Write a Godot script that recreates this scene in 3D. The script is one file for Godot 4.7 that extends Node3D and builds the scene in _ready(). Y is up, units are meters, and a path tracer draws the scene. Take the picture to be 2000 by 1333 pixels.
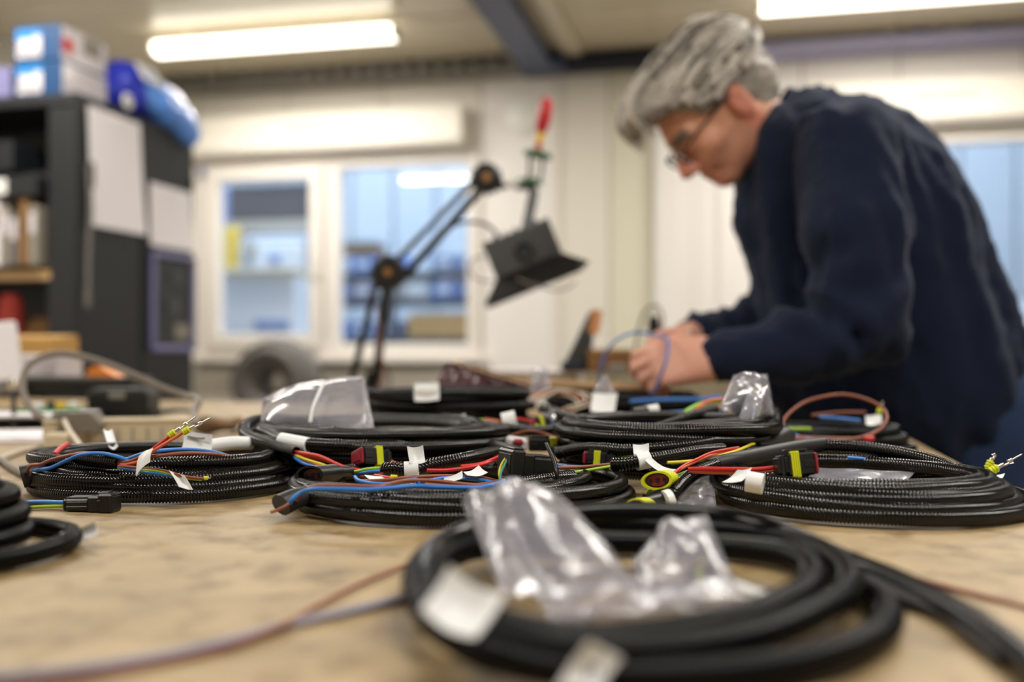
extends Node3D
# A cable-harness workbench in a prefabricated workshop office. Metres, y up.
# The room is turned by YAW; u runs along its back wall, v runs from the camera to that wall, and rp(u, y, v) is a point of it.

const YAW := -0.2181662
const TOP := 0.9            # height of the workbench top
var taken := {}
var mats := {}


class Shape:
	var v := PackedVector3Array()
	var n := PackedVector3Array()
	var c := PackedColorArray()
	var ix := PackedInt32Array()

	func face(pts: Array, out: Vector3) -> void:
		var nn: Vector3 = (pts[1] - pts[0]).cross(pts[2] - pts[0])
		if nn.length_squared() < 1e-18 and pts.size() > 3:
			nn = (pts[2] - pts[0]).cross(pts[3] - pts[0])
		nn = nn.normalized()
		if nn.dot(out) < 0.0:
			pts = pts.duplicate()
			pts.reverse()
			nn = -nn
		var at := v.size()
		for p in pts:
			v.append(p)
			n.append(nn)
		for i in range(1, pts.size() - 1):
			ix.append_array([at, at + i + 1, at + i])

	# a box with chamfered edges
	func box(at: Vector3, size: Vector3, bevel := 0.002, turn := Basis()) -> void:
		var h := size / 2.0
		var b := minf(bevel, minf(h.x, minf(h.y, h.z)) * 0.8)
		var p := func(s: Vector3, axis: int) -> Vector3:
			var q := s * (h - Vector3(b, b, b))
			q[axis] = s[axis] * h[axis]
			return at + turn * q
		for axis in 3:
			var j := (axis + 1) % 3
			var k := (axis + 2) % 3
			for s in [-1.0, 1.0]:
				var quad := []
				for jk in [[-1, -1], [1, -1], [1, 1], [-1, 1]]:
					var sg := Vector3.ZERO
					sg[axis] = s
					sg[j] = jk[0]
					sg[k] = jk[1]
					quad.append(p.call(sg, axis))
				var o := Vector3.ZERO
				o[axis] = s
				face(quad, turn * o)
				for t in [-1.0, 1.0]:
					var e := []
					for w in [[-1.0, axis], [1.0, axis], [1.0, j], [-1.0, j]]:
						var sg2 := Vector3.ZERO
						sg2[axis] = s
						sg2[j] = t
						sg2[k] = w[0]
						e.append(p.call(sg2, w[1]))
					var o2 := Vector3.ZERO
					o2[axis] = s
					o2[j] = t
					face(e, turn * o2)
		for sx in [-1.0, 1.0]:
			for sy in [-1.0, 1.0]:
				for sz in [-1.0, 1.0]:
					var s3 := Vector3(sx, sy, sz)
					face([p.call(s3, 0), p.call(s3, 1), p.call(s3, 2)], turn * s3)

	# a solid of revolution round its own y axis; rings are (radius, height); squash flattens it along z
	func lathe(rings: Array, sides: int, xf: Transform3D, squash := 1.0) -> void:
		for i in rings.size() - 1:
			var a: Vector2 = rings[i]
			var b: Vector2 = rings[i + 1]
			var d := b - a
			if d.length() < 1e-7:
				continue
			var nr := d.y
			var ny := -d.x
			var at := v.size()
			for k in sides + 1:
				var t := TAU * k / sides
				var dir := Vector3(cos(t), 0, sin(t) * squash)
				v.append(xf * (dir * a.x + Vector3(0, a.y, 0)))
				v.append(xf * (dir * b.x + Vector3(0, b.y, 0)))
				var nn := (xf.basis * (Vector3(cos(t), 0, sin(t) / squash) * nr + Vector3(0, ny, 0))).normalized()
				n.append(nn)
				n.append(nn)
			for k in sides:
				var q := at + 2 * k
				ix.append_array([q, q + 2, q + 1, q + 1, q + 2, q + 3])

	# an outline in the xy plane, drawn out along z from -depth/2 to depth/2
	func prism(outline: PackedVector2Array, depth: float, xf: Transform3D) -> void:
		var tris := Geometry2D.triangulate_polygon(outline)
		var mid := Vector2.ZERO
		for q in outline:
			mid += q / outline.size()
		for s in [-0.5, 0.5]:
			for i in range(0, tris.size(), 3):
				var f := []
				for k in 3:
					var q := outline[tris[i + k]]
					f.append(xf * Vector3(q.x, q.y, s * depth))
				face(f, xf.basis * Vector3(0, 0, s))
		var cw := Geometry2D.is_polygon_clockwise(outline)
		for i in outline.size():
			var a := outline[i]
			var b := outline[(i + 1) % outline.size()]
			var e := b - a
			var o := Vector3(-e.y, e.x, 0) if cw else Vector3(e.y, -e.x, 0)
			face([xf * Vector3(a.x, a.y, -depth / 2), xf * Vector3(b.x, b.y, -depth / 2), xf * Vector3(b.x, b.y, depth / 2), xf * Vector3(a.x, a.y, depth / 2)], xf.basis * o)

	# a round tube along evenly spaced points; ribs > 0 makes it corrugated, with that many points to a rib
	func tube(pts: PackedVector3Array, r: float, sides: int, ribs := 0, depth := 0.0, r_end := -1.0, flat := 1.0) -> void:
		var m := pts.size()
		if m < 2:
			return
		var at := v.size()
		var cs := PackedFloat32Array()
		var sn := PackedFloat32Array()
		for k in sides:
			cs.append(cos(TAU * k / sides))
			sn.append(sin(TAU * k / sides))
		var t := (pts[1] - pts[0]).normalized()
		var x := t.cross(Vector3.UP)
		if x.length() < 0.05:
			x = t.cross(Vector3.RIGHT)
		x = x.normalized()
		var step := (pts[1] - pts[0]).length()
		v.resize(at + m * sides)
		n.resize(at + m * sides)
		var w := at
		for i in m:
			if i > 0 and i < m - 1:
				t = (pts[i + 1] - pts[i - 1]).normalized()
			elif i == m - 1:
				t = (pts[i] - pts[i - 1]).normalized()
			x = (x - t * x.dot(t)).normalized()
			var y := t.cross(x)
			var rr := r if r_end < 0.0 else lerpf(r, r_end, float(i) / (m - 1))
			var lean := Vector3.ZERO
			if ribs > 0:
				# flat-topped ribs: two points on the crest, two in the groove
				var ph := i % 4
				rr -= depth if ph > 1 else 0.0
				lean = t * [-0.3, 0.3, 0.7, -0.7][ph]
			var o := pts[i]
			if ribs > 0:
				o += t * (step * [0.0, 0.5, 0.1, 0.25][i % 4])
			for k in sides:
				var d := x * cs[k] + y * (sn[k] * flat)
				v[w] = o + d * rr
				n[w] = (d + lean).normalized()
				w += 1
		var base := ix.size()
		ix.resize(base + (m - 1) * sides * 6)
		var q := base
		for i in m - 1:
			var a := at + i * sides
			for k in sides:
				var k2 := (k + 1) % sides
				ix[q] = a + k
				ix[q + 1] = a + sides + k
				ix[q + 2] = a + k2
				ix[q + 3] = a + k2
				ix[q + 4] = a + sides + k
				ix[q + 5] = a + sides + k2
				q += 6
		for e in [0, m - 1]:
			var ring := []
			for k in sides:
				ring.append(v[at + e * sides + k])
			face(ring, pts[0] - pts[1] if e == 0 else pts[m - 1] - pts[m - 2])

	# a closed sheet: a grid of points given thickness
	func sheet(grid: Array, thick: float) -> void:
		var rows := grid.size()
		var cols: int = grid[0].size()
		var nor := []
		for i in rows:
			var row := []
			for j in cols:
				var a: Vector3 = grid[mini(i + 1, rows - 1)][j] - grid[maxi(i - 1, 0)][j]
				var b: Vector3 = grid[i][mini(j + 1, cols - 1)] - grid[i][maxi(j - 1, 0)]
				row.append(a.cross(b).normalized())
			nor.append(row)
		for s in [1.0, -1.0]:
			var at := v.size()
			for i in rows:
				for j in cols:
					v.append(grid[i][j] + nor[i][j] * (s * thick / 2))
					n.append(nor[i][j] * s)
			for i in rows - 1:
				for j in cols - 1:
					var q := at + i * cols + j
					if s > 0.0:
						ix.append_array([q, q + 1, q + cols, q + 1, q + cols + 1, q + cols])
					else:
						ix.append_array([q, q + cols, q + 1, q + 1, q + cols, q + cols + 1])
		var rim := []
		for j in cols:
			rim.append([0, j])
		for i in range(1, rows):
			rim.append([i, cols - 1])
		for j in range(cols - 2, -1, -1):
			rim.append([rows - 1, j])
		for i in range(rows - 2, 0, -1):
			rim.append([i, 0])
		var mid: Vector3 = grid[rows / 2][cols / 2]
		for k in rim.size():
			var a = rim[k]
			var b = rim[(k + 1) % rim.size()]
			var pa: Vector3 = grid[a[0]][a[1]]
			var pb: Vector3 = grid[b[0]][b[1]]
			var na: Vector3 = nor[a[0]][a[1]] * (thick / 2)
			var nb: Vector3 = nor[b[0]][b[1]] * (thick / 2)
			face([pa - na, pb - nb, pb + nb, pa + na], (pa + pb) / 2 - mid)

	func mesh() -> ArrayMesh:
		var a := []
		a.resize(Mesh.ARRAY_MAX)
		a[Mesh.ARRAY_VERTEX] = v
		a[Mesh.ARRAY_NORMAL] = n
		if c.size() == v.size() and c.size():
			a[Mesh.ARRAY_COLOR] = c
		a[Mesh.ARRAY_INDEX] = ix
		var m := ArrayMesh.new()
		m.add_surface_from_arrays(Mesh.PRIMITIVE_TRIANGLES, a)
		return m


# A field of smoothly joined tapered capsules and ellipsoids, meshed as surface nets.
class Body:
	var lo: Vector3
	var cell: float
	var nx: int
	var ny: int
	var nz: int
	var f := PackedFloat32Array()

	func _init(a: Vector3, b: Vector3, size: float) -> void:
		lo = a
		cell = size
		nx = int((b.x - a.x) / size) + 2
		ny = int((b.y - a.y) / size) + 2
		nz = int((b.z - a.z) / size) + 2
		f.resize(nx * ny * nz)
		f.fill(10.0)

	# a tapered capsule; wide > 1 stretches it along the unit vector side
	func bone(a: Vector3, b: Vector3, ra: float, rb: float, k := 0.02, wide := 1.0, side := Vector3.BACK, cut := false) -> void:
		var g := maxf(ra, rb) * maxf(wide, 1.0) + k + 2.5 * cell
		var p0 := Vector3(minf(a.x, b.x) - g, minf(a.y, b.y) - g, minf(a.z, b.z) - g) - lo
		var p1 := Vector3(maxf(a.x, b.x) + g, maxf(a.y, b.y) + g, maxf(a.z, b.z) + g) - lo
		var ab := b - a
		var sh := 1.0 / wide - 1.0
		ab += side * (ab.dot(side) * sh)
		var l2 := maxf(ab.length_squared(), 1e-9)
		for z in range(maxi(0, int(p0.z / cell)), mini(nz, int(p1.z / cell) + 1)):
			for y in range(maxi(0, int(p0.y / cell)), mini(ny, int(p1.y / cell) + 1)):
				var at := (z * ny + y) * nx
				for x in range(maxi(0, int(p0.x / cell)), mini(nx, int(p1.x / cell) + 1)):
					var q := lo + Vector3(x, y, z) * cell - a
					if sh != 0.0:
						q += side * (q.dot(side) * sh)
					var h := clampf(q.dot(ab) / l2, 0.0, 1.0)
					mix(at + x, (q - ab * h).length() - lerpf(ra, rb, h), k, cut)

	func ball(at0: Vector3, frame: Basis, r: Vector3, k := 0.02, cut := false) -> void:
		var big := maxf(r.x, maxf(r.y, r.z))
		var small := minf(r.x, minf(r.y, r.z))
		var g := big + k + 2.5 * cell
		var p0 := at0 - Vector3(g, g, g) - lo
		var p1 := at0 + Vector3(g, g, g) - lo
		var inv := frame.transposed()
		for z in range(maxi(0, int(p0.z / cell)), mini(nz, int(p1.z / cell) + 1)):
			for y in range(maxi(0, int(p0.y / cell)), mini(ny, int(p1.y / cell) + 1)):
				var at := (z * ny + y) * nx
				for x in range(maxi(0, int(p0.x / cell)), mini(nx, int(p1.x / cell) + 1)):
					var q := inv * (lo + Vector3(x, y, z) * cell - at0)
					var s := Vector3(q.x / r.x, q.y / r.y, q.z / r.z)
					var l := s.length()
					var s2 := Vector3(s.x / r.x, s.y / r.y, s.z / r.z).length()
					mix(at + x, l * (l - 1.0) / maxf(s2, 1e-6) if l > 1e-4 else -small, k, cut)

	func mix(i: int, d: float, k: float, cut: bool) -> void:
		var o := f[i]
		if cut:
			d = -d
			var h := maxf(k - absf(o - d), 0.0) / k
			f[i] = maxf(o, d) + h * h * k * 0.25
		else:
			var h := maxf(k - absf(o - d), 0.0) / k
			f[i] = minf(o, d) - h * h * k * 0.25

	# clears the space of the bench: all below its top and left of its right edge
	func clear_bench(top: float, edge: float, yaw: float) -> void:
		var du := cos(yaw)
		var dz := -sin(yaw)
		for z in nz:
			for y in ny:
				var h := top - (lo.y + y * cell)
				if h < -cell:
					continue
				for x in nx:
					var i := (z * ny + y) * nx + x
					f[i] = maxf(f[i], minf(h, edge - (du * (lo.x + x * cell) + dz * (lo.z + z * cell))))

	# adds the surface to a Shape; push(point, normal) gives a displacement along the normal
	func into(s: Shape, push = null, tint = null) -> void:
		var id := {}
		var vs := PackedVector3Array()
		var st := [1, nx, nx * ny]
		for z in nz - 1:
			for y in ny - 1:
				for x in nx - 1:
					var i := (z * ny + y) * nx + x
					var neg := 0
					for q in 8:
						if f[i + (q & 1) + ((q >> 1) & 1) * nx + (q >> 2) * nx * ny] < 0.0:
							neg += 1
					if neg == 0 or neg == 8:
						continue
					var sum := Vector3.ZERO
					var cnt := 0
					for q in 8:
						for ax in 3:
							if q & (1 << ax):
								continue
							var q2 := q | (1 << ax)
							var fa := f[i + (q & 1) + ((q >> 1) & 1) * nx + (q >> 2) * nx * ny]
							var fb := f[i + (q2 & 1) + ((q2 >> 1) & 1) * nx + (q2 >> 2) * nx * ny]
							if (fa < 0.0) != (fb < 0.0):
								var p := Vector3(q & 1, (q >> 1) & 1, q >> 2)
								p[ax] += fa / (fa - fb)
								sum += p
								cnt += 1
					id[i] = vs.size()
					vs.append(lo + (Vector3(x, y, z) + sum / cnt) * cell)
		var quads := PackedInt32Array()
		for i in id:
			var x: int = i % nx
			var y: int = (i / nx) % ny
			var z: int = i / (nx * ny)
			for ax in 3:
				var j: int = i + st[ax]
				if (f[i] < 0.0) == (f[j] < 0.0):
					continue
				var b: int = st[(ax + 1) % 3]
				var c: int = st[(ax + 2) % 3]
				if [x, y, z][(ax + 1) % 3] == 0 or [x, y, z][(ax + 2) % 3] == 0:
					continue
				if not (id.has(i - b) and id.has(i - c) and id.has(i - b - c)):
					continue
				if f[i] < 0.0:
					quads.append_array([id[i], id[i - c], id[i - b - c], id[i - b]])
				else:
					quads.append_array([id[i], id[i - b], id[i - b - c], id[i - c]])
		var nv := normals(vs, quads)
		if push != null:
			for i in vs.size():
				vs[i] += nv[i] * float(push.call(vs[i], nv[i]))
			nv = normals(vs, quads)
		var at := s.v.size()
		s.v.append_array(vs)
		s.n.append_array(nv)
		for q in range(0, quads.size(), 4):
			s.ix.append_array([at + quads[q], at + quads[q + 1], at + quads[q + 2], at + quads[q], at + quads[q + 2], at + quads[q + 3]])
		if tint != null:
			for i in vs.size():
				s.c.append(tint.call(vs[i], nv[i]))

	func normals(vs: PackedVector3Array, quads: PackedInt32Array) -> PackedVector3Array:
		var nv := PackedVector3Array()
		nv.resize(vs.size())
		for q in range(0, quads.size(), 4):
			var w := (vs[quads[q + 3]] - vs[quads[q + 1]]).cross(vs[quads[q + 2]] - vs[quads[q]])
			for k in 4:
				nv[quads[q + k]] += w
		for i in nv.size():
			nv[i] = nv[i].normalized()
		return nv


# ------------------------------------------------------------------ naming and parenting
func numbered(called: String) -> String:
	taken[called] = taken.get(called, 0) + 1
	return called if taken[called] == 1 else "%s_%03d" % [called, taken[called] - 1]


func thing(called: String, label: String, category: String, at := Vector3.ZERO, turn := 0.0, group := "") -> Node3D:
	var o := Node3D.new()
	o.name = numbered(called)
	o.position = at
	o.rotation.y = turn
	o.set_meta("label", label)
	o.set_meta("category", category)
	if group:
		o.set_meta("group", group)
	add_child(o)
	return o


# a part in its thing's own axes
func part(root: Node3D, called: String, m: Mesh, mat: Material) -> MeshInstance3D:
	var o := MeshInstance3D.new()
	o.name = called
	o.mesh = m
	o.material_override = mat
	root.add_child(o, true)
	return o


# a part whose mesh is given in room coordinates
func wpart(root: Node3D, called: String, m: Mesh, mat: Material) -> MeshInstance3D:
	var o := part(root, called, m, mat)
	o.transform = root.transform.affine_inverse()
	return o


func struct(called: String, m: Mesh, mat: Material) -> MeshInstance3D:
	var o := MeshInstance3D.new()
	o.name = called
	o.mesh = m
	o.material_override = mat
	o.rotation.y = YAW
	o.set_meta("kind", "structure")
	add_child(o)
	return o


func copy(o: Node3D, label: String, at: Vector3, turn: float) -> Node3D:
	var r: Node3D = o.duplicate()
	r.name = numbered(String(o.name).rstrip("0123456789_"))
	r.position = at
	r.rotation.y = turn
	r.set_meta("label", label)
	add_child(r)
	return r


func rp(u: float, y: float, v: float) -> Vector3:
	return Basis(Vector3.UP, YAW) * Vector3(u, y, -v)


func rbox(u0: float, u1: float, y0: float, y1: float, v0: float, v1: float, bevel := 0.002) -> ArrayMesh:
	var s := Shape.new()
	s.box(Vector3((u0 + u1) / 2, (y0 + y1) / 2, -(v0 + v1) / 2), Vector3(u1 - u0, y1 - y0, v1 - v0), bevel)
	return s.mesh()


func boxmesh(size: Vector3, bevel := 0.002, at := Vector3.ZERO, turn := Basis()) -> ArrayMesh:
	var s := Shape.new()
	s.box(at, size, bevel, turn)
	return s.mesh()


# ------------------------------------------------------------------ materials
func plain(called: String, r: int, g: int, b: int, rough := 0.5, metal := 0.0) -> StandardMaterial3D:
	if not mats.has(called):
		var m := StandardMaterial3D.new()
		m.resource_name = called
		m.albedo_color = Color8(r, g, b)
		m.roughness = rough
		m.metallic = metal
		mats[called] = m
	return mats[called]


func noise(freq: float, octaves := 4, seed_ := 1, kind := FastNoiseLite.TYPE_SIMPLEX_SMOOTH) -> FastNoiseLite:
	var f := FastNoiseLite.new()
	f.noise_type = kind
	f.seed = seed_
	f.frequency = freq
	f.fractal_octaves = octaves
	return f


func noise_tex(size: int, f: FastNoiseLite, ramp: Gradient = null, normal := false) -> NoiseTexture2D:
	var t := NoiseTexture2D.new()
	t.width = size
	t.height = size
	t.seamless = true
	t.noise = f
	if ramp:
		t.color_ramp = ramp
	if normal:
		t.as_normal_map = true
		t.bump_strength = 4.0
	return t


func ramp(stops: Array) -> Gradient:
	var g := Gradient.new()
	var o := PackedFloat32Array()
	var c := PackedColorArray()
	for s in stops:
		o.append(s[0])
		c.append(s[1])
	g.offsets = o
	g.colors = c
	return g


# ------------------------------------------------------------------ paths
func path(ctrl: Array, step := 0.004) -> PackedVector3Array:
	var cv := Curve3D.new()
	cv.bake_interval = maxf(step, 0.002)
	var m := ctrl.size()
	for i in m:
		var t: Vector3 = (ctrl[mini(i + 1, m - 1)] - ctrl[maxi(i - 1, 0)]) / 6.0
		cv.add_point(ctrl[i], -t, t)
	var l := cv.get_baked_length()
	var m2 := maxi(2, int(round(l / step)))
	var out := PackedVector3Array()
	out.resize(m2 + 1)
	for i in m2 + 1:
		out[i] = cv.sample_baked(l * i / m2)
	return out


# the turns of a coil lying on the bench: each turn is [rx, rz, height, shift x, shift z]
func coil(cx: float, cz: float, turns: Array, from_deg: float, seed_: int, wobble := 0.004, last := 1.0) -> Array:
	var out := []
	var nz := noise(1.0, 2, seed_)
	var total := int((turns.size() - 1 + last) * 18)
	for i in total:
		var q := i / 18.0
		var k := int(q)
		var s := smoothstep(0.0, 1.0, q - k)
		var a: Array = turns[k]
		var b: Array = turns[mini(k + 1, turns.size() - 1)]
		var e := []
		for j in 5:
			e.append(lerpf(a[j] if j < a.size() else 0.0, b[j] if j < b.size() else 0.0, s))
		var t := deg_to_rad(from_deg) + TAU * q
		var w := nz.get_noise_2d(i * 0.11, seed_) * wobble
		out.append(Vector3(cx + e[3] + (e[0] + w) * cos(t), TOP + e[2] + absf(nz.get_noise_2d(i * 0.13, 40.0)) * 0.003, cz + e[4] + (e[1] + w) * sin(t)))
	return out


# ------------------------------------------------------------------ harness parts
func conduit(root: Node3D, pts: Array, r := 0.0065, called := "conduit") -> void:
	var s := Shape.new()
	s.tube(path(pts, 0.0007), r, 12, 4, r * 0.19)
	wpart(root, called, s.mesh(), mats.conduit)


func smooth_tube(root: Node3D, called: String, pts: Array, r: float, mat: Material, flat := 1.0, r_end := -1.0) -> MeshInstance3D:
	var s := Shape.new()
	s.tube(path(pts, 0.003), r, 14, 0, 0.0, r_end, flat)
	return wpart(root, called, s.mesh(), mat)


func wire(root: Node3D, color: String, pts: Array, r := 0.0012) -> MeshInstance3D:
	var s := Shape.new()
	s.tube(path(pts, 0.003), r, 8)
	return wpart(root, "wire", s.mesh(), mats["wire_" + color])


func bilinear(q: Array, a: float, b: float) -> Vector3:
	return (q[0] as Vector3).lerp(q[1], a).lerp((q[3] as Vector3).lerp(q[2], a), b)


# a paper flag between four corners, bowed by bend
func tag(root: Node3D, q: Array, bend := 0.002, mat: Material = null, called := "tag") -> MeshInstance3D:
	var grid := []
	var nn: Vector3 = (q[1] - q[0]).cross(q[3] - q[0]).normalized()
	for i in 7:
		var row := []
		for j in 7:
			row.append(bilinear(q, j / 6.0, i / 6.0) + nn * (bend * sin(PI * j / 6.0) + bend * 0.6 * sin(PI * i / 6.0)))
		grid.append(row)
	var s := Shape.new()
	s.sheet(grid, 0.00035)
	return wpart(root, called, s.mesh(), mat if mat else mats.label)


func band(root: Node3D, a: Vector3, b: Vector3, r := 0.0072, mat: Material = null) -> void:
	smooth_tube(root, "tag_band", [a, (a + b) / 2, b], r, mat if mat else mats.label)


# a frame whose x axis points from a to b and whose y axis is as near up as it can be, rolled by roll
func along(a: Vector3, b: Vector3, roll := 0.0) -> Transform3D:
	var x := (b - a).normalized()
	var z := x.cross(Vector3.UP).normalized()
	var y := z.cross(x)
	return Transform3D(Basis(x, y, z) * Basis(Vector3.RIGHT, roll), (a + b) / 2)


# a sealed plug: a stepped black housing with latch and ribs, a ribbed yellow seal and a red wedge
func plug(root: Node3D, a: Vector3, b: Vector3, w: float, h: float, roll := 0.0, seal_at := 0.1, wedge := true) -> MeshInstance3D:
	var xf := along(a, b, roll)
	var l := a.distance_to(b)
	var s := Shape.new()
	s.box(Vector3(-l * 0.3, 0, 0), Vector3(l * 0.4, h * 0.72, w * 0.8), 0.001)
	s.box(Vector3(l * 0.12, 0, 0), Vector3(l * 0.68, h, w), 0.0016)
	s.box(Vector3(-l * 0.36, 0, 0), Vector3(l * 0.1, h * 0.9, w * 0.94), 0.0008)
	s.box(Vector3(l * 0.05, h * 0.6, 0), Vector3(l * 0.62, h * 0.14, w * 0.34), 0.0006)
	s.box(Vector3(-l * 0.2, h * 0.54, 0), Vector3(l * 0.1, h * 0.3, w * 0.5), 0.0006)
	for z in [-0.36, -0.12, 0.12, 0.36]:
		s.box(Vector3(l * 0.36, h * 0.5, z * w), Vector3(l * 0.2, h * 0.1, w * 0.1), 0.0003)
	for z in [-0.5, 0.5]:
		s.box(Vector3(l * 0.3, 0, z * w), Vector3(l * 0.26, h * 0.3, w * 0.08), 0.0003)
	var o := part(root, "connector", s.mesh(), mats.housing)
	o.transform = root.transform.affine_inverse() * xf
	var ys := Shape.new()
	for k in 4:
		ys.box(Vector3(l * seal_at + (k - 1.5) * l * 0.055, 0, 0), Vector3(l * 0.046, h * 1.16, w * 1.1), 0.0005)
	ys.box(Vector3(l * seal_at, 0, 0), Vector3(l * 0.2, h * 1.06, w * 1.04), 0.0004)
	part(o, "seal", ys.mesh(), mats.seal)
	if wedge:
		var ws := Shape.new()
		ws.box(Vector3(l * 0.49, 0, 0), Vector3(l * 0.1, h * 0.94, w * 0.94), 0.0012)
		ws.box(Vector3(l * 0.55, 0, 0), Vector3(l * 0.04, h * 0.6, w * 0.7), 0.0006)
		part(o, "wedge", ws.mesh(), mats.wedge)
	return o


# an oval shell that is open towards b, with pins inside
func socket(root: Node3D, a: Vector3, b: Vector3, w: float, h: float, shell: Material, inner: Material, roll := 0.0) -> MeshInstance3D:
	var l := a.distance_to(b)
	var xf := along(a, b, roll) * Transform3D(Basis(Vector3(0, 0, 1), -PI / 2), Vector3.ZERO)
	var s := Shape.new()
	var r := h / 2
	var q := w / h
	s.lathe([Vector2(0.001, -l / 2), Vector2(r * 0.62, -l / 2), Vector2(r * 0.7, -l * 0.12), Vector2(r * 0.94, -l * 0.1), Vector2(r * 0.94, l * 0.28), Vector2(r, l * 0.3), Vector2(r, l / 2), Vector2(r * 0.8, l / 2), Vector2(r * 0.8, l * 0.1), Vector2(0.0005, l * 0.1)], 28, Transform3D(), q)
	s.box(Vector3(r * 0.85, -l * 0.2, 0), Vector3(r * 0.5, l * 0.4, r * 0.7), 0.0005)
	var o := part(root, "connector", s.mesh(), shell)
	o.transform = root.transform.affine_inverse() * xf
	var p := Shape.new()
	p.lathe([Vector2(0.0005, l * 0.1), Vector2(r * 0.62, l * 0.1), Vector2(r * 0.62, l * 0.42), Vector2(0.0004, l * 0.42)], 24, Transform3D(), q * 1.05)
	part(o, "wedge", p.mesh(), inner)
	var k := Shape.new()
	for z in [-0.55, 0.0, 0.55]:
		k.box(Vector3(0, l * 0.425, z * w * 0.42), Vector3(r * 0.34, l * 0.02, r * 0.4), 0.0002)
		k.box(Vector3(r * 0.3, l * 0.425, z * w * 0.42), Vector3(r * 0.22, l * 0.02, r * 0.14), 0.0001)
	part(o, "pin_hole", k.mesh(), mats.housing)
	return o


# a crimped silver contact with its yellow wire seal
func terminal(root: Node3D, a: Vector3, b: Vector3, size := 1.0) -> void:
	var xf := along(a, b) * Transform3D(Basis(Vector3(0, 0, 1), -PI / 2), Vector3.ZERO)
	var l := a.distance_to(b)
	var s := Shape.new()
	var r := 0.003 * size
	var rings := [Vector2(0.0008, -l / 2)]
	for k in 3:
		var y := -l / 2 + k * 0.0022 * size
		rings.append_array([Vector2(r * 0.8, y), Vector2(r, y + 0.0004), Vector2(r, y + 0.0014 * size), Vector2(r * 0.8, y + 0.0019 * size)])
	rings.append(Vector2(0.0008, -l / 2 + 0.0066 * size))
	s.lathe(rings, 14, Transform3D())
	part(root, "seal", s.mesh(), mats.seal).transform = root.transform.affine_inverse() * xf
	var m := Shape.new()
	var y0 := -l / 2 + 0.0064 * size
	m.box(Vector3(0, y0 + l * 0.1, 0), Vector3(0.0026, l * 0.18, 0.0022) * Vector3(size, 1, size), 0.0004)
	m.box(Vector3(0.0008 * size, y0 + l * 0.26, 0), Vector3(0.0012, l * 0.16, 0.0024) * Vector3(size, 1, size), 0.0003)
	m.box(Vector3(0, y0 + l * 0.38, 0), Vector3(0.0028, l * 0.12, 0.0026) * Vector3(size, 1, size), 0.0004)
	m.lathe([Vector2(0.0007 * size, y0 + l * 0.42), Vector2(0.0007 * size, l * 0.46), Vector2(0.0001, l / 2)], 8, Transform3D())
	part(root, "terminal", m.mesh(), mats.steel).transform = root.transform.affine_inverse() * xf


# a clear bag between four corners: two crumpled films joined at the edges
func bag(called: String, label: String, q: Array, bulge: float, crease: float, seed_: int, milky := false, group := "") -> Node3D:
	var base: Vector3 = (q[0] + q[1] + q[2] + q[3]) / 4.0
	base.y = minf(minf(q[0].y, q[1].y), minf(q[2].y, q[3].y))
	var root := thing(called, label, "bag", base, 0.0, group)
	var nn: Vector3 = (q[1] - q[0]).cross(q[3] - q[0]).normalized()
	var f1 := noise(1.0, 2, seed_)
	f1.fractal_type = FastNoiseLite.FRACTAL_RIDGED
	var f2 := noise(1.0, 1, seed_ + 7, FastNoiseLite.TYPE_CELLULAR)
	f2.cellular_return_type = FastNoiseLite.RETURN_DISTANCE2_SUB
	var sp := Shape.new()
	var m := 34
	for side in [1.0, -1.0]:
		var grid := []
		for i in m + 1:
			var row := []
			for j in m + 1:
				var a := float(j) / m
				var b := float(i) / m
				var lift := sqrt(maxf(0.0, sin(PI * a) * sin(PI * b)))
				var w := f1.get_noise_2d(a * 0.8 + side * 9.0, b * 0.6) * crease + f2.get_noise_2d(a * 1.2 + side * 5.0, b * 0.9) * crease * 0.8
				row.append(bilinear(q, a, b) + nn * (side * bulge * lift + w * (0.25 + lift)))
			grid.append(row)
		sp.sheet(grid, 0.00012)
	wpart(root, "film", sp.mesh(), mats.film_milky if milky else mats.film)
	return root


func _ready() -> void:
	# ---------------- camera, sky, exposure
	var cam := Camera3D.new()
	cam.name = "camera"
	cam.position = Vector3(0, 1.037, 0)
	cam.rotation_degrees = Vector3(0.398, 0, 0)
	var lens := CameraAttributesPhysical.new()
	lens.frustum_focal_length = 35.0
	lens.frustum_focus_distance = 0.87
	lens.exposure_aperture = 2.3
	cam.attributes = lens
	cam.fov = 37.85
	add_child(cam)
	cam.current = true
	var env := Environment.new()
	env.background_mode = Environment.BG_COLOR
	env.background_color = Color(0.02, 0.02, 0.025)
	env.tonemap_mode = Environment.TONE_MAPPER_LINEAR
	env.tonemap_exposure = 1.0
	env.sdfgi_enabled = true
	env.ssao_enabled = true
	env.ssil_enabled = true
	var we := WorldEnvironment.new()
	we.name = "surroundings"
	we.environment = env
	add_child(we)
	make_materials()
	# ---------------- lamps: a grid of tube fittings on the office ceiling, and cold daylight panels over the hall
	for v in [4.48, 2.39, 0.3]:
		for u in [-2.19, 0.75]:
			ceiling_light(u, v)
	hall_daylight()
	# ---------------- shell
	shell()
	hall()
	workbench()
	cabinets()
	# ---------------- things
	person()
	task_lamp()
	harnesses()
	bags()
	left_clutter()
	far_clutter()


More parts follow.
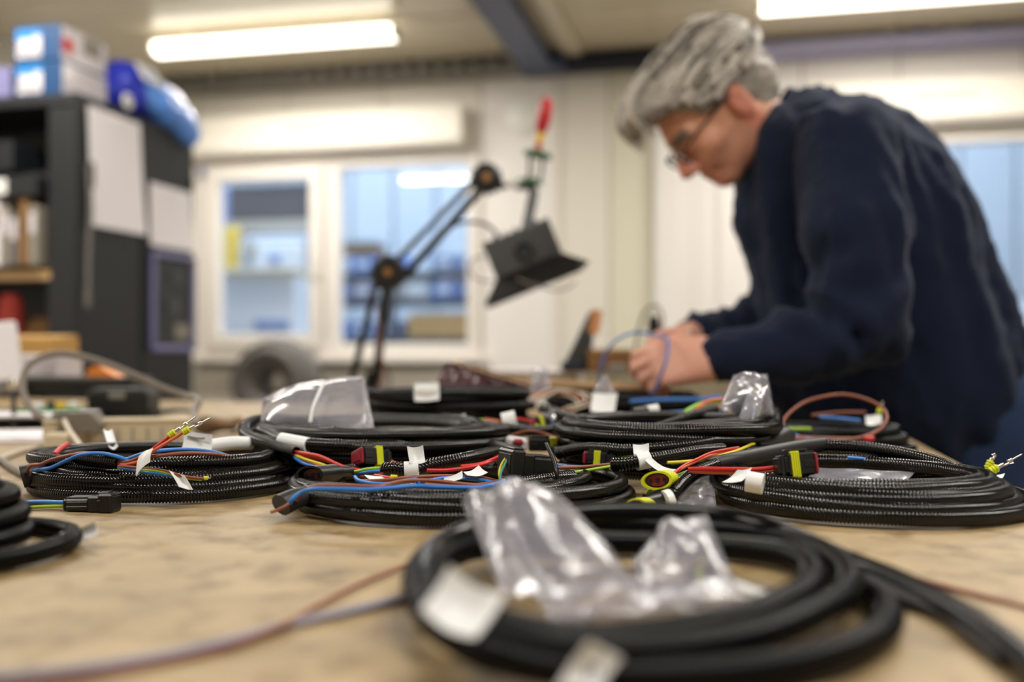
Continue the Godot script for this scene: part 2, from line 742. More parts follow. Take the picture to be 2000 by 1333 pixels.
func make_materials() -> void:
	plain("wall_paint", 226, 221, 210, 0.55)
	plain("wall_paint_warm", 218, 215, 194, 0.55)
	plain("wall_paint_white", 235, 231, 227, 0.5)
	plain("wall_grey", 168, 160, 148, 0.6)
	plain("wall_lower", 222, 216, 204, 0.6)
	plain("wall_dado", 132, 120, 96, 0.6)
	plain("joint", 120, 112, 98, 0.8)
	plain("ceiling_sheet", 210, 198, 172, 0.24)
	plain("floor_vinyl", 120, 112, 102, 0.6)
	plain("steel_blue", 62, 74, 104, 0.45)
	plain("tray_grey", 128, 124, 118, 0.5)
	plain("tray_lilac", 176, 176, 214, 0.5)
	plain("frame_white", 226, 220, 212, 0.35)
	plain("shutter", 232, 226, 214, 0.45)
	plain("cabinet", 29, 31, 34, 0.45)
	plain("cabinet_side", 33, 34, 35, 0.45)
	plain("cabinet_dark", 20, 24, 30, 0.5)
	plain("paper", 236, 232, 236, 0.8)
	plain("label", 234, 236, 238, 0.42)
	plain("label_print", 150, 150, 150, 0.6)
	plain("conduit", 7, 7, 8, 0.13)
	plain("conduit_smooth", 6, 7, 9, 0.24)
	plain("sleeve", 30, 29, 31, 0.5)
	plain("housing", 11, 12, 13, 0.36)
	plain("housing_red", 96, 18, 22, 0.4)
	plain("seal", 206, 212, 24, 0.45)
	plain("wedge", 136, 22, 38, 0.4)
	plain("steel", 214, 208, 198, 0.25, 1.0)
	plain("copper", 176, 96, 58, 0.35, 0.6)
	plain("wire_blue", 44, 120, 206, 0.42)
	plain("wire_brown", 134, 70, 44, 0.45)
	plain("wire_red", 200, 36, 34, 0.42)
	plain("wire_orange", 214, 104, 66, 0.45)
	plain("wire_yellow", 226, 204, 40, 0.45)
	plain("wire_green", 30, 150, 90, 0.45)
	plain("wire_lime", 150, 190, 36, 0.45)
	plain("wire_teal", 70, 160, 140, 0.45)
	plain("wire_grey", 120, 112, 104, 0.5)
	plain("wire_slate", 140, 138, 156, 0.45)
	plain("wire_black", 20, 20, 22, 0.45)
	plain("wire_beige", 196, 186, 168, 0.5)
	plain("black_plastic", 14, 15, 16, 0.42)
	plain("charcoal", 54, 56, 57, 0.5)
	plain("lamp_grey", 78, 81, 84, 0.5)
	plain("grip_orange", 214, 150, 100, 0.6)
	plain("black_metal", 20, 22, 24, 0.32, 0.4)
	plain("green_plastic", 28, 118, 66, 0.45)
	plain("red_plastic", 190, 26, 34, 0.3)
	plain("yellow_plastic", 232, 190, 40, 0.4)
	plain("orange_plastic", 226, 132, 38, 0.5)
	plain("card", 186, 146, 84, 0.85)
	plain("beige_plastic", 206, 192, 164, 0.5)
	plain("brass", 190, 140, 90, 0.35, 0.8)
	plain("skin", 226, 164, 134, 0.5)
	plain("navy_paint", 15, 22, 44, 0.6)
	plain("hall_white", 224, 228, 234, 0.6)
	plain("hall_blue", 96, 132, 190, 0.6)
	plain("hall_grey", 160, 166, 176, 0.6)
	plain("hall_wall", 186, 194, 202, 0.5)
	plain("box_blue", 12, 62, 108, 0.45)
	plain("box_white", 208, 202, 206, 0.5)
	plain("box_cyan", 30, 124, 192, 0.45)
	plain("box_red", 190, 60, 50, 0.5)
	plain("sack_blue", 34, 48, 170, 0.35)
	plain("sack_light", 92, 150, 240, 0.3)
	plain("book_brown", 132, 96, 56, 0.8)
	plain("book_grey", 140, 134, 122, 0.8)
	plain("grey_hose", 104, 100, 96, 0.6)
	plain("lens_white", 236, 236, 230, 0.3)
	plain("lilac", 120, 118, 160, 0.5)
	plain("pouch", 92, 66, 70, 0.2)
	plain("tan_strip", 206, 170, 128, 0.5)
	plain("rug_rubber", 40, 40, 42, 0.7)
	for k in ["conduit", "conduit_smooth", "housing", "sleeve", "black_plastic"]:
		mats[k].metallic_specular = 0.5
	mats.conduit_smooth.metallic_specular = 0.3
	mats.cabinet_side.metallic_specular = 0.4
	# the bench top: worn tan linoleum with fibre flecks, smears and dark stains
	var t := StandardMaterial3D.new()
	t.resource_name = "bench_top"
	t.albedo_texture = noise_tex(1024, noise(0.006, 5, 4), ramp([[0.0, Color8(132, 112, 79)], [0.35, Color8(153, 131, 94)], [0.6, Color8(160, 138, 100)], [1.0, Color8(172, 150, 112)]]))
	t.uv1_triplanar = true
	t.uv1_world_triplanar = true
	t.uv1_scale = Vector3(1.7, 1.7, 1.7)
	t.roughness = 0.5
	t.detail_enabled = true
	t.detail_blend_mode = BaseMaterial3D.BLEND_MODE_MUL
	var stain := noise(0.012, 5, 21)
	stain.fractal_type = FastNoiseLite.FRACTAL_FBM
	t.detail_albedo = noise_tex(1024, stain, ramp([[0.0, Color8(168, 158, 138)], [0.25, Color8(222, 216, 204)], [0.5, Color8(255, 255, 255)], [1.0, Color8(255, 255, 255)]]))
	t.uv2_triplanar = true
	t.uv2_world_triplanar = true
	t.uv2_scale = Vector3(1.6, 1.6, 3.4)
	mats.bench_top = t
	# clear films
	for k in [["film", 0.17, 0.2], ["film_milky", 0.2, 0.18]]:
		var f := StandardMaterial3D.new()
		f.resource_name = k[0]
		f.transparency = BaseMaterial3D.TRANSPARENCY_ALPHA
		f.albedo_color = Color(0.7, 0.7, 0.76, k[1])
		f.roughness = k[2]
		f.metallic_specular = 0.6
		mats[k[0]] = f
	var g := StandardMaterial3D.new()
	g.resource_name = "glass"
	g.transparency = BaseMaterial3D.TRANSPARENCY_ALPHA
	g.albedo_color = Color(0.8, 0.85, 0.9, 0.04)
	g.roughness = 0.02
	g.metallic_specular = 0.5
	mats.glass = g
	var d := StandardMaterial3D.new()
	d.resource_name = "diffuser"
	d.albedo_color = Color(0.95, 0.95, 0.92)
	d.emission_enabled = true
	d.emission = Color(1.0, 0.97, 0.9)
	d.emission_energy_multiplier = 5.0
	mats.diffuser = d
	var sk := StandardMaterial3D.new()
	sk.resource_name = "skylight"
	sk.emission_enabled = true
	sk.emission = Color(0.7, 0.84, 1.0)
	sk.emission_energy_multiplier = 2.0
	mats.skylight = sk
	# cloth
	var j := StandardMaterial3D.new()
	j.resource_name = "fleece"
	j.albedo_color = Color8(25, 33, 53)
	j.roughness = 0.95
	j.metallic_specular = 0.25
	j.rim_enabled = true
	j.rim = 0.85
	j.rim_tint = 0.6
	j.normal_enabled = true
	j.normal_texture = noise_tex(512, noise(0.06, 3, 8), null, true)
	j.normal_scale = 0.5
	j.uv1_triplanar = true
	j.uv1_scale = Vector3(9, 9, 9)
	mats.fleece = j
	var dn := StandardMaterial3D.new()
	dn.resource_name = "denim"
	dn.roughness = 0.9
	dn.albedo_texture = noise_tex(512, noise(0.05, 3, 5), ramp([[0.0, Color8(24, 42, 74)], [1.0, Color8(38, 60, 98)]]))
	dn.uv1_triplanar = true
	dn.uv1_scale = Vector3(6, 6, 6)
	mats.denim = dn
	for k in ["skin_tinted", "hair"]:
		var s := StandardMaterial3D.new()
		s.resource_name = k
		s.vertex_color_use_as_albedo = true
		s.roughness = 0.5 if k == "skin_tinted" else 0.6
		if k == "skin_tinted":
			s.subsurf_scatter_enabled = true
			s.subsurf_scatter_strength = 0.15
		mats[k] = s


# a tube fitting hung just under the ceiling sheets: white tray, frosted cover, end caps, and its light
func ceiling_light(u: float, v: float) -> void:
	var where := "over the window with the bench lamp before it" if v > 4 and u < 0 else "over the stooping man" if v > 4 else "behind the camera"
	var t := thing("ceiling_light", "long white fluorescent fitting glowing " + where, "ceiling light", rp(u, 2.6, v), YAW, "fluorescent fittings on the ceiling")
	if v < 4:
		t.set_meta("label", "long white fluorescent fitting out of view, %s row, %s the beam" % ["middle" if v > 1 else "rear", "before" if u < 0 else "beyond"])
	var s := Shape.new()
	s.box(Vector3(0, -0.03, 0), Vector3(1.26, 0.02, 0.07), 0.006)
	for x in [-0.45, 0.45]:
		s.box(Vector3(x, -0.011, 0), Vector3(0.05, 0.022, 0.05), 0.004)
	part(t, "tray", s.mesh(), mats.frame_white)
	var d := Shape.new()
	var prof := PackedVector2Array()
	for k in 13:
		var a := PI + PI * k / 12.0
		prof.append(Vector2(0.06 * cos(a), -0.062 + 0.04 * sin(a)))
	prof.append(Vector2(0.055, -0.045))
	prof.append(Vector2(0.035, -0.04))
	prof.append(Vector2(-0.035, -0.04))
	prof.append(Vector2(-0.055, -0.045))
	d.prism(prof, 1.24, Transform3D(Basis(Vector3.UP, PI / 2), Vector3.ZERO))
	part(t, "diffuser", d.mesh(), mats.diffuser)
	for x in [-1, 1]:
		part(t, "end_cap", boxmesh(Vector3(0.02, 0.062, 0.12), 0.008, Vector3(x * 0.632, -0.07, 0)), mats.lens_white)
	var l := AreaLight3D.new()
	l.name = "tube_glow"
	l.area_size = Vector2(1.24, 0.11)
	l.light_color = Color(1.0, 0.98, 0.95)
	l.light_energy = 3.2
	l.shadow_enabled = true
	l.position = Vector3(0, -0.108, 0)
	l.rotation.x = -PI / 2
	l.set("area_range", 12.0)
	t.add_child(l)


func hall_daylight() -> void:
	for u in [-3.6, 0.6]:
		var t := thing("skylight", "glowing daylight panel in the hall roof " + ("over the bins" if u < 0 else "over the ribbed wall"), "skylight", rp(u, 4.7, 6.3), YAW)
		part(t, "panel", boxmesh(Vector3(2.6, 0.04, 1.5), 0.01), mats.skylight)
		part(t, "curb", boxmesh(Vector3(2.7, 0.03, 1.6), 0.01, Vector3(0, 0.036, 0)), mats.frame_white)
		var l := AreaLight3D.new()
		l.name = "daylight"
		l.area_size = Vector2(2.5, 1.4)
		l.light_color = Color(0.85, 0.925, 1.0)
		l.light_energy = 21.0
		l.shadow_enabled = true
		l.position = Vector3(0, -0.05, 0)
		l.rotation.x = -PI / 2
		l.set("area_range", 15.0)
		t.add_child(l)


func panel_run(root: Node3D, mat: Material, edges: Array, y0: float, y1: float, v: float, thick := 0.012) -> void:
	for i in edges.size() - 1:
		part(root, "panel", rbox(edges[i] + 0.003, edges[i + 1] - 0.003, y0, y1, v, v + thick, 0.003), mat)


func shell() -> void:
	struct("floor", rbox(-3.7, 3.4, -0.1, 0, -1.9, 5.5), mats.floor_vinyl)
	# back wall: core with two window openings, faced with tall panels
	var core := Shape.new()
	for b in [[-3.7, -3.06, 0.0, 2.72], [-3.06, -1.348, 0.0, 0.973], [-3.06, -1.348, 2.13, 2.72], [-1.348, 0.82, 0.0, 2.72], [0.82, 2.7, 0.0, 0.973], [0.82, 2.7, 2.13, 2.72], [2.7, 3.4, 0.0, 2.72]]:
		core.box(Vector3((b[0] + b[1]) / 2, (b[2] + b[3]) / 2, -5.36), Vector3(b[1] - b[0], b[3] - b[2], 0.09), 0.0005)
	var wall := struct("wall_back", core.mesh(), mats.joint)
	panel_run(wall, mats.wall_paint, [-3.6, -3.06], 0.0, 2.6, 5.303)
	panel_run(wall, mats.wall_lower, [-3.06, -2.5, -1.92, -1.348], 0.0, 0.92, 5.303)
	panel_run(wall, mats.wall_paint, [-3.06, -2.5, -1.92, -1.348], 2.13, 2.6, 5.303)
	panel_run(wall, mats.wall_paint_white, [-1.348, -0.92], 0.0, 2.6, 5.303)
	panel_run(wall, mats.wall_dado, [-0.92, -0.643, -0.055, 0.35, 0.82], 0.0, 0.95, 5.303)
	panel_run(wall, mats.wall_paint, [-0.92, -0.643], 0.955, 2.6, 5.303)
	panel_run(wall, mats.wall_paint_warm, [-0.643, -0.4], 0.955, 2.6, 5.303)
	panel_run(wall, mats.wall_paint_white, [-0.4, -0.055, 0.35, 0.82], 0.955, 2.6, 5.303)
	panel_run(wall, mats.wall_dado, [0.82, 1.4, 2.0, 2.7], 0.0, 0.95, 5.303)
	panel_run(wall, mats.wall_paint_white, [0.82, 1.4, 2.0, 2.7], 2.13, 2.6, 5.303)
	panel_run(wall, mats.wall_paint, [2.7, 3.3], 0.0, 2.6, 5.303)
	part(wall, "post", rbox(-0.4, -0.265, 0.955, 2.6, 5.25, 5.3, 0.006), mats.wall_paint_white)
	part(wall, "post", rbox(-0.07, -0.03, 0.955, 2.6, 5.285, 5.303, 0.004), mats.wall_paint_white)
	part(wall, "post", rbox(-0.94, -0.905, 0, 2.6, 5.288, 5.303, 0.004), mats.wall_paint)
	for w in [["wall_left", -3.7, -3.6, -1.9, 5.4], ["wall_right", 3.3, 3.4, -1.9, 5.4], ["wall_front", -3.7, 3.4, -1.9, -1.8]]:
		var o := struct(w[0], rbox(w[1], w[2], 0, 2.72, w[3], w[4]), mats.wall_paint)
		if w[0] == "wall_front":
			continue
	# ceiling: slab with lacquered sheets running along the room
	var ceil := struct("ceiling", rbox(-3.7, 3.4, 2.63, 2.75, -1.9, 5.4), mats.joint)
	var v := -1.8
	while v < 5.28:
		var e := minf(v + 0.3, 5.3)
		part(ceil, "panel", rbox(-3.6, 3.3, 2.6, 2.632, v + 0.004, e - 0.004, 0.006), mats.ceiling_sheet)
		v += 0.3
	# steel beam across the room, cable trays along the wall top
	var beam := Shape.new()
	beam.box(Vector3(-1.0, 2.555, -1.75), Vector3(0.13, 0.09, 6.9), 0.006)
	beam.box(Vector3(-1.0, 2.51, -1.75), Vector3(0.17, 0.014, 6.9), 0.003)
	struct("trim_1", beam.mesh(), mats.steel_blue)
	struct("trim_2", rbox(-0.86, -0.76, 2.572, 2.6, -1.7, 5.2, 0.006), mats.ceiling_sheet)
	var tray := struct("trim_3", rbox(-3.6, -1.1, 2.515, 2.53, 5.13, 5.3), mats.tray_grey)
	part(tray, "rail", rbox(-3.6, -1.1, 2.578, 2.59, 5.13, 5.142), mats.tray_grey)
	part(tray, "back", rbox(-3.6, -1.1, 2.53, 2.6, 5.28, 5.298), mats.joint)
	for i in 26:
		part(tray, "rung", rbox(-3.58 + i * 0.096, -3.58 + i * 0.096 + 0.05, 2.53, 2.578, 5.131, 5.139, 0.001), mats.tray_grey)
	var box := struct("trim_4", rbox(-1.1, -0.86, 2.505, 2.575, 5.1, 5.3, 0.006), mats.steel_blue)
	part(box, "cover", rbox(-1.08, -0.88, 2.51, 2.57, 5.092, 5.1, 0.003), mats.steel_blue)
	struct("trim_5", rbox(-0.86, 0.1, 2.512, 2.58, 5.16, 5.3, 0.004), mats.navy_paint)
	var tr := struct("trim_6", rbox(0.1, 3.3, 2.515, 2.57, 5.14, 5.3, 0.004), mats.tray_lilac)
	for i in 6:
		part(tr, "clip", rbox(0.72 + i * 0.14, 0.78 + i * 0.14 + 0.02 * (i % 3), 2.57, 2.595, 5.16, 5.2, 0.003), mats.steel_blue if i % 2 else mats.tray_grey)
	window(-3.06, -1.348, "window_1")
	window(0.82, 2.7, "window_2")


func window(u0: float, u1: float, called: String) -> void:
	var wide := u1 - u0
	var s := Shape.new()
	var fr := func(into: Shape, a0: float, a1: float, b0: float, b1: float, w: float, v0: float, v1: float) -> void:
		into.box(Vector3((a0 + a1) / 2, b0 + w / 2, -(v0 + v1) / 2), Vector3(a1 - a0, w, v1 - v0), 0.006)
		into.box(Vector3((a0 + a1) / 2, b1 - w / 2, -(v0 + v1) / 2), Vector3(a1 - a0, w, v1 - v0), 0.006)
		into.box(Vector3(a0 + w / 2, (b0 + b1) / 2, -(v0 + v1) / 2), Vector3(w, b1 - b0 - 2 * w, v1 - v0), 0.006)
		into.box(Vector3(a1 - w / 2, (b0 + b1) / 2, -(v0 + v1) / 2), Vector3(w, b1 - b0 - 2 * w, v1 - v0), 0.006)
	fr.call(s, u0, u1, 0.985, 2.13, 0.075, 5.28, 5.36)
	var mid := u0 + wide * 0.492
	s.box(Vector3(mid, 1.56, -5.32), Vector3(0.085, 1.0, 0.08), 0.006)
	var w := struct(called, s.mesh(), mats.frame_white)
	if u0 < 0:
		s = Shape.new()
		fr.call(s, u0 + 0.08, mid - 0.05, 1.04, 2.075, 0.075, 5.25, 5.32)
		part(w, "sash", s.mesh(), mats.frame_white)
		part(w, "handle", boxmesh(Vector3(0.025, 0.13, 0.03), 0.006, Vector3(mid - 0.08, 1.5, -5.235)), mats.frame_white)
		part(w, "hinge", boxmesh(Vector3(0.03, 0.06, 0.03), 0.006, Vector3(u0 + 0.05, 2.06, -5.25)), mats.lilac)
	part(w, "pane", rbox(u0 + 0.07, mid - 0.04, 1.05, 2.06, 5.318, 5.322, 0.0005), mats.glass)
	part(w, "pane", rbox(mid + 0.04, u1 - 0.07, 1.05, 2.06, 5.318, 5.322, 0.0005), mats.glass)
	part(w, "sill", rbox(u0 - 0.04, u1 + 0.04, 0.955, 0.985, 5.2, 5.34, 0.006), mats.frame_white)
	var b := struct("trim_%d" % (7 if u0 < 0 else 8), rbox(u0 - 0.05 if u0 < 0 else u0 - 0.45, u1 - 0.07 if u0 < 0 else u1 + 0.05, 2.145, 2.36, 5.16, 5.3, 0.014), mats.shutter)
	var x := u0 + 0.62 if u0 < 0 else u0 + 0.03
	part(b, "vent", rbox(x, x + 0.3, 2.25, 2.29, 5.152, 5.16, 0.003), mats.wall_paint_warm)
	part(b, "lip", rbox(u0 - 0.05 if u0 < 0 else u0 - 0.45, u1 - 0.07 if u0 < 0 else u1 + 0.05, 2.132, 2.145, 5.19, 5.3, 0.003), mats.shutter)


# the unheated hall seen through the windows
func hall() -> void:
	struct("floor_hall", rbox(-9, 6, -0.1, 0.0, 5.5, 9.6), mats.hall_grey)
	struct("ceiling_hall", rbox(-9, 6, 4.75, 4.85, 5.3, 9.6), mats.hall_white)
	for w in [["wall_hall_left", -9.1, -9.0, 5.3, 9.6], ["wall_hall_right", 6.0, 6.1, 5.3, 9.6]]:
		struct(w[0], rbox(w[1], w[2], 0, 4.8, w[3], w[4]), mats.hall_wall)
	struct("wall_hall_near", rbox(-9, 6, 2.75, 4.8, 5.42, 5.5), mats.hall_wall)
	struct("wall_hall_near_left", rbox(-9, -3.7, 0, 2.75, 5.42, 5.5), mats.hall_wall)
	struct("wall_hall_near_right", rbox(3.4, 6, 0, 2.75, 5.42, 5.5), mats.hall_wall)
	var far := struct("wall_hall_back", rbox(-9, 6, 0, 4.8, 8.6, 8.7), mats.hall_grey)
	for i in 38:
		var u := -9.0 + i * 0.4
		part(far, "panel", rbox(u + 0.012, u + 0.388, 0, 4.75, 8.56, 8.6, 0.012), mats.hall_wall)
	# left pane: dark roller housing, yellow post, machine, white crate
	var t := thing("roller_housing", "dark navy roller door housing seen through the left window pane", "housing", rp(-3.45, 2.03, 7.2), YAW)
	part(t, "casing", boxmesh(Vector3(0.74, 0.27, 0.3), 0.02, Vector3(0, 0.135, 0)), mats.navy_paint)
	part(t, "lower_rail", boxmesh(Vector3(0.74, 0.1, 0.26), 0.01, Vector3(0, -0.055, 0.01)), mats.wall_grey)
	part(t, "post", boxmesh(Vector3(0.07, 2.3, 0.1), 0.01, Vector3(0.4, -0.88, 0.02)), mats.hall_blue)
	part(t, "post", boxmesh(Vector3(0.07, 2.3, 0.1), 0.01, Vector3(-0.42, -0.88, 0.02)), mats.hall_blue)
	t = thing("yellow_post", "bright yellow steel post standing in the hall behind the left pane", "post", rp(-3.69, 0, 6.86), YAW)
	part(t, "column", boxmesh(Vector3(0.12, 1.95, 0.1), 0.01, Vector3(0, 0.975, 0)), mats.yellow_plastic)
	part(t, "foot_plate", boxmesh(Vector3(0.22, 0.02, 0.22), 0.004, Vector3(0, 0.01, 0)), mats.yellow_plastic)
	t = thing("machine", "pale grey machine with dark dials in the hall beyond the left pane", "machine", rp(-3.34, 0, 6.98), YAW)
	part(t, "body", boxmesh(Vector3(0.5, 1.88, 0.24), 0.03, Vector3(0, 0.94, 0)), mats.hall_grey)
	part(t, "front", boxmesh(Vector3(0.4, 0.2, 0.03), 0.01, Vector3(0.04, 1.72, 0.13)), mats.hall_white)
	part(t, "dial", boxmesh(Vector3(0.08, 0.07, 0.03), 0.01, Vector3(0.02, 1.7, 0.15)), mats.hall_blue)
	part(t, "screen_bezel", boxmesh(Vector3(0.1, 0.12, 0.03), 0.01, Vector3(-0.17, 1.77, 0.13)), mats.wall_grey)
	t = thing("white_crate", "large white panelled crate in cold light below the yellow post", "crate", rp(-3.26, 0, 6.45), YAW)
	part(t, "body", boxmesh(Vector3(0.7, 1.54, 0.3), 0.01, Vector3(0.0, 0.77, 0)), mats.hall_white)
	part(t, "lid", boxmesh(Vector3(0.73, 0.05, 0.34), 0.008, Vector3(0.0, 1.56, 0)), mats.beige_plastic)
	part(t, "panel", boxmesh(Vector3(0.26, 0.07, 0.02), 0.006, Vector3(0.18, 1.19, 0.16)), mats.hall_blue)
	t = thing("partition", "low pale lilac partition standing behind the window right of the man", "partition", rp(2.0, 0, 8.1), YAW)
	part(t, "board", boxmesh(Vector3(1.9, 1.42, 0.06), 0.01, Vector3(0, 0.71, 0)), mats.hall_white)
	part(t, "rail", boxmesh(Vector3(1.92, 0.05, 0.08), 0.01, Vector3(0, 1.44, 0)), mats.hall_grey)
	for x in [-0.9, 0.9]:
		part(t, "foot", boxmesh(Vector3(0.08, 0.04, 0.5), 0.01, Vector3(x, 0.02, 0)), mats.hall_grey)
	# shelving of bins behind the right pane
	t = thing("bin_rack", "dark steel rack carrying rows of bins seen through the right pane", "rack", rp(-2.05, 0, 6.9), YAW)
	for y in [1.11, 1.385, 1.575]:
		part(t, "shelf", boxmesh(Vector3(1.7, 0.045, 0.4), 0.004, Vector3(0, y - 0.0225, 0)), mats.navy_paint)
	for x in [-0.86, -0.3, 0.3, 0.86]:
		part(t, "upright", boxmesh(Vector3(0.05, 1.6, 0.05), 0.004, Vector3(x, 0.8, 0.21)), mats.navy_paint)
	var bins := ["wire_blue", "hall_blue", "hall_white", "hall_blue", "lilac", "wire_blue", "hall_blue", "hall_white"]
	var rows := [1.11, 1.385, 1.575]
	var tone := ["deep blue", "slate blue", "white", "slate blue", "lilac", "deep blue", "slate blue", "white"]
	var proto: Node3D = null
	for r in 3:
		for k in 8:
			if r == 0 and k > 2:
				continue
			if r == 2 and k == 3:
				continue
			var at := rp(-2.78 + k * 0.2, rows[r], 6.86)
			var lb := "%s parts bin on the %s shelf of the hall rack, %s from the crate" % [tone[(k * 3 + r) % 8], ["lowest", "middle", "top"][r], ["first", "second", "third", "fourth", "fifth", "sixth", "seventh", "eighth"][k]]
			if proto == null:
				proto = thing("parts_bin", lb, "bin", at, YAW, "parts bins on the hall rack")
				var s := Shape.new()
				s.box(Vector3(0, 0.01, 0), Vector3(0.18, 0.02, 0.3), 0.004)
				s.box(Vector3(-0.085, 0.06, 0), Vector3(0.012, 0.12, 0.3), 0.003)
				s.box(Vector3(0.085, 0.06, 0), Vector3(0.012, 0.12, 0.3), 0.003)
				s.box(Vector3(0, 0.06, -0.145), Vector3(0.18, 0.12, 0.012), 0.003)
				s.box(Vector3(0, 0.055, 0.145), Vector3(0.18, 0.11, 0.012), 0.003)
				part(proto, "tub", s.mesh(), mats.wire_blue)
				part(proto, "card", boxmesh(Vector3(0.1, 0.045, 0.004), 0.001, Vector3(0, 0.06, 0.153)), mats.hall_white)
			else:
				var o := copy(proto, lb, at, YAW)
				(o.get_child(0) as MeshInstance3D).material_override = mats[bins[(k * 3 + r) % 8]]
	t = thing("cardboard_box", "tan cardboard box on the lowest hall shelf behind the right pane", "box", rp(-1.98, 1.11, 6.82), YAW)
	part(t, "carton", boxmesh(Vector3(0.5, 0.16, 0.3), 0.004, Vector3(0, 0.08, 0)), mats.card)
	part(t, "flap", boxmesh(Vector3(0.49, 0.006, 0.16), 0.002, Vector3(0, 0.165, 0.06), Basis(Vector3.RIGHT, 0.14)), mats.card)
	t = thing("carton", "reddish grey carton on top of the bins of the hall rack", "box", rp(-2.66, 1.695, 6.88), YAW)
	part(t, "carton", boxmesh(Vector3(0.3, 0.09, 0.26), 0.004, Vector3(0, 0.045, 0)), mats.book_brown)
	part(t, "lid", boxmesh(Vector3(0.31, 0.025, 0.27), 0.004, Vector3(0, 0.095, 0)), mats.grey_hose)


func workbench() -> void:
	var t := thing("workbench", "large workbench with worn tan top under the cable coils", "workbench", rp(-0.9, 0, 1.25), YAW)
	part(t, "top", boxmesh(Vector3(2.33, 0.04, 2.14), 0.004, Vector3(0, TOP - 0.02, 0)), mats.bench_top)
	var s := Shape.new()
	for x in [-1.05, 1.05]:
		s.box(Vector3(x, TOP - 0.07, 0), Vector3(0.05, 0.06, 1.96), 0.003)
	for z in [-0.95, 0.95]:
		s.box(Vector3(0, TOP - 0.07, z), Vector3(2.1, 0.06, 0.05), 0.003)
	part(t, "frame", s.mesh(), mats.charcoal)
	for x in [-1.05, 1.05]:
		for z in [-0.95, 0.95]:
			part(t, "leg", boxmesh(Vector3(0.06, TOP - 0.1, 0.06), 0.004, Vector3(x, (TOP - 0.1) / 2, z)), mats.charcoal)


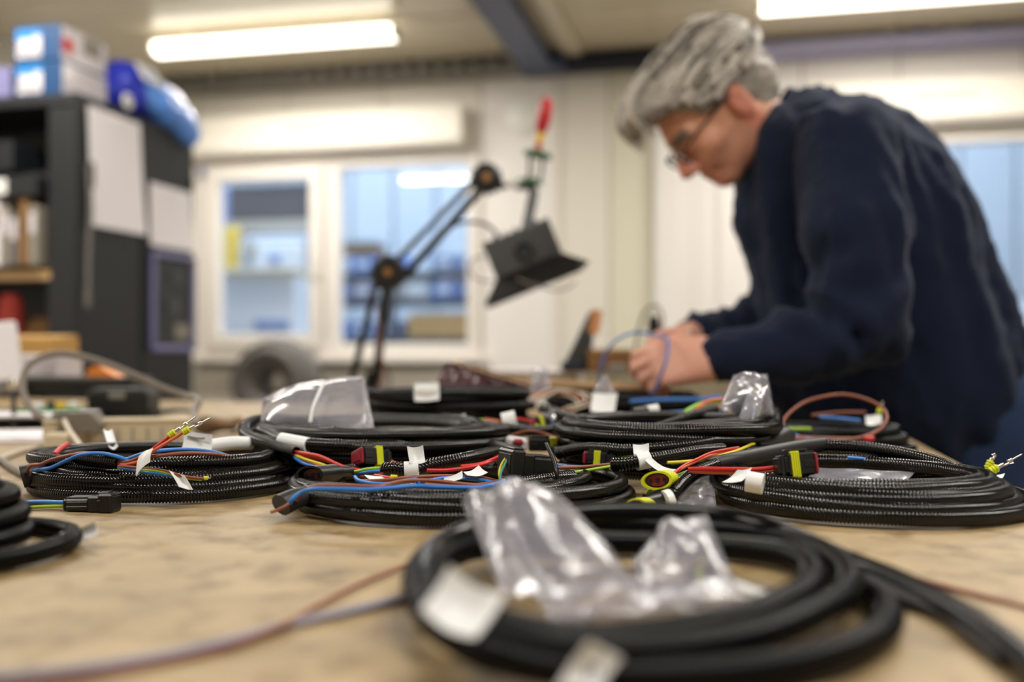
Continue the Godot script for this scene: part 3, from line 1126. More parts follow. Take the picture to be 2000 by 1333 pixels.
func cabinets() -> void:
	# front cabinet, open shelves towards the camera
	var h := 1.885
	var t := thing("cabinet", "dark grey steel cabinet with open shelves, nearer of the two", "cabinet", rp(-2.61, 0, 3.09), YAW)
	var w := 0.98
	part(t, "side", boxmesh(Vector3(0.02, h, 0.36), 0.003, Vector3(w / 2 - 0.01, h / 2, 0)), mats.cabinet_side)
	part(t, "side", boxmesh(Vector3(0.02, h, 0.36), 0.003, Vector3(-w / 2 + 0.01, h / 2, 0)), mats.cabinet_side)
	part(t, "top", boxmesh(Vector3(w, 0.04, 0.37), 0.003, Vector3(0, h - 0.018, 0)), mats.cabinet)
	part(t, "back", boxmesh(Vector3(w - 0.04, h - 0.04, 0.01), 0.002, Vector3(0, h / 2, -0.17)), mats.cabinet)
	for x in [-1, 1]:
		part(t, "post", boxmesh(Vector3(0.11, h - 0.04, 0.03), 0.005, Vector3(x * (w / 2 - 0.06), h / 2 - 0.02, 0.168)), mats.cabinet)
	for y in [0.1, 0.55, 0.97, 1.3, 1.62]:
		part(t, "shelf", boxmesh(Vector3(w - 0.05, 0.022, 0.33), 0.003, Vector3(0, y, -0.01)), mats.cabinet)
	part(t, "door_handle", boxmesh(Vector3(0.012, 0.09, 0.03), 0.004, Vector3(w / 2 + 0.006, 1.62, 0.12)), mats.charcoal)
	t = thing("cabinet", "dark grey steel cabinet standing behind the one with open shelves", "cabinet", rp(-2.61, 0, 3.455), YAW)
	part(t, "body", boxmesh(Vector3(w, h, 0.355), 0.004, Vector3(0, h / 2, 0)), mats.cabinet_side)
	part(t, "plinth", boxmesh(Vector3(w - 0.06, 0.06, 0.3), 0.004, Vector3(0, 0.03, -0.03)), mats.cabinet)
	part(t, "hinge", boxmesh(Vector3(0.008, 0.05, 0.02), 0.002, Vector3(w / 2 + 0.003, 1.7, -0.16)), mats.cabinet)
	# sheets of paper on the cabinet sides (x is 2.12 m left of the axis), each with a slight curl
	var sheet_on := func(label: String, v0: float, v1: float, y0: float, y1: float, lean: float) -> void:
		var o := thing("paper_sheet", label, "paper", rp(-2.113, y0, (v0 + v1) / 2), YAW)
		var grid := []
		for i in 7:
			var row := []
			for j in 7:
				var a := j / 6.0
				var b := i / 6.0
				row.append(Vector3(0.002 + 0.012 * b * b * (0.3 + a), (y1 - y0) * (1.0 - b) - 0.0, (0.5 - a) * (v1 - v0) - lean * b))
			grid.append(row)
		var s := Shape.new()
		s.sheet(grid, 0.0006)
		part(o, "sheet", s.mesh(), mats.paper)
		part(o, "magnet", boxmesh(Vector3(0.008, 0.02, 0.02), 0.003, Vector3(0.006, (y1 - y0) - 0.02, 0)), mats.lens_white)
	sheet_on.call("tall white paper sheet hung on the side of the nearer cabinet", 2.945, 3.25, 1.45, 1.855, 0.02)
	sheet_on.call("shorter white paper sheet hung on the side of the rear cabinet", 3.31, 3.6, 1.42, 1.655, 0.0)
	t = thing("strap", "worn grey strap dangling from the edge of the nearer cabinet", "strap", rp(-2.105, 1.2, 2.94), YAW)
	var sp := Shape.new()
	sp.tube(path([Vector3(0.004, 0.45, 0.0), Vector3(0.008, 0.3, -0.004), Vector3(0.006, 0.15, 0.002), Vector3(0.008, 0.02, 0.008)], 0.01), 0.011, 10, 0, 0.0, -1.0, 0.4)
	part(t, "webbing", sp.mesh(), mats.grey_hose)
	part(t, "end_tab", boxmesh(Vector3(0.01, 0.06, 0.03), 0.004, Vector3(0.008, 0.0, 0.01)), mats.grey_hose)
	# lilac framed window of the rear cabinet's side
	t = thing("framed_pane", "lilac framed dark pane low on the side of the rear cabinet", "framed pane", rp(-2.118, 1.02, 3.47), YAW)
	for b in [[0.0, 0.015, 0.3, 0.024], [0.0, 0.37, 0.3, 0.02]]:
		part(t, "frame", boxmesh(Vector3(0.02, b[3], b[2]), 0.004, Vector3(0.01, b[1], 0)), mats.lilac)
	for z in [-0.14, 0.14]:
		part(t, "frame", boxmesh(Vector3(0.02, 0.36, 0.02), 0.004, Vector3(0.01, 0.19, z)), mats.lilac)
	part(t, "backing", boxmesh(Vector3(0.006, 0.33, 0.26), 0.001, Vector3(0.004, 0.19, 0)), mats.cabinet)
	for b in [[0.29, -0.03, 0.05], [0.17, 0.0, 0.07], [0.08, -0.06, 0.06]]:
		part(t, "card", boxmesh(Vector3(0.006, b[2], 0.1), 0.001, Vector3(0.01, b[0], b[1])), mats.charcoal if b[0] > 0.1 else mats.book_grey)
	# binders and odds on the shelves
	var tones := ["book_grey", "book_brown", "grey_hose", "book_grey", "paper", "beige_plastic", "book_grey", "book_grey", "book_brown", "paper", "grey_hose", "beige_plastic"]
	for k in 12:
		var lb := "%s file spine on the middle cabinet shelf, %s from the open end post" % [["grey", "brown", "dark grey", "dull grey", "creased white", "beige", "mid grey", "faded grey", "tan", "plain white", "smoke grey", "cream"][k], ["first", "second", "third", "fourth", "fifth", "sixth", "seventh", "eighth", "ninth", "tenth", "eleventh", "twelfth"][k]]
		var bk := thing("file_binder", lb, "binder", rp(-2.27 - k * 0.036, 1.311, 2.99), YAW, "files on the middle cabinet shelf")
		var hh := 0.2 + 0.03 * sin(k * 2.1)
		part(bk, "cover", boxmesh(Vector3(0.032, hh, 0.22), 0.003, Vector3(0, hh / 2, 0)), mats[tones[k]])
		part(bk, "spine_label", boxmesh(Vector3(0.024, 0.07, 0.003), 0.001, Vector3(0, hh * 0.7, 0.111)), mats.book_brown if k % 3 == 1 else mats.box_white)
	t = thing("shelf_tray", "pinkish wooden tray under the files in the cabinet", "tray", rp(-2.47, 1.28, 2.93), YAW)
	part(t, "board", boxmesh(Vector3(0.5, 0.03, 0.05), 0.004, Vector3(0, 0.0, 0)), mats.tan_strip)
	part(t, "edge", boxmesh(Vector3(0.5, 0.008, 0.004), 0.001, Vector3(0, 0.012, 0.026)), mats.card)
	var odds := [["orange_pouch", "orange brown pouch on the lower cabinet shelf", "book_brown", -2.32, 0.16, 0.11], ["red_case", "dark red case on the lower cabinet shelf", "box_red", -2.45, 0.24, 0.05], ["white_cup", "pale cup on the lower cabinet shelf", "grey_hose", -2.26, 0.12, 0.04], ["green_tin", "dark green tin at the bottom of the lower cabinet shelf", "green_plastic", -2.28, 0.05, 0.08]]
	for o in odds:
		var b := thing(o[0], o[1], o[0].split("_")[1], rp(o[3], 0.982, 3.0 + (0.06 if o[0] == "orange_pouch" else 0.0)), YAW)
		var s := Shape.new()
		s.lathe([Vector2(0.001, 0), Vector2(o[5] * 0.9, 0), Vector2(o[5], o[4] * 0.1), Vector2(o[5] * 0.94, o[4] * 0.85), Vector2(o[5] * 0.6, o[4]), Vector2(0.001, o[4])], 20, Transform3D(), 0.7)
		part(b, "body", s.mesh(), mats[o[2]])
	t = thing("label_box", "black box with white front label on the upper cabinet shelf", "box", rp(-2.5, 1.631, 3.0), YAW)
	part(t, "carton", boxmesh(Vector3(0.3, 0.1, 0.24), 0.004, Vector3(0, 0.05, 0)), mats.cabinet_dark)
	part(t, "knob", boxmesh(Vector3(0.05, 0.05, 0.02), 0.012, Vector3(0.02, 0.07, 0.125)), mats.charcoal)
	t = thing("label_box", "black drawer box with white card below the upper shelf", "box", rp(-2.5, 1.311, 2.99), YAW)
	t.position = rp(-2.46, 1.535, 3.0)
	part(t, "drawer", boxmesh(Vector3(0.42, 0.07, 0.26), 0.004, Vector3(0, 0.04, 0)), mats.cabinet)
	part(t, "card", boxmesh(Vector3(0.14, 0.05, 0.004), 0.001, Vector3(0.03, 0.04, 0.132)), mats.lens_white)
	# two printed cartons, stacked, and the blue sack
	for k in 2:
		t = thing("printed_carton", "blue and white printed carton on the cabinet, %s of the stack" % ["lower", "upper"][k], "box", rp(-2.285 - 0.004 * k, 1.885 + 0.122 * k, 3.05), YAW, "printed cartons stacked on the cabinet")
		part(t, "carton", boxmesh(Vector3(0.18, 0.12, 0.25), 0.003, Vector3(0, 0.06, 0)), mats.box_blue)
		var pr := Shape.new()
		for b in [[-0.06, 0.05, 0.03, 0.05], [-0.03, 0.045, 0.03, 0.06], [0.0, 0.05, 0.03, 0.07], [-0.035, 0.028, 0.09, 0.03]]:
			pr.box(Vector3(b[0], b[1], 0.1255), Vector3(b[2], b[3], 0.001), 0.0002)
		part(t, "print", pr.mesh(), mats.box_white)
		part(t, "print", boxmesh(Vector3(0.1, 0.035, 0.001), 0.0002, Vector3(-0.035, 0.09, 0.1252)), mats.box_cyan)
		part(t, "side_print", boxmesh(Vector3(0.001, 0.112, 0.24), 0.0002, Vector3(0.0905, 0.06, 0)), mats.box_white)
		part(t, "side_print", boxmesh(Vector3(0.001, 0.05, 0.06), 0.0002, Vector3(0.0915, 0.085 - 0.03 * k, 0.09)), mats.box_red if k else mats.paper)
		if k:
			part(t, "side_print", boxmesh(Vector3(0.001, 0.06, 0.1), 0.0002, Vector3(0.0915, 0.08, -0.04)), mats.book_grey)
	t = thing("storage_box", "lilac box at the open end of the cabinet top beside the cartons", "box", rp(-2.52, 1.885, 3.05), YAW)
	part(t, "carton", boxmesh(Vector3(0.24, 0.11, 0.24), 0.004, Vector3(0, 0.055, 0)), mats.lilac)
	t = thing("blue_sack", "dark and light blue plastic sack slumped over the rear cabinet top", "sack", rp(-2.32, 1.885, 3.4), YAW)
	var body := Body.new(Vector3(-0.32, -0.12, -0.3), Vector3(0.36, 0.34, 0.42), 0.016)
	body.bone(Vector3(0.0, 0.09, 0.2), Vector3(0.02, 0.09, -0.1), 0.1, 0.1, 0.04, 1.3, Vector3.RIGHT)
	body.bone(Vector3(0.1, 0.12, 0.1), Vector3(0.12, 0.06, -0.16), 0.1, 0.1, 0.04)
	body.bone(Vector3(-0.12, 0.07, 0.1), Vector3(0.0, 0.06, -0.12), 0.09, 0.08, 0.04)
	body.bone(Vector3(-0.4, -0.2, 0.0), Vector3(0.2, -0.2, 0.0), 0.2, 0.2, 0.01, 1.6, Vector3.BACK, true)
	var ss := Shape.new()
	var fold := noise(5.0, 3, 12)
	var slump := func(p: Vector3, _n: Vector3) -> float: return absf(fold.get_noise_3dv(p)) * 0.03
	body.into(ss, slump)
	part(t, "film", ss.mesh(), mats.sack_blue)
	body = Body.new(Vector3(-0.1, -0.12, -0.3), Vector3(0.36, 0.3, 0.2), 0.016)
	body.bone(Vector3(0.13, 0.12, 0.06), Vector3(0.14, 0.05, -0.2), 0.085, 0.08, 0.04)
	body.bone(Vector3(0.21, 0.06, 0.0), Vector3(0.205, 0.0, -0.2), 0.03, 0.035, 0.06)
	ss = Shape.new()
	body.into(ss, slump)
	part(t, "loose_film", ss.mesh(), mats.sack_light)
	part(t, "patch", boxmesh(Vector3(0.004, 0.08, 0.13), 0.002, Vector3(0.2, 0.17, 0.08), Basis(Vector3.BACK, 0.5)), mats.lens_white)
	var em := Shape.new()
	em.lathe([Vector2(0.0, 0.0), Vector2(0.03, 0.0), Vector2(0.028, 0.006), Vector2(0.0, 0.006)], 20, Transform3D(Basis(Vector3.BACK, -PI / 2), Vector3(0.17, 0.05, 0.17)))
	part(t, "emblem", em.mesh(), mats.lens_white)


# one hand: x from wrist to knuckles, y the back of the hand, z towards the thumb
func hand_into(s: Shape, at: Vector3, x: Vector3, back: Vector3, side: float, curl: Array) -> void:
	x = x.normalized()
	var y := (back - x * back.dot(x)).normalized()
	var z := x.cross(y) * side
	var g := func(p: Vector3) -> Vector3: return at + x * p.x + y * p.y + z * p.z
	var b := Body.new(at - Vector3(0.17, 0.17, 0.17), at + Vector3(0.17, 0.17, 0.17), 0.004)
	b.bone(g.call(Vector3(-0.05, 0, 0)), g.call(Vector3(0.01, 0, 0)), 0.026, 0.025, 0.01, 1.15, z)
	for k in 4:
		var zz: float = [0.03, 0.011, -0.009, -0.028][k]
		b.bone(g.call(Vector3(0.005, 0, zz * 0.6)), g.call(Vector3(0.088 - absf(k - 1.2) * 0.005, 0.003, zz)), 0.017, 0.0125, 0.016)
		var p := Vector3(0.088 - absf(k - 1.2) * 0.005, 0.003, zz)
		var ang := 0.0
		var lens: Array = [[0.042, 0.026, 0.02], [0.046, 0.029, 0.021], [0.042, 0.027, 0.021], [0.033, 0.021, 0.018]][k]
		for j in 3:
			ang += deg_to_rad(curl[k][j])
			var q: Vector3 = p + Vector3(cos(ang), -sin(ang), -zz * 0.25) * float(lens[j])
			b.bone(g.call(p), g.call(q), [0.0108, 0.0096, 0.0086][j], [0.0097, 0.0087, 0.0074][j], 0.005)
			p = q
	var t0 := Vector3(0.018, -0.006, 0.024)
	var t1 := Vector3(0.055, -0.022, 0.046)
	var t2 := Vector3(0.088, -0.036, 0.044)
	var t3 := Vector3(0.112, -0.046, 0.034)
	b.bone(g.call(t0), g.call(t1), 0.018, 0.0135, 0.014)
	b.bone(g.call(t1), g.call(t2), 0.012, 0.0106, 0.006)
	b.bone(g.call(t2), g.call(t3), 0.0106, 0.0085, 0.006)
	var tint := func(_p: Vector3, _n: Vector3) -> Color: return Color(0.72, 0.37, 0.275)
	b.into(s, null, tint)


func person() -> void:
	var root := thing("person", "grey haired man in navy zip jacket stooping over the bench, wire in hands", "person", Vector3(0.86, 0, -1.86))
	var z := Vector3.BACK
	# head axes: fw where the face looks, dn from crown to chin, z towards the camera
	var hc := Vector3(0.3703, 1.4795, -1.8700)
	var turn := Basis(Vector3(0.2, 1, 0).normalized(), 0.1)
	var fw := turn * Vector3(-0.575, -0.818, 0.0)
	var dn := turn * Vector3(0.818, -0.575, 0.0)
	var sd := turn * z
	var H := func(f: float, d: float, s: float) -> Vector3: return hc + fw * f + dn * d + sd * s
	var frame := Basis(fw, dn, sd)
	var skin := Shape.new()
	# ---- head and neck
	var b := Body.new(hc - Vector3(0.19, 0.2, 0.15), hc + Vector3(0.24, 0.17, 0.15), 0.005)
	b.ball(H.call(-0.02, -0.03, 0), frame, Vector3(0.1, 0.088, 0.076), 0.02)
	b.bone(H.call(0.035, -0.01, 0), H.call(0.04, 0.06, 0), 0.056, 0.046, 0.025, 1.1, sd)
	for s in [-1.0, 1.0]:
		b.bone(H.call(-0.015, 0.06, s * 0.048), H.call(0.066, 0.092, s * 0.016), 0.02, 0.019, 0.03)
		b.bone(H.call(0.055, 0.03, s * 0.042), H.call(0.07, 0.05, s * 0.03), 0.024, 0.018, 0.02)
		b.bone(H.call(0.08, -0.02, s * 0.012), H.call(0.07, -0.016, s * 0.05), 0.014, 0.011, 0.014)
		b.ball(H.call(0.094, 0.004, s * 0.033), frame, Vector3(0.012, 0.011, 0.016), 0.012, true)
		b.ball(H.call(0.075, 0.003, s * 0.033), frame, Vector3(0.012, 0.012, 0.013), 0.003)
		b.bone(H.call(0.08, 0.008, s * 0.024), H.call(0.078, 0.008, s * 0.042), 0.005, 0.004, 0.006)
		b.bone(H.call(0.105, 0.038, s * 0.013), H.call(0.095, 0.042, s * 0.015), 0.009, 0.007, 0.006)
		b.ball(H.call(-0.026, 0.022, s * 0.077), Basis(fw, dn, sd) * Basis(Vector3.BACK, -0.25), Vector3(0.02, 0.035, 0.012), 0.008)
		b.ball(H.call(-0.02, 0.02, s * 0.09), frame, Vector3(0.008, 0.016, 0.006), 0.006, true)
	b.bone(H.call(0.086, -0.012, 0), H.call(0.117, 0.03, 0), 0.01, 0.0135, 0.012)
	b.bone(H.call(0.093, 0.061, -0.014), H.call(0.093, 0.061, 0.014), 0.0085, 0.0085, 0.008)
	b.bone(H.call(0.09, 0.073, -0.012), H.call(0.09, 0.073, 0.012), 0.0095, 0.0095, 0.008)
	b.bone(H.call(0.088, 0.067, -0.02), H.call(0.088, 0.067, 0.02), 0.0025, 0.0025, 0.004, 1.0, z, true)
	b.bone(H.call(0.078, 0.094, -0.01), H.call(0.078, 0.094, 0.01), 0.019, 0.019, 0.016)
	b.bone(H.call(-0.03, 0.05, 0), Vector3(0.5627, 1.3833, -1.8700), 0.062, 0.07, 0.03)
	var cheek := Color(0.7, 0.345, 0.22)
	var face_tint := func(p: Vector3, _n: Vector3) -> Color:
		var q := p - hc
		var f := q.dot(fw)
		var d := q.dot(dn)
		var s := absf(q.dot(sd))
		var col := cheek
		if f > 0.05 and d > 0.054 and d < 0.08 and s < 0.022:
			col = Color(0.52, 0.2, 0.15)                       # lips
		elif f > 0.07 and d < -0.012 and d > -0.03 and s > 0.01:
			col = Color(0.16, 0.12, 0.1)                        # brows
		elif f > 0.09 and d > 0.0:
			col = Color(0.66, 0.27, 0.19)                      # nose
		elif s > 0.07 and f < 0.0:
			col = Color(0.68, 0.26, 0.18)                      # ears
		elif d > 0.04 and f > -0.02:
			col = Color(0.56, 0.27, 0.18)                      # shaved beard
		return col
	b.into(skin, null, face_tint)
	# ---- hands, then the trunk and limbs that the clothes hide
	var wl := Vector3(0.3226, 1.0189, -1.6000)
	var wr := Vector3(0.3194, 1.0537, -1.8000)
	hand_into(skin, wl, Vector3(-1, -0.12, -0.12), Vector3(0.1, 0.45, 1), 1.0, [[30, 50, 30], [38, 52, 32], [46, 54, 32], [54, 56, 30]])
	hand_into(skin, wr, Vector3(-0.9, -0.22, 0.55), Vector3(0.25, 0.65, -0.6), -1.0, [[26, 44, 30], [40, 52, 30], [50, 54, 30], [58, 54, 30]])
	var hipl := Vector3(0.87, 0.86, -1.77)
	var hipr := Vector3(0.87, 0.86, -1.97)
	b = Body.new(Vector3(0.1, 0.0, -2.25), Vector3(1.12, 1.5, -1.5), 0.028)
	b.bone(Vector3(0.8032, 0.8639, -1.8700), Vector3(0.6349, 1.2775, -1.8700), 0.12, 0.14, 0.05, 1.25, z)
	b.bone(Vector3(0.6349, 1.2775, -1.8700), Vector3(0.5675, 1.3833, -1.8700), 0.13, 0.08, 0.05, 1.3, z)
	for a in [[Vector3(0.5651, 1.3673, -1.6900), Vector3(0.5785, 1.0789, -1.6300), wl], [Vector3(0.6034, 1.4043, -2.0400), Vector3(0.5934, 1.0794, -2.0600), wr]]:
		b.bone(a[0], a[1], 0.05, 0.032, 0.03)
		b.bone(a[1], a[2], 0.03, 0.026, 0.02)
	for a in [hipl, hipr]:
		var knee: Vector3 = a + Vector3(-0.01, -0.4, 0.01)
		b.bone(a, knee, 0.085, 0.058, 0.04)
		b.bone(knee, knee + Vector3(0.03, -0.38, 0), 0.055, 0.04, 0.03)
	var plain_tint := func(_p: Vector3, _n: Vector3) -> Color: return cheek
	b.into(skin, null, plain_tint)
	wpart(root, "body", skin.mesh(), mats.skin_tinted)
	# ---- hair: a cap of thick waves
	var hb := Body.new(hc - Vector3(0.22, 0.2, 0.17), hc + Vector3(0.2, 0.22, 0.17), 0.0055)
	hb.ball(H.call(-0.022, -0.04, 0), frame, Vector3(0.118, 0.096, 0.094), 0.02)
	hb.ball(H.call(0.055, -0.096, 0), frame, Vector3(0.052, 0.038, 0.072), 0.035)
	hb.ball(H.call(0.087, -0.106, 0.02), frame, Vector3(0.03, 0.024, 0.045), 0.03)
	hb.ball(H.call(-0.085, 0.01, 0), frame, Vector3(0.062, 0.062, 0.074), 0.03)
	hb.ball(H.call(-0.07, 0.05, 0), frame, Vector3(0.045, 0.04, 0.062), 0.03)
	hb.ball(H.call(-0.08, -0.07, 0.01), frame, Vector3(0.06, 0.04, 0.07), 0.03)
	hb.ball(H.call(0.125, 0.0, 0), frame, Vector3(0.105, 0.088, 0.17), 0.012, true)
	hb.ball(H.call(0.03, 0.07, 0), frame, Vector3(0.085, 0.085, 0.2), 0.012, true)
	for s in [-1.0, 1.0]:
		hb.ball(H.call(-0.022, 0.035, s * 0.09), frame, Vector3(0.022, 0.04, 0.04), 0.01, true)
	var strands := noise(1.0, 3, 31)
	var wav := noise(1.0, 2, 77)
	wav.fractal_type = FastNoiseLite.FRACTAL_RIDGED
	var flow := func(p: Vector3) -> Vector3:
		var q := p - hc
		var sw := 0.7 * sin(q.dot(fw) * 22.0)
		return Vector3(q.dot(fw) * 18.0, q.dot(dn) * 34.0 + q.dot(fw) * 9.0 + sw, q.dot(sd) * 34.0)
	var hs := Shape.new()
	var waves := func(p: Vector3, _n: Vector3) -> float:
		var w: Vector3 = flow.call(p)
		return wav.get_noise_3dv(w * 0.7) * 0.007
	var greys := func(p: Vector3, _n: Vector3) -> Color:
		var w: Vector3 = flow.call(p)
		var g := clampf(0.62 + 0.4 * strands.get_noise_3dv(w * 0.7 + Vector3(3, 7, 1)), 0.0, 1.0)
		return Color(0.1, 0.088, 0.072).lerp(Color(0.5, 0.46, 0.41), g)
	hb.into(hs, waves, greys)
	# locks combed back from the forehead over the crown
	var rng := RandomNumberGenerator.new()
	rng.seed = 11
	for k in 700:
		var phi := rng.randf_range(-1.9, 1.9)
		var th := rng.randf_range(0.12, 2.3)
		var run := rng.randf_range(0.55, 1.1)
		var wob := rng.randf_range(0.0, TAU)
		var lift := rng.randf_range(0.95, 1.05)
		var flick := rng.randf_range(-0.02, 0.09) * (1.0 if k % 3 == 0 else 0.3)
		var lock := []
		var ok := true
		for i in 6:
			var a := th + run * i / 5.0
			var ph := phi + 0.045 * sin(wob + i * 1.1) + 0.12 * i / 5.0 * signf(phi)
			var up := 0.11 * smoothstep(1.7, 2.5, a) + lift + flick * i / 5.0 + 0.014 * sin(wob * 2.0 + i * 1.4)
			var quiff := 0.028 * exp(-pow((a - 0.7) / 0.5, 2.0)) * maxf(cos(ph), 0.0)
			var f := -0.02 + (0.13 * cos(a)) * up
			var d := -0.036 - (0.102 + quiff) * sin(a) * cos(ph) * up
			var s2 := 0.1 * sin(a) * sin(ph) * up
			if pow((f - 0.125) / 0.1, 2.0) + pow(d / 0.086, 2.0) < 1.0 or d > -0.012 and f > -0.06 or d > 0.075 or f > 0.128:
				ok = false
			lock.append(H.call(f, d, s2))
		if not ok:
			continue
		var n0 := hs.v.size()
		hs.tube(path(lock, 0.008), rng.randf_range(0.004, 0.0105), 7, 0, 0.0, 0.001)
		var shade := clampf(rng.randfn(0.7, 0.13) + 1.15 * strands.get_noise_2d(phi * 4.5, th * 1.3) - 0.5 * exp(-pow((th - 1.45) / 0.3, 2.0)) * pow(maxf(cos(phi - 0.25), 0.0), 2.0), 0.0, 1.0)
		var col := Color(0.07, 0.06, 0.05).lerp(Color(0.58, 0.54, 0.49), shade)
		for i in hs.v.size() - n0:
			hs.c.append(col)
	# the forelock, falling in wisps over the brow
	for k in 70:
		var s0 := rng.randf_range(-0.065, 0.07)
		var tip := rng.randf_range(-0.095, -0.062) + absf(s0) * 0.25
		var lock := [H.call(0.02 + rng.randf_range(-0.02, 0.03), -0.135, s0 * 0.8), H.call(0.075, -0.138 + rng.randf_range(-0.006, 0.006), s0 * 0.95), H.call(0.108 + rng.randf_range(-0.01, 0.006), -0.115, s0), H.call(0.114 + rng.randf_range(-0.012, 0.01), tip, s0 * 1.05)]
		var n0 := hs.v.size()
		hs.tube(path(lock, 0.008), rng.randf_range(0.004, 0.009), 7, 0, 0.0, 0.0008)
		var col := Color(0.07, 0.06, 0.05).lerp(Color(0.58, 0.54, 0.49), clampf(rng.randfn(0.72, 0.16), 0.0, 1.0))
		for i in hs.v.size() - n0:
			hs.c.append(col)
	wpart(root, "hair", hs.mesh(), mats.hair)
	# ---- spectacles
	var gs := Shape.new()
	for s in [-1.0, 1.0]:
		var ring := []
		for k in 21:
			var t := TAU * k / 20.0
			ring.append(H.call(0.108, 0.004 + 0.015 * sin(t), s * 0.033 + 0.022 * cos(t)))
		gs.tube(path(ring, 0.004), 0.0026, 6)
		gs.tube(path([H.call(0.104, -0.002, s * 0.056), H.call(0.08, -0.006, s * 0.072), H.call(0.03, -0.004, s * 0.08), H.call(-0.025, 0.002, s * 0.083)], 0.006), 0.0022, 6)
	gs.tube(path([H.call(0.108, 0.0, -0.011), H.call(0.112, -0.003, 0), H.call(0.108, 0.0, 0.011)], 0.004), 0.0016, 6)
	var gl := wpart(root, "spectacles", gs.mesh(), mats.black_metal)
	for s in [-1.0, 1.0]:
		var ls := Shape.new()
		var ring2 := []
		for k in 16:
			var t := TAU * k / 16.0
			ring2.append(H.call(0.108, 0.004 + 0.0145 * sin(t), s * 0.033 + 0.0215 * cos(t)))
		ls.face(ring2, fw)
		part(gl, "spectacle_lens", ls.mesh(), mats.glass)
	# ---- jacket
	b = Body.new(Vector3(0.2, 0.72, -2.3), Vector3(1.1, 1.56, -1.42), 0.0115)
	b.bone(Vector3(0.8292, 0.8158, -1.8700), Vector3(0.7647, 0.9745, -1.8700), 0.13, 0.178, 0.06, 1.15, z)
	b.bone(Vector3(0.7647, 0.9745, -1.8700), Vector3(0.7070, 1.1140, -1.8700), 0.178, 0.178, 0.06, 1.15, z)
	b.bone(Vector3(0.7070, 1.1140, -1.8700), Vector3(0.6637, 1.2390, -1.8700), 0.178, 0.175, 0.06, 1.18, z)
	b.bone(Vector3(0.6637, 1.2390, -1.8700), Vector3(0.6156, 1.3448, -1.8700), 0.172, 0.15, 0.06, 1.22, z)
	b.bone(Vector3(0.6156, 1.3448, -1.8700), Vector3(0.5627, 1.4122, -1.8700), 0.145, 0.095, 0.06, 1.3, z)
	b.bone(Vector3(0.5387, 1.4025, -1.8700), Vector3(0.4810, 1.2871, -1.8700), 0.085, 0.06, 0.05, 1.3, z)       # chest front under the collar
	b.bone(Vector3(0.5348, 1.2775, -1.8700), Vector3(0.5502, 1.0755, -1.8700), 0.082, 0.085, 0.04, 1.5, z)
	b.bone(Vector3(0.5660, 1.3654, -1.6800), Vector3(0.5517, 1.2287, -1.6200), 0.088, 0.081, 0.026)
	b.bone(Vector3(0.5517, 1.2287, -1.6200), Vector3(0.5679, 1.0823, -1.6000), 0.081, 0.068, 0.018)
	b.bone(Vector3(0.5679, 1.0823, -1.6000), Vector3(0.4609, 1.0354, -1.6000), 0.068, 0.056, 0.014)
	b.bone(Vector3(0.4638, 1.0353, -1.6100), Vector3(0.3391, 1.0230, -1.6000), 0.057, 0.043, 0.02)
	b.bone(Vector3(0.6131, 1.4007, -2.0200), Vector3(0.5934, 1.1006, -2.0600), 0.08, 0.066, 0.04)
	b.bone(Vector3(0.5934, 1.1006, -2.0600), Vector3(0.3417, 1.0558, -1.8250), 0.062, 0.041, 0.02)
	b.bone(Vector3(0.5736, 1.0273, -1.8900), Vector3(0.6368, 0.9398, -1.8900), 0.12, 0.125, 0.05, 1.1, z)
	b.bone(Vector3(1.0610, 0.3723, -1.8700) + z * 0.6, Vector3(1.0610, 0.3723, -1.8700) - z * 0.6, 0.5, 0.5, 0.006, 1.0, z, true)   # hem
	var sh0 := Vector3(0.5500, 1.3287, -1.6200)
	var el := Vector3(0.5679, 1.0823, -1.6000)
	var hip := Vector3(0.5597, 0.9496, -1.7000)
	var crook0 := Vector3(0.4568, 1.1127, -1.6000)
	var crook1 := Vector3(0.5312, 1.0571, -1.5600)
	var wr2 := noise(1.0, 2, 55)
	wr2.fractal_type = FastNoiseLite.FRACTAL_RIDGED
	var js := Shape.new()
	var arm := (el - sh0).normalized()
	var folds := func(p: Vector3, _n: Vector3) -> float:
		# long soft folds that hang down the trunk, tighter ones that wind round the bent elbow
		var q := p - sh0
		var hang := wr2.get_noise_3dv(Vector3(q.x * 9.0 + q.y * 2.2, q.y * 1.6, q.z * 5.0)) * 0.017
		var near := clampf(1.0 - p.distance_to(el) / 0.17, 0.0, 1.0)
		var wind := sin((p - el).dot(Vector3(-0.55, 0.84, 0)) * 95.0 + (p - el).dot(arm) * 20.0 + 1.2) * 0.009 * near
		var cuff := wr2.get_noise_3dv(p * 16.0) * 0.004
		var waist := clampf(1.0 - absf(p.y - hip.y) / 0.2, 0.0, 1.0) * wr2.get_noise_3dv(Vector3(q.x * 6.0 - q.y * 5.0, q.y * 9.0, q.z * 4.0)) * 0.012
		var h := clampf((p - crook0).dot(crook1 - crook0) / crook0.distance_squared_to(crook1), 0.0, 1.0)
		var gap := Vector2(p.x - lerpf(crook0.x, crook1.x, h), p.y - lerpf(crook0.y, crook1.y, h)).length()
		var crease := -0.022 * exp(-pow(gap / 0.013, 2.0)) + 0.012 * exp(-pow((gap - 0.03) / 0.016, 2.0))
		if p.z < -1.75:
			crease = 0.0
		if p.z > -1.73:
			waist = 0.0
			if p.x < el.x - 0.07:
				hang *= 0.2
		return hang + wind + cuff + waist + crease - 0.004
	b.clear_bench(TOP + 0.004, 0.268, YAW)
	b.into(js, folds)
	var jk := wpart(root, "jacket", js.mesh(), mats.fleece)
	# standing collar
	var ax := Vector3(0.4810, 1.4333, -1.8700)
	var low := Vector3(0.5531, 1.3852, -1.8700)
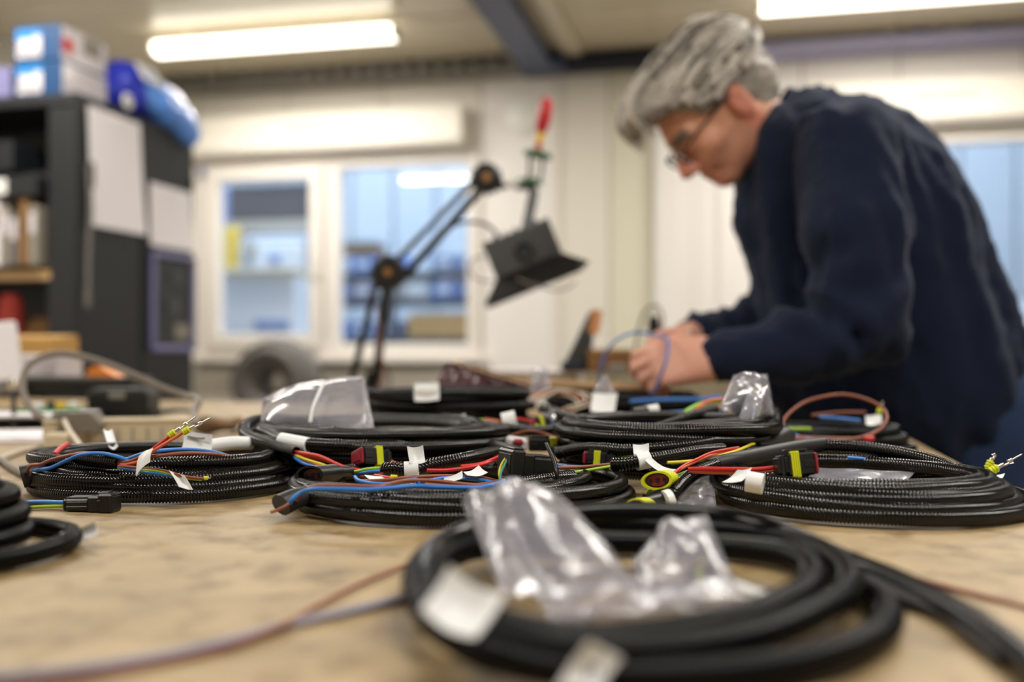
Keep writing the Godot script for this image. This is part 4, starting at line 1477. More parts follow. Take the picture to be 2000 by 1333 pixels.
	var up_a := (Vector3(0.5127, 1.5218, -1.8700) - Vector3(0.4425, 1.3429, -1.8700)).normalized()
	var grid := []
	for i in 6:
		var row := []
		var h := i / 5.0
		for k in 33:
			var t := TAU * (k / 32.0) * 0.985 + PI * 1.008
			var c0 := low.lerp(ax, h)
			var rl := lerpf(0.125, 0.098, h)
			var rz := lerpf(0.12, 0.074, h)
			var dirv := up_a.rotated(z, lerpf(-0.1, 0.0, h))
			row.append(c0 + dirv * (rl * cos(t)) + z * (rz * sin(t)))
		grid.append(row)
	var cs := Shape.new()
	cs.sheet(grid, 0.006)
	part(jk, "collar", cs.mesh(), mats.fleece)
	part(jk, "zip_pull", boxmesh(Vector3(0.006, 0.022, 0.004), 0.001, Vector3(0.7602, 0.9555, -1.6850)), mats.brass)
	# ---- trousers and shoes
	b = Body.new(Vector3(0.66, 0.05, -2.2), Vector3(1.14, 1.0, -1.55), 0.016)
	b.bone(Vector3(0.87, 0.9, -1.8), Vector3(0.87, 0.9, -1.94), 0.135, 0.135, 0.05)
	for a in [hipl, hipr]:
		b.bone(a + Vector3(0, 0.0, 0), a + Vector3(-0.005, -0.4, 0.01), 0.115, 0.085, 0.03)
		b.bone(a + Vector3(-0.005, -0.4, 0.01), a + Vector3(0.02, -0.78, 0.01), 0.083, 0.072, 0.03)
	var ts := Shape.new()
	var creases := func(p: Vector3, _n: Vector3) -> float: return wr2.get_noise_3dv(p * Vector3(9, 5, 9)) * 0.006
	b.into(ts, creases)
	wpart(root, "trousers", ts.mesh(), mats.denim)
	for a in [hipl, hipr]:
		b = Body.new(Vector3(a.x - 0.26, 0, a.z - 0.1), Vector3(a.x + 0.16, 0.14, a.z + 0.1), 0.012)
		b.bone(Vector3(a.x + 0.05, 0.05, a.z), Vector3(a.x - 0.16, 0.035, a.z), 0.048, 0.04, 0.02)
		b.bone(Vector3(a.x + 0.02, 0.1, a.z), Vector3(a.x + 0.02, 0.05, a.z), 0.045, 0.045, 0.02)
		b.bone(Vector3(a.x - 0.4, -0.1, a.z), Vector3(a.x + 0.3, -0.1, a.z), 0.1, 0.1, 0.004, 2.0, Vector3.BACK, true)
		var os := Shape.new()
		b.into(os)
		wpart(root, "shoe", os.mesh(), mats.black_plastic)
	# ---- the wire he is working on
	var w := thing("hook_up_wire", "blue wire looping up from the bench through the man's fingers", "wire", Vector3(0.2047, 0.9300, -2.2610))
	smooth_tube(w, "insulation", [Vector3(0.1557, 0.9500, -1.7803), Vector3(0.1504, 0.9889, -1.7000), Vector3(0.1573, 1.0266, -1.6800), Vector3(0.1759, 1.0507, -1.6600), Vector3(0.2049, 1.0626, -1.6600), Vector3(0.2348, 1.0583, -1.6600), Vector3(0.2494, 1.0518, -1.6000), Vector3(0.2416, 1.0210, -1.5550), Vector3(0.2327, 0.9929, -1.5600), Vector3(0.2235, 0.9622, -1.5800), Vector3(0.2156, 0.9448, -1.6000)], 0.0022, mats.wire_blue)
	smooth_tube(w, "bare_end", [Vector3(0.2156, 0.9448, -1.6000), Vector3(0.2123, 0.9407, -1.6000), Vector3(0.2107, 0.9382, -1.6000)], 0.001, mats.copper)


func task_lamp() -> void:
	var base := Vector3(-0.3358, 0.9001, -2.4000)
	var t := thing("task_lamp", "black jointed bench lamp with square head clamped at the bench end", "lamp", base)
	var bar := func(called: String, a: Vector3, b2: Vector3, r: float) -> void:
		smooth_tube(t, called, [a, a.lerp(b2, 0.5), b2], r, mats.black_metal)
	var s := Shape.new()
	s.box(base + Vector3(0, 0.02, 0), Vector3(0.07, 0.04, 0.06), 0.005)
	s.box(base + Vector3(0, -0.05, -0.03), Vector3(0.05, 0.03, 0.05), 0.004)
	s.box(base + Vector3(0, -0.02, -0.055), Vector3(0.05, 0.09, 0.012), 0.003)
	s.lathe([Vector2(0.001, 0), Vector2(0.018, 0), Vector2(0.018, 0.05), Vector2(0.001, 0.05)], 16, Transform3D(Basis(), base + Vector3(0, 0.03, 0)))
	wpart(t, "clamp", s.mesh(), mats.black_metal)
	bar.call("lower_arm", Vector3(-0.3864, 0.9568, -2.4000), Vector3(-0.3247, 1.2037, -2.4000), 0.0085)
	bar.call("lower_arm", Vector3(-0.3284, 0.9568, -2.4000), Vector3(-0.3012, 1.1975, -2.4000), 0.011)
	bar.call("brace", Vector3(-0.3864, 0.9568, -2.4000), base + Vector3(-0.012, 0.05, 0), 0.007)
	bar.call("brace", Vector3(-0.3284, 0.9568, -2.4000), base + Vector3(0.006, 0.05, 0), 0.008)
	bar.call("upper_arm", Vector3(-0.2864, 1.2407, -2.4000), Vector3(-0.0901, 1.4419, -2.4000), 0.0075)
	bar.call("upper_arm", Vector3(-0.2593, 1.2098, -2.4000), Vector3(-0.0716, 1.4247, -2.4000), 0.0105)
	var joint := func(c: Vector3, r: float) -> void:
		var j := Shape.new()
		var rings := [Vector2(0.0, -0.02), Vector2(r * 0.8, -0.02), Vector2(r, -0.014), Vector2(r, 0.014), Vector2(r * 0.8, 0.02), Vector2(0.0, 0.02)]
		j.lathe(rings, 24, Transform3D(Basis(Vector3.RIGHT, PI / 2), c))
		for k in 12:
			var a := TAU * k / 12.0
			j.box(c + Vector3(cos(a), sin(a), 0) * r, Vector3(0.007, 0.006, 0.03), 0.001, Basis(Vector3.BACK, a))
		var o := wpart(t, "joint", j.mesh(), mats.black_plastic)
		var k2 := Shape.new()
		k2.lathe([Vector2(0.0, 0.018), Vector2(0.009, 0.018), Vector2(0.009, 0.025), Vector2(0.0, 0.026)], 12, Transform3D(Basis(Vector3.RIGHT, PI / 2), c))
		part(o, "screw", k2.mesh(), mats.brass)
	joint.call(Vector3(-0.2963, 1.2177, -2.3900), 0.041)
	joint.call(Vector3(-0.0615, 1.4439, -2.3900), 0.036)
	s = Shape.new()
	s.box(Vector3(-0.0393, 1.4304, -2.3900), Vector3(0.036, 0.024, 0.022), 0.004, Basis(Vector3.BACK, -0.25))
	s.box(Vector3(0.0344, 1.4230, -2.3900), Vector3(0.05, 0.012, 0.02), 0.003)
	s.box(Vector3(0.0000, 1.4255, -2.3900), Vector3(0.06, 0.008, 0.012), 0.002)
	wpart(t, "bracket", s.mesh(), mats.black_plastic)
	s = Shape.new()
	s.lathe([Vector2(0.0, -0.01), Vector2(0.011, -0.01), Vector2(0.011, 0.01), Vector2(0.0, 0.01)], 14, Transform3D(Basis(Vector3.RIGHT, PI / 2), Vector3(0.0000, 1.4300, -2.3800)))
	wpart(t, "knob", s.mesh(), mats.lens_white)
	# head: square housing on a stem, ring in its side, flared hood below
	smooth_tube(t, "stem", [Vector3(0.0526, 1.4141, -2.3800), Vector3(0.0437, 1.3648, -2.3600), Vector3(0.0312, 1.3067, -2.3300)], 0.0125, mats.lamp_grey)
	var hx := (Vector3(0.0793, 1.3304, -2.3000) - Vector3(-0.0674, 1.2713, -2.3000))
	var hy := (Vector3(-0.0674, 1.2713, -2.3000) - Vector3(-0.0379, 1.1837, -2.3000))
	var fr := Basis(hx.normalized(), (hy - hx.normalized() * hy.dot(hx.normalized())).normalized(), Vector3.BACK)
	var hcn := Vector3(0.0237, 1.2594, -2.3000)
	s = Shape.new()
	s.box(hcn, Vector3(0.158, 0.088, 0.15), 0.006, fr)
	for k in 5:
		s.box(hcn + fr * Vector3(-0.05 + k * 0.025, 0.046, 0), Vector3(0.006, 0.012, 0.13), 0.001, fr)
	for sx in [-1.0, 1.0]:
		s.box(hcn + fr * Vector3(sx * 0.072, 0, 0.076), Vector3(0.012, 0.088, 0.006), 0.001, fr)
	var head := wpart(t, "head", s.mesh(), mats.lamp_grey)
	s = Shape.new()
	s.lathe([Vector2(0.012, 0.0), Vector2(0.021, 0.0), Vector2(0.021, 0.01), Vector2(0.012, 0.01), Vector2(0.012, 0.0)], 24, Transform3D(fr * Basis(Vector3.RIGHT, PI / 2), hcn + fr * Vector3(0.0, -0.008, 0.074)))
	part(head, "ring", s.mesh(), mats.black_plastic)
	var lo := hcn - fr.y * 0.044
	var hood := Shape.new()
	var ring0 := []
	var ring1 := []
	for c in [[-1, -1], [1, -1], [1, 1], [-1, 1]]:
		ring0.append(lo + fr * Vector3(c[0] * 0.079, 0, c[1] * 0.075))
		ring1.append(lo + fr * Vector3(c[0] * 0.122, -0.042, c[1] * 0.115))
	for k in 4:
		var k2 := (k + 1) % 4
		var g := []
		for i in 4:
			var row := []
			for j in 5:
				var a: Vector3 = (ring0[k] as Vector3).lerp(ring0[k2], j / 4.0)
				var e: Vector3 = (ring1[k] as Vector3).lerp(ring1[k2], j / 4.0)
				row.append(a.lerp(e, i / 3.0))
			g.append(row)
		hood.sheet(g, 0.004)
	part(head, "hood", hood.mesh(), mats.black_plastic)
	s = Shape.new()
	s.box(lo - fr.y * 0.004, Vector3(0.14, 0.006, 0.13), 0.002, fr)
	part(head, "front_glass", s.mesh(), mats.lens_white)
	smooth_tube(t, "cable", [Vector3(-0.1844, 1.3013, -2.3900), Vector3(-0.1481, 1.3223, -2.3600), Vector3(-0.1144, 1.3331, -2.3400), Vector3(-0.0716, 1.3282, -2.3200), Vector3(-0.0452, 1.3127, -2.3100), Vector3(-0.0296, 1.2855, -2.3000)], 0.0042, mats.black_plastic)
	smooth_tube(t, "cable", [Vector3(-0.0645, 1.2481, -2.2800), Vector3(-0.0876, 1.2390, -2.2700), Vector3(-0.0969, 1.2180, -2.2700), Vector3(-0.0841, 1.1970, -2.2700), Vector3(-0.0558, 1.1881, -2.2600), Vector3(-0.0171, 1.1877, -2.2200)], 0.0022, mats.wire_grey)
	smooth_tube(t, "cable", [Vector3(0.0113, 1.1898, -2.2000), Vector3(0.0449, 1.1761, -2.1800), Vector3(0.0841, 1.1648, -2.1800), Vector3(0.1121, 1.1648, -2.1800), Vector3(0.1408, 1.1812, -2.1900)], 0.0022, mats.wire_grey)
	for i in 3:
		smooth_tube(t, "wire", [Vector3(-0.3208, 1.1349, -2.3800) + Vector3(0.006, -0.037, 0) * i, Vector3(-0.3145, 1.0370, -2.3700) - Vector3(0.005, 0, 0) * i, Vector3(-0.3072, 0.9760, -2.3700) + Vector3(0.0075, 0, 0) * i, Vector3(-0.3190, 0.9311, -2.3400) + Vector3(0.0145, 0, 0) * i], 0.0022, [mats.wire_brown, mats.wire_grey, mats.black_plastic][i])
	# the stacked green discs on the bracket, and the screwdriver stuck in them
	var hp := Vector3(0.0443, 1.4304, -2.3900)
	var h := thing("tool_holder", "two green discs on threaded studs holding a screwdriver atop the lamp arm", "tool holder", hp)
	s = Shape.new()
	s.lathe([Vector2(0.004, 0), Vector2(0.03, 0), Vector2(0.031, 0.004), Vector2(0.03, 0.008), Vector2(0.004, 0.008)], 28, Transform3D(Basis(Vector3.BACK, -0.12), Vector3(0.0443, 1.4329, -2.3900)))
	wpart(h, "disc", s.mesh(), mats.green_plastic)
	s = Shape.new()
	s.lathe([Vector2(0.004, 0), Vector2(0.034, 0), Vector2(0.035, 0.004), Vector2(0.034, 0.008), Vector2(0.004, 0.008)], 28, Transform3D(Basis(Vector3.BACK, -0.2), Vector3(0.0615, 1.4980, -2.3900)))
	wpart(h, "disc", s.mesh(), mats.green_plastic)
	for st in [[Vector3(0.0380, 1.4337, -2.3800), Vector3(0.0416, 1.4655, -2.3800), Vector3(0.0428, 1.4986, -2.3800)], [Vector3(0.0649, 1.4337, -2.3800), Vector3(0.0722, 1.4655, -2.3800), Vector3(0.0735, 1.4986, -2.3800)]]:
		s = Shape.new()
		s.tube(path(st, 0.0009), 0.0046, 8, 4, 0.0012)
		wpart(h, "stud", s.mesh(), mats.charcoal)
	var sc := thing("screwdriver", "insulated screwdriver with red and yellow handle upright in the green holder", "screwdriver", Vector3(0.0529, 1.4489, -2.3900))
	var axis := (Vector3(0.0848, 1.6370, -2.3900) - Vector3(0.0602, 1.5042, -2.3900)).normalized()
	var xf := Transform3D(Basis(axis.cross(z_axis()).normalized(), axis, z_axis()), Vector3(0.0602, 1.5042, -2.3900))
	s = Shape.new()
	s.lathe([Vector2(0.0, 0.05), Vector2(0.0105, 0.05), Vector2(0.0125, 0.058), Vector2(0.0165, 0.075), Vector2(0.018, 0.095), Vector2(0.0165, 0.115), Vector2(0.0145, 0.128), Vector2(0.01, 0.136), Vector2(0.0, 0.138)], 20, xf)
	wpart(sc, "handle", s.mesh(), mats.red_plastic)
	s = Shape.new()
	s.lathe([Vector2(0.0, 0.026), Vector2(0.009, 0.026), Vector2(0.0095, 0.03), Vector2(0.0105, 0.05), Vector2(0.0, 0.05)], 18, xf)
	wpart(sc, "collar", s.mesh(), mats.yellow_plastic)
	s = Shape.new()
	s.lathe([Vector2(0.0, 0.0), Vector2(0.005, 0.0), Vector2(0.0085, 0.004), Vector2(0.0085, 0.026), Vector2(0.0, 0.026)], 16, xf)
	wpart(sc, "guard", s.mesh(), mats.red_plastic)
	s = Shape.new()
	s.lathe([Vector2(0.0, -0.06), Vector2(0.0024, -0.06), Vector2(0.0024, 0.001), Vector2(0.0, 0.001)], 10, xf)
	wpart(sc, "blade", s.mesh(), mats.steel)
	var d := thing("wall_sensor", "round white plastic sensor high on the wall behind the screwdriver", "sensor", rp(-1.105, 2.3, 5.3), YAW)
	s = Shape.new()
	s.lathe([Vector2(0.0, 0.0), Vector2(0.1, 0.0), Vector2(0.096, 0.02), Vector2(0.06, 0.034), Vector2(0.0, 0.038)], 24, Transform3D(Basis(Vector3.RIGHT, PI / 2), Vector3.ZERO))
	part(d, "cap", s.mesh(), mats.lens_white)
	s = Shape.new()
	s.lathe([Vector2(0.0, 0.036), Vector2(0.03, 0.036), Vector2(0.026, 0.044), Vector2(0.0, 0.046)], 16, Transform3D(Basis(Vector3.RIGHT, PI / 2), Vector3.ZERO))
	part(d, "button", s.mesh(), mats.lens_white)


func z_axis() -> Vector3:
	return Vector3.BACK


func harness(label: String, at: Vector3) -> Node3D:
	return thing("cable_harness", label, "cable coil", at, 0.0, "coiled cable harnesses on the workbench")


func harnesses() -> void:
	var c: Vector3
	var h: Node3D
	# ---------------------------------------------------------------- coil at the left, in focus
	c = Vector3(-0.3438, 0.9000, -0.9756)
	h = harness("ribbed black coil at the left, two silver contacts rising from it", c)
	conduit(h, coil(c.x, c.z, [[0.128, 0.122, 0.0068], [0.112, 0.104, 0.0078], [0.124, 0.116, 0.0192], [0.11, 0.1, 0.0205], [0.1, 0.086, 0.0225, 0.004], [0.115, 0.078, 0.031, -0.004]], 262, 3, 0.011))
	conduit(h, [Vector3(-0.4310, 0.9270, -0.9500), Vector3(-0.3979, 0.9364, -0.9100), Vector3(-0.3678, 0.9382, -0.8850), Vector3(-0.3431, 0.9374, -0.8720)])
	smooth_tube(h, "sleeve", [Vector3(-0.4455, 0.9197, -0.9050), Vector3(-0.4400, 0.9214, -0.9100), Vector3(-0.4363, 0.9236, -0.9300), Vector3(-0.4340, 0.9256, -0.9500)], 0.0145, mats.sleeve, 0.72, 0.0085)
	wire(h, "blue", [Vector3(-0.4354, 0.9211, -0.9200), Vector3(-0.4310, 0.9259, -0.9000), Vector3(-0.4184, 0.9287, -0.8880), Vector3(-0.4097, 0.9305, -0.8850), Vector3(-0.3956, 0.9365, -0.8800), Vector3(-0.3794, 0.9429, -0.8750), Vector3(-0.3602, 0.9446, -0.8720), Vector3(-0.3447, 0.9423, -0.8680), Vector3(-0.3341, 0.9390, -0.8660)], 0.0017)
	wire(h, "brown", [Vector3(-0.4378, 0.9211, -0.9200), Vector3(-0.4351, 0.9256, -0.8950), Vector3(-0.4303, 0.9317, -0.8900), Vector3(-0.4207, 0.9329, -0.8880), Vector3(-0.4157, 0.9351, -0.8880), Vector3(-0.4052, 0.9387, -0.8850), Vector3(-0.3883, 0.9423, -0.8850), Vector3(-0.3770, 0.9434, -0.8830), Vector3(-0.3621, 0.9424, -0.8800)], 0.0016)
	wire(h, "brown", [Vector3(-0.3463, 0.9374, -0.8720), Vector3(-0.3333, 0.9383, -0.8640), Vector3(-0.3268, 0.9403, -0.8620), Vector3(-0.3203, 0.9432, -0.8600)], 0.0015)
	wire(h, "red", [Vector3(-0.3463, 0.9347, -0.8720), Vector3(-0.3342, 0.9352, -0.8640), Vector3(-0.3259, 0.9372, -0.8620), Vector3(-0.3178, 0.9430, -0.8580), Vector3(-0.3073, 0.9511, -0.8560), Vector3(-0.2994, 0.9569, -0.8560), Vector3(-0.2919, 0.9626, -0.8560)], 0.0016)
	wire(h, "orange", [Vector3(-0.3463, 0.9356, -0.8720), Vector3(-0.3299, 0.9368, -0.8620), Vector3(-0.3162, 0.9414, -0.8560), Vector3(-0.3046, 0.9502, -0.8520), Vector3(-0.2915, 0.9581, -0.8520), Vector3(-0.2792, 0.9660, -0.8520)], 0.0015)
	terminal(h, Vector3(-0.2946, 0.9613, -0.8560), Vector3(-0.2712, 0.9784, -0.8560), 1.0)
	terminal(h, Vector3(-0.2814, 0.9647, -0.8520), Vector3(-0.2573, 0.9774, -0.8520), 1.0)
	tag(h, [Vector3(-0.3194, 0.9440, -0.8530), Vector3(-0.3061, 0.9513, -0.8500), Vector3(-0.3069, 0.9401, -0.8450), Vector3(-0.3175, 0.9283, -0.8420)], -0.002)
	wire(h, "blue", [Vector3(-0.3371, 0.9392, -0.8680), Vector3(-0.3230, 0.9443, -0.8660), Vector3(-0.3117, 0.9468, -0.8680), Vector3(-0.2954, 0.9453, -0.9000), Vector3(-0.2745, 0.9405, -0.9200), Vector3(-0.2626, 0.9326, -0.9400), Vector3(-0.2566, 0.9270, -0.9500)], 0.0017)
	wire(h, "brown", [Vector3(-0.3401, 0.9372, -0.8700), Vector3(-0.3146, 0.9421, -0.8700), Vector3(-0.2921, 0.9427, -0.8900), Vector3(-0.2730, 0.9391, -0.9150), Vector3(-0.2550, 0.9341, -0.9300), Vector3(-0.2517, 0.9285, -0.9500)], 0.0017)
	wire(h, "blue", [Vector3(-0.3429, 0.9330, -0.8680), Vector3(-0.3296, 0.9322, -0.8600), Vector3(-0.3184, 0.9310, -0.8550), Vector3(-0.3039, 0.9299, -0.8500), Vector3(-0.2923, 0.9284, -0.8480), Vector3(-0.2864, 0.9273, -0.8500)], 0.0015)
	wire(h, "brown", [Vector3(-0.3429, 0.9339, -0.8680), Vector3(-0.3253, 0.9343, -0.8570), Vector3(-0.3068, 0.9331, -0.8520), Vector3(-0.2923, 0.9314, -0.8480), Vector3(-0.2820, 0.9286, -0.8460), Vector3(-0.2695, 0.9266, -0.8450), Vector3(-0.2611, 0.9256, -0.8460)], 0.0013)
	wire(h, "lime", [Vector3(-0.3429, 0.9321, -0.8680), Vector3(-0.3214, 0.9326, -0.8560), Vector3(-0.3056, 0.9319, -0.8510), Vector3(-0.2923, 0.9301, -0.8480), Vector3(-0.2763, 0.9265, -0.8460), Vector3(-0.2633, 0.9252, -0.8460)], 0.0013)
	terminal(h, Vector3(-0.2620, 0.9260, -0.8460), Vector3(-0.2571, 0.9264, -0.8500), 0.6)
	tag(h, [Vector3(-0.2908, 0.9327, -0.8450), Vector3(-0.2772, 0.9292, -0.8420), Vector3(-0.2679, 0.9179, -0.8360), Vector3(-0.2802, 0.9202, -0.8380)], 0.003)
	tag(h, [Vector3(-0.3243, 0.9549, -0.9850), Vector3(-0.2939, 0.9522, -0.9750), Vector3(-0.2929, 0.9367, -0.9700), Vector3(-0.3247, 0.9382, -0.9800)], 0.002)
	tag(h, [Vector3(-0.3206, 0.9505, -0.9830), Vector3(-0.3006, 0.9493, -0.9740), Vector3(-0.3008, 0.9479, -0.9730), Vector3(-0.3203, 0.9491, -0.9820)], 0.0022, mats.label_print, "print")
	tag(h, [Vector3(-0.4433, 0.9492, -1.0800), Vector3(-0.4339, 0.9492, -1.0800), Vector3(-0.4035, 0.9363, -1.0200), Vector3(-0.4124, 0.9352, -1.0200)], 0.003)
	smooth_tube(h, "sleeve", [Vector3(-0.3005, 0.9392, -0.9900), Vector3(-0.2829, 0.9413, -1.0000), Vector3(-0.2676, 0.9394, -1.0200)], 0.0068, mats.label)
	wire(h, "red", [Vector3(-0.4410, 0.9343, -0.9600), Vector3(-0.4446, 0.9377, -0.9800), Vector3(-0.4465, 0.9403, -1.0000)], 0.0025)
	# its plug, lying in front, with three wires running off to the left
	var cn := step_plug(h, Vector3(-0.3746, 0.9055, -0.8380), Vector3(-0.3296, 0.9072, -0.8300), 0.016, 0.0145)
	cn.name = "connector"
	wire(h, "blue", [Vector3(-0.3733, 0.9068, -0.8380), Vector3(-0.4060, 0.9062, -0.8450), Vector3(-0.4285, 0.9036, -0.8500), Vector3(-0.4547, 0.9001, -0.8500)], 0.0019)
	wire(h, "orange", [Vector3(-0.3733, 0.9055, -0.8380), Vector3(-0.3999, 0.9040, -0.8450), Vector3(-0.4285, 0.9010, -0.8500), Vector3(-0.4547, 0.8971, -0.8500)], 0.0014)
	wire(h, "lime", [Vector3(-0.3733, 0.9042, -0.8380), Vector3(-0.3980, 0.9030, -0.8400), Vector3(-0.4275, 0.9010, -0.8420), Vector3(-0.4521, 0.8975, -0.8450)], 0.0014)
	# ---------------------------------------------------------------- out of focus coil at the left edge
	c = Vector3(-0.4, TOP, -0.648)
	h = harness("smooth black coil at the front left, nearest but one to the camera", c)
	big_coil(h, coil(c.x, c.z, [[0.108, 0.088, 0.0068], [0.082, 0.082, 0.0125, -0.004], [0.088, 0.085, 0.024, -0.012], [0.082, 0.08, 0.036, -0.02], [0.07, 0.07, 0.044, -0.02]], 280, 9, 0.006), 0.0066)
	tag(h, [Vector3(-0.3085, 0.9111, -0.6800), Vector3(-0.2826, 0.9193, -0.6750), Vector3(-0.2800, 0.9105, -0.6720), Vector3(-0.3039, 0.9042, -0.6760)], 0.003)
	plug(h, Vector3(-0.4406, 0.9123, -0.8300), Vector3(-0.4137, 0.9106, -0.8300), 0.016, 0.014, 0.0, 0.1)
	h.get_child(h.get_child_count() - 1).name = "connector"
	smooth_tube(h, "latch", [Vector3(-0.4259, 0.9152, -0.8280), Vector3(-0.4181, 0.9172, -0.8260), Vector3(-0.4155, 0.9193, -0.8260), Vector3(-0.4138, 0.9227, -0.8260)], 0.0016, mats.housing)
	# ---------------------------------------------------------------- raised coil with the bag on it
	c = Vector3(-0.1500, 0.9000, -1.1005)
	h = harness("raised ribbed black coil with a milky bag lying on top", c)
	conduit(h, coil(c.x, c.z, [[0.142, 0.118, 0.008], [0.135, 0.115, 0.02], [0.146, 0.12, 0.033], [0.138, 0.11, 0.045], [0.118, 0.1, 0.05], [0.1, 0.09, 0.047]], 275, 5, 0.01))
	conduit(h, [Vector3(-0.2099, 0.9469, -1.2000), Vector3(-0.2617, 0.9506, -1.2000), Vector3(-0.2889, 0.9533, -1.1700), Vector3(-0.2961, 0.9523, -1.1200), Vector3(-0.2879, 0.9478, -1.0700), Vector3(-0.2702, 0.9437, -1.0300), Vector3(-0.2436, 0.9408, -0.9950), Vector3(-0.2232, 0.9367, -0.9750), Vector3(-0.2090, 0.9347, -0.9650)])
	conduit(h, [Vector3(-0.2716, 0.9510, -1.1000), Vector3(-0.2677, 0.9498, -1.0600), Vector3(-0.2490, 0.9459, -1.0300), Vector3(-0.2263, 0.9434, -1.0000), Vector3(-0.2012, 0.9417, -0.9850), Vector3(-0.1714, 0.9407, -0.9800), Vector3(-0.1469, 0.9402, -0.9850), Vector3(-0.1132, 0.9403, -1.0000), Vector3(-0.0802, 0.9386, -1.0400), Vector3(-0.0556, 0.9381, -1.0800), Vector3(-0.0346, 0.9379, -1.1200)])
	band(h, Vector3(-0.2320, 0.9444, -1.0000), Vector3(-0.2010, 0.9408, -0.9840), 0.0076)
	conduit(h, [Vector3(-0.2420, 0.9506, -1.1200), Vector3(-0.2450, 0.9492, -1.0800), Vector3(-0.2296, 0.9490, -1.0500), Vector3(-0.2033, 0.9503, -1.0400), Vector3(-0.1733, 0.9490, -1.0300), Vector3(-0.1469, 0.9457, -1.0200), Vector3(-0.1227, 0.9420, -1.0150), Vector3(-0.1049, 0.9384, -1.0200)])
	conduit(h, [Vector3(-0.1695, 0.9434, -1.0700), Vector3(-0.1321, 0.9462, -1.0700), Vector3(-0.0833, 0.9448, -1.0800), Vector3(-0.0396, 0.9397, -1.1000)])
	for w in [["red", [Vector3(-0.2112, 0.9361, -0.9660), Vector3(-0.1930, 0.9354, -0.9500), Vector3(-0.1799, 0.9340, -0.9400), Vector3(-0.1571, 0.9277, -0.9200), Vector3(-0.1426, 0.9250, -0.9150), Vector3(-0.1325, 0.9225, -0.9200)], 0.0018], ["red", [Vector3(-0.2112, 0.9346, -0.9660), Vector3(-0.1906, 0.9329, -0.9500), Vector3(-0.1741, 0.9301, -0.9400), Vector3(-0.1542, 0.9238, -0.9250), Vector3(-0.1410, 0.9215, -0.9200)], 0.0016], ["yellow", [Vector3(-0.2117, 0.9336, -0.9660), Vector3(-0.1965, 0.9305, -0.9500), Vector3(-0.1775, 0.9273, -0.9350), Vector3(-0.1674, 0.9241, -0.9300)], 0.0015], ["orange", [Vector3(-0.2117, 0.9326, -0.9660), Vector3(-0.1955, 0.9290, -0.9500), Vector3(-0.1789, 0.9259, -0.9350), Vector3(-0.1684, 0.9227, -0.9300)], 0.0014], ["blue", [Vector3(-0.2122, 0.9317, -0.9660), Vector3(-0.2004, 0.9275, -0.9500), Vector3(-0.1881, 0.9253, -0.9400), Vector3(-0.1722, 0.9227, -0.9300)], 0.0016]]:
		wire(h, w[0], (w[1]), w[2])
	socket(h, Vector3(-0.1508, 0.9248, -0.9050), Vector3(-0.1721, 0.9288, -0.8450), 0.027, 0.0165, mats.housing, mats.housing_red, 0.1)
	plug(h, Vector3(-0.1206, 0.9288, -0.9650), Vector3(-0.1468, 0.9330, -0.9450), 0.022, 0.0165, 0.35, -0.05)
	wire(h, "orange", [Vector3(-0.1241, 0.9293, -0.9650), Vector3(-0.1185, 0.9289, -0.9600), Vector3(-0.1105, 0.9260, -0.9550), Vector3(-0.0983, 0.9230, -0.9550)], 0.0015)
	wire(h, "lime", [Vector3(-0.1501, 0.9221, -0.9120), Vector3(-0.1397, 0.9248, -0.9050), Vector3(-0.1315, 0.9269, -0.9030), Vector3(-0.1210, 0.9276, -0.9050), Vector3(-0.1142, 0.9261, -0.9100)], 0.0016)
	wire(h, "blue", [Vector3(-0.1501, 0.9216, -0.9120), Vector3(-0.1372, 0.9235, -0.9040), Vector3(-0.1250, 0.9254, -0.9000), Vector3(-0.1136, 0.9253, -0.9050)], 0.0016)
	wire(h, "brown", [Vector3(-0.1501, 0.9202, -0.9120), Vector3(-0.1287, 0.9208, -0.9000), Vector3(-0.1130, 0.9245, -0.9000)], 0.0014)
	conduit(h, [Vector3(-0.1155, 0.9267, -0.9050), Vector3(-0.1056, 0.9277, -0.9000), Vector3(-0.0898, 0.9259, -0.9000), Vector3(-0.0698, 0.9309, -0.9050), Vector3(-0.0450, 0.9338, -0.9200), Vector3(-0.0244, 0.9354, -0.9500), Vector3(-0.0125, 0.9352, -0.9700)])
	band(h, Vector3(-0.0971, 0.9265, -0.8990), Vector3(-0.0843, 0.9273, -0.9000), 0.0078)
	tag(h, [Vector3(-0.0949, 0.9481, -0.9000), Vector3(-0.0807, 0.9488, -0.9020), Vector3(-0.0778, 0.9343, -0.8950), Vector3(-0.0914, 0.9336, -0.8930)], 0.004)
	tag(h, [Vector3(-0.0933, 0.9245, -0.8930), Vector3(-0.0831, 0.9258, -0.8930), Vector3(-0.0856, 0.9159, -0.8850), Vector3(-0.0950, 0.9191, -0.8880)], 0.002)
	smooth_tube(h, "sleeve", [Vector3(-0.0409, 0.9389, -1.0600), Vector3(-0.0270, 0.9365, -1.0500), Vector3(-0.0132, 0.9353, -1.0300), Vector3(0.0041, 0.9331, -1.0000)], 0.012, mats.sleeve, 0.5, 0.009)
	for w in [["red", [Vector3(-0.0076, 0.9331, -0.9850), Vector3(-0.0191, 0.9313, -0.9300), Vector3(-0.0328, 0.9289, -0.9100), Vector3(-0.0440, 0.9282, -0.9000), Vector3(-0.0597, 0.9272, -0.8930), Vector3(-0.0760, 0.9276, -0.8900)], 0.0017], ["red", [Vector3(-0.0061, 0.9336, -0.9850), Vector3(-0.0168, 0.9331, -0.9350), Vector3(-0.0306, 0.9302, -0.9150), Vector3(-0.0466, 0.9295, -0.9050)], 0.0015]]:
		wire(h, w[0], (w[1]), w[2])
	# ---------------------------------------------------------------- flat coil in the centre
	c = Vector3(-0.0452, 0.9000, -0.8790)
	h = harness("flat ribbed black coil just behind the nearest coil, blue and brown wires across it", c)
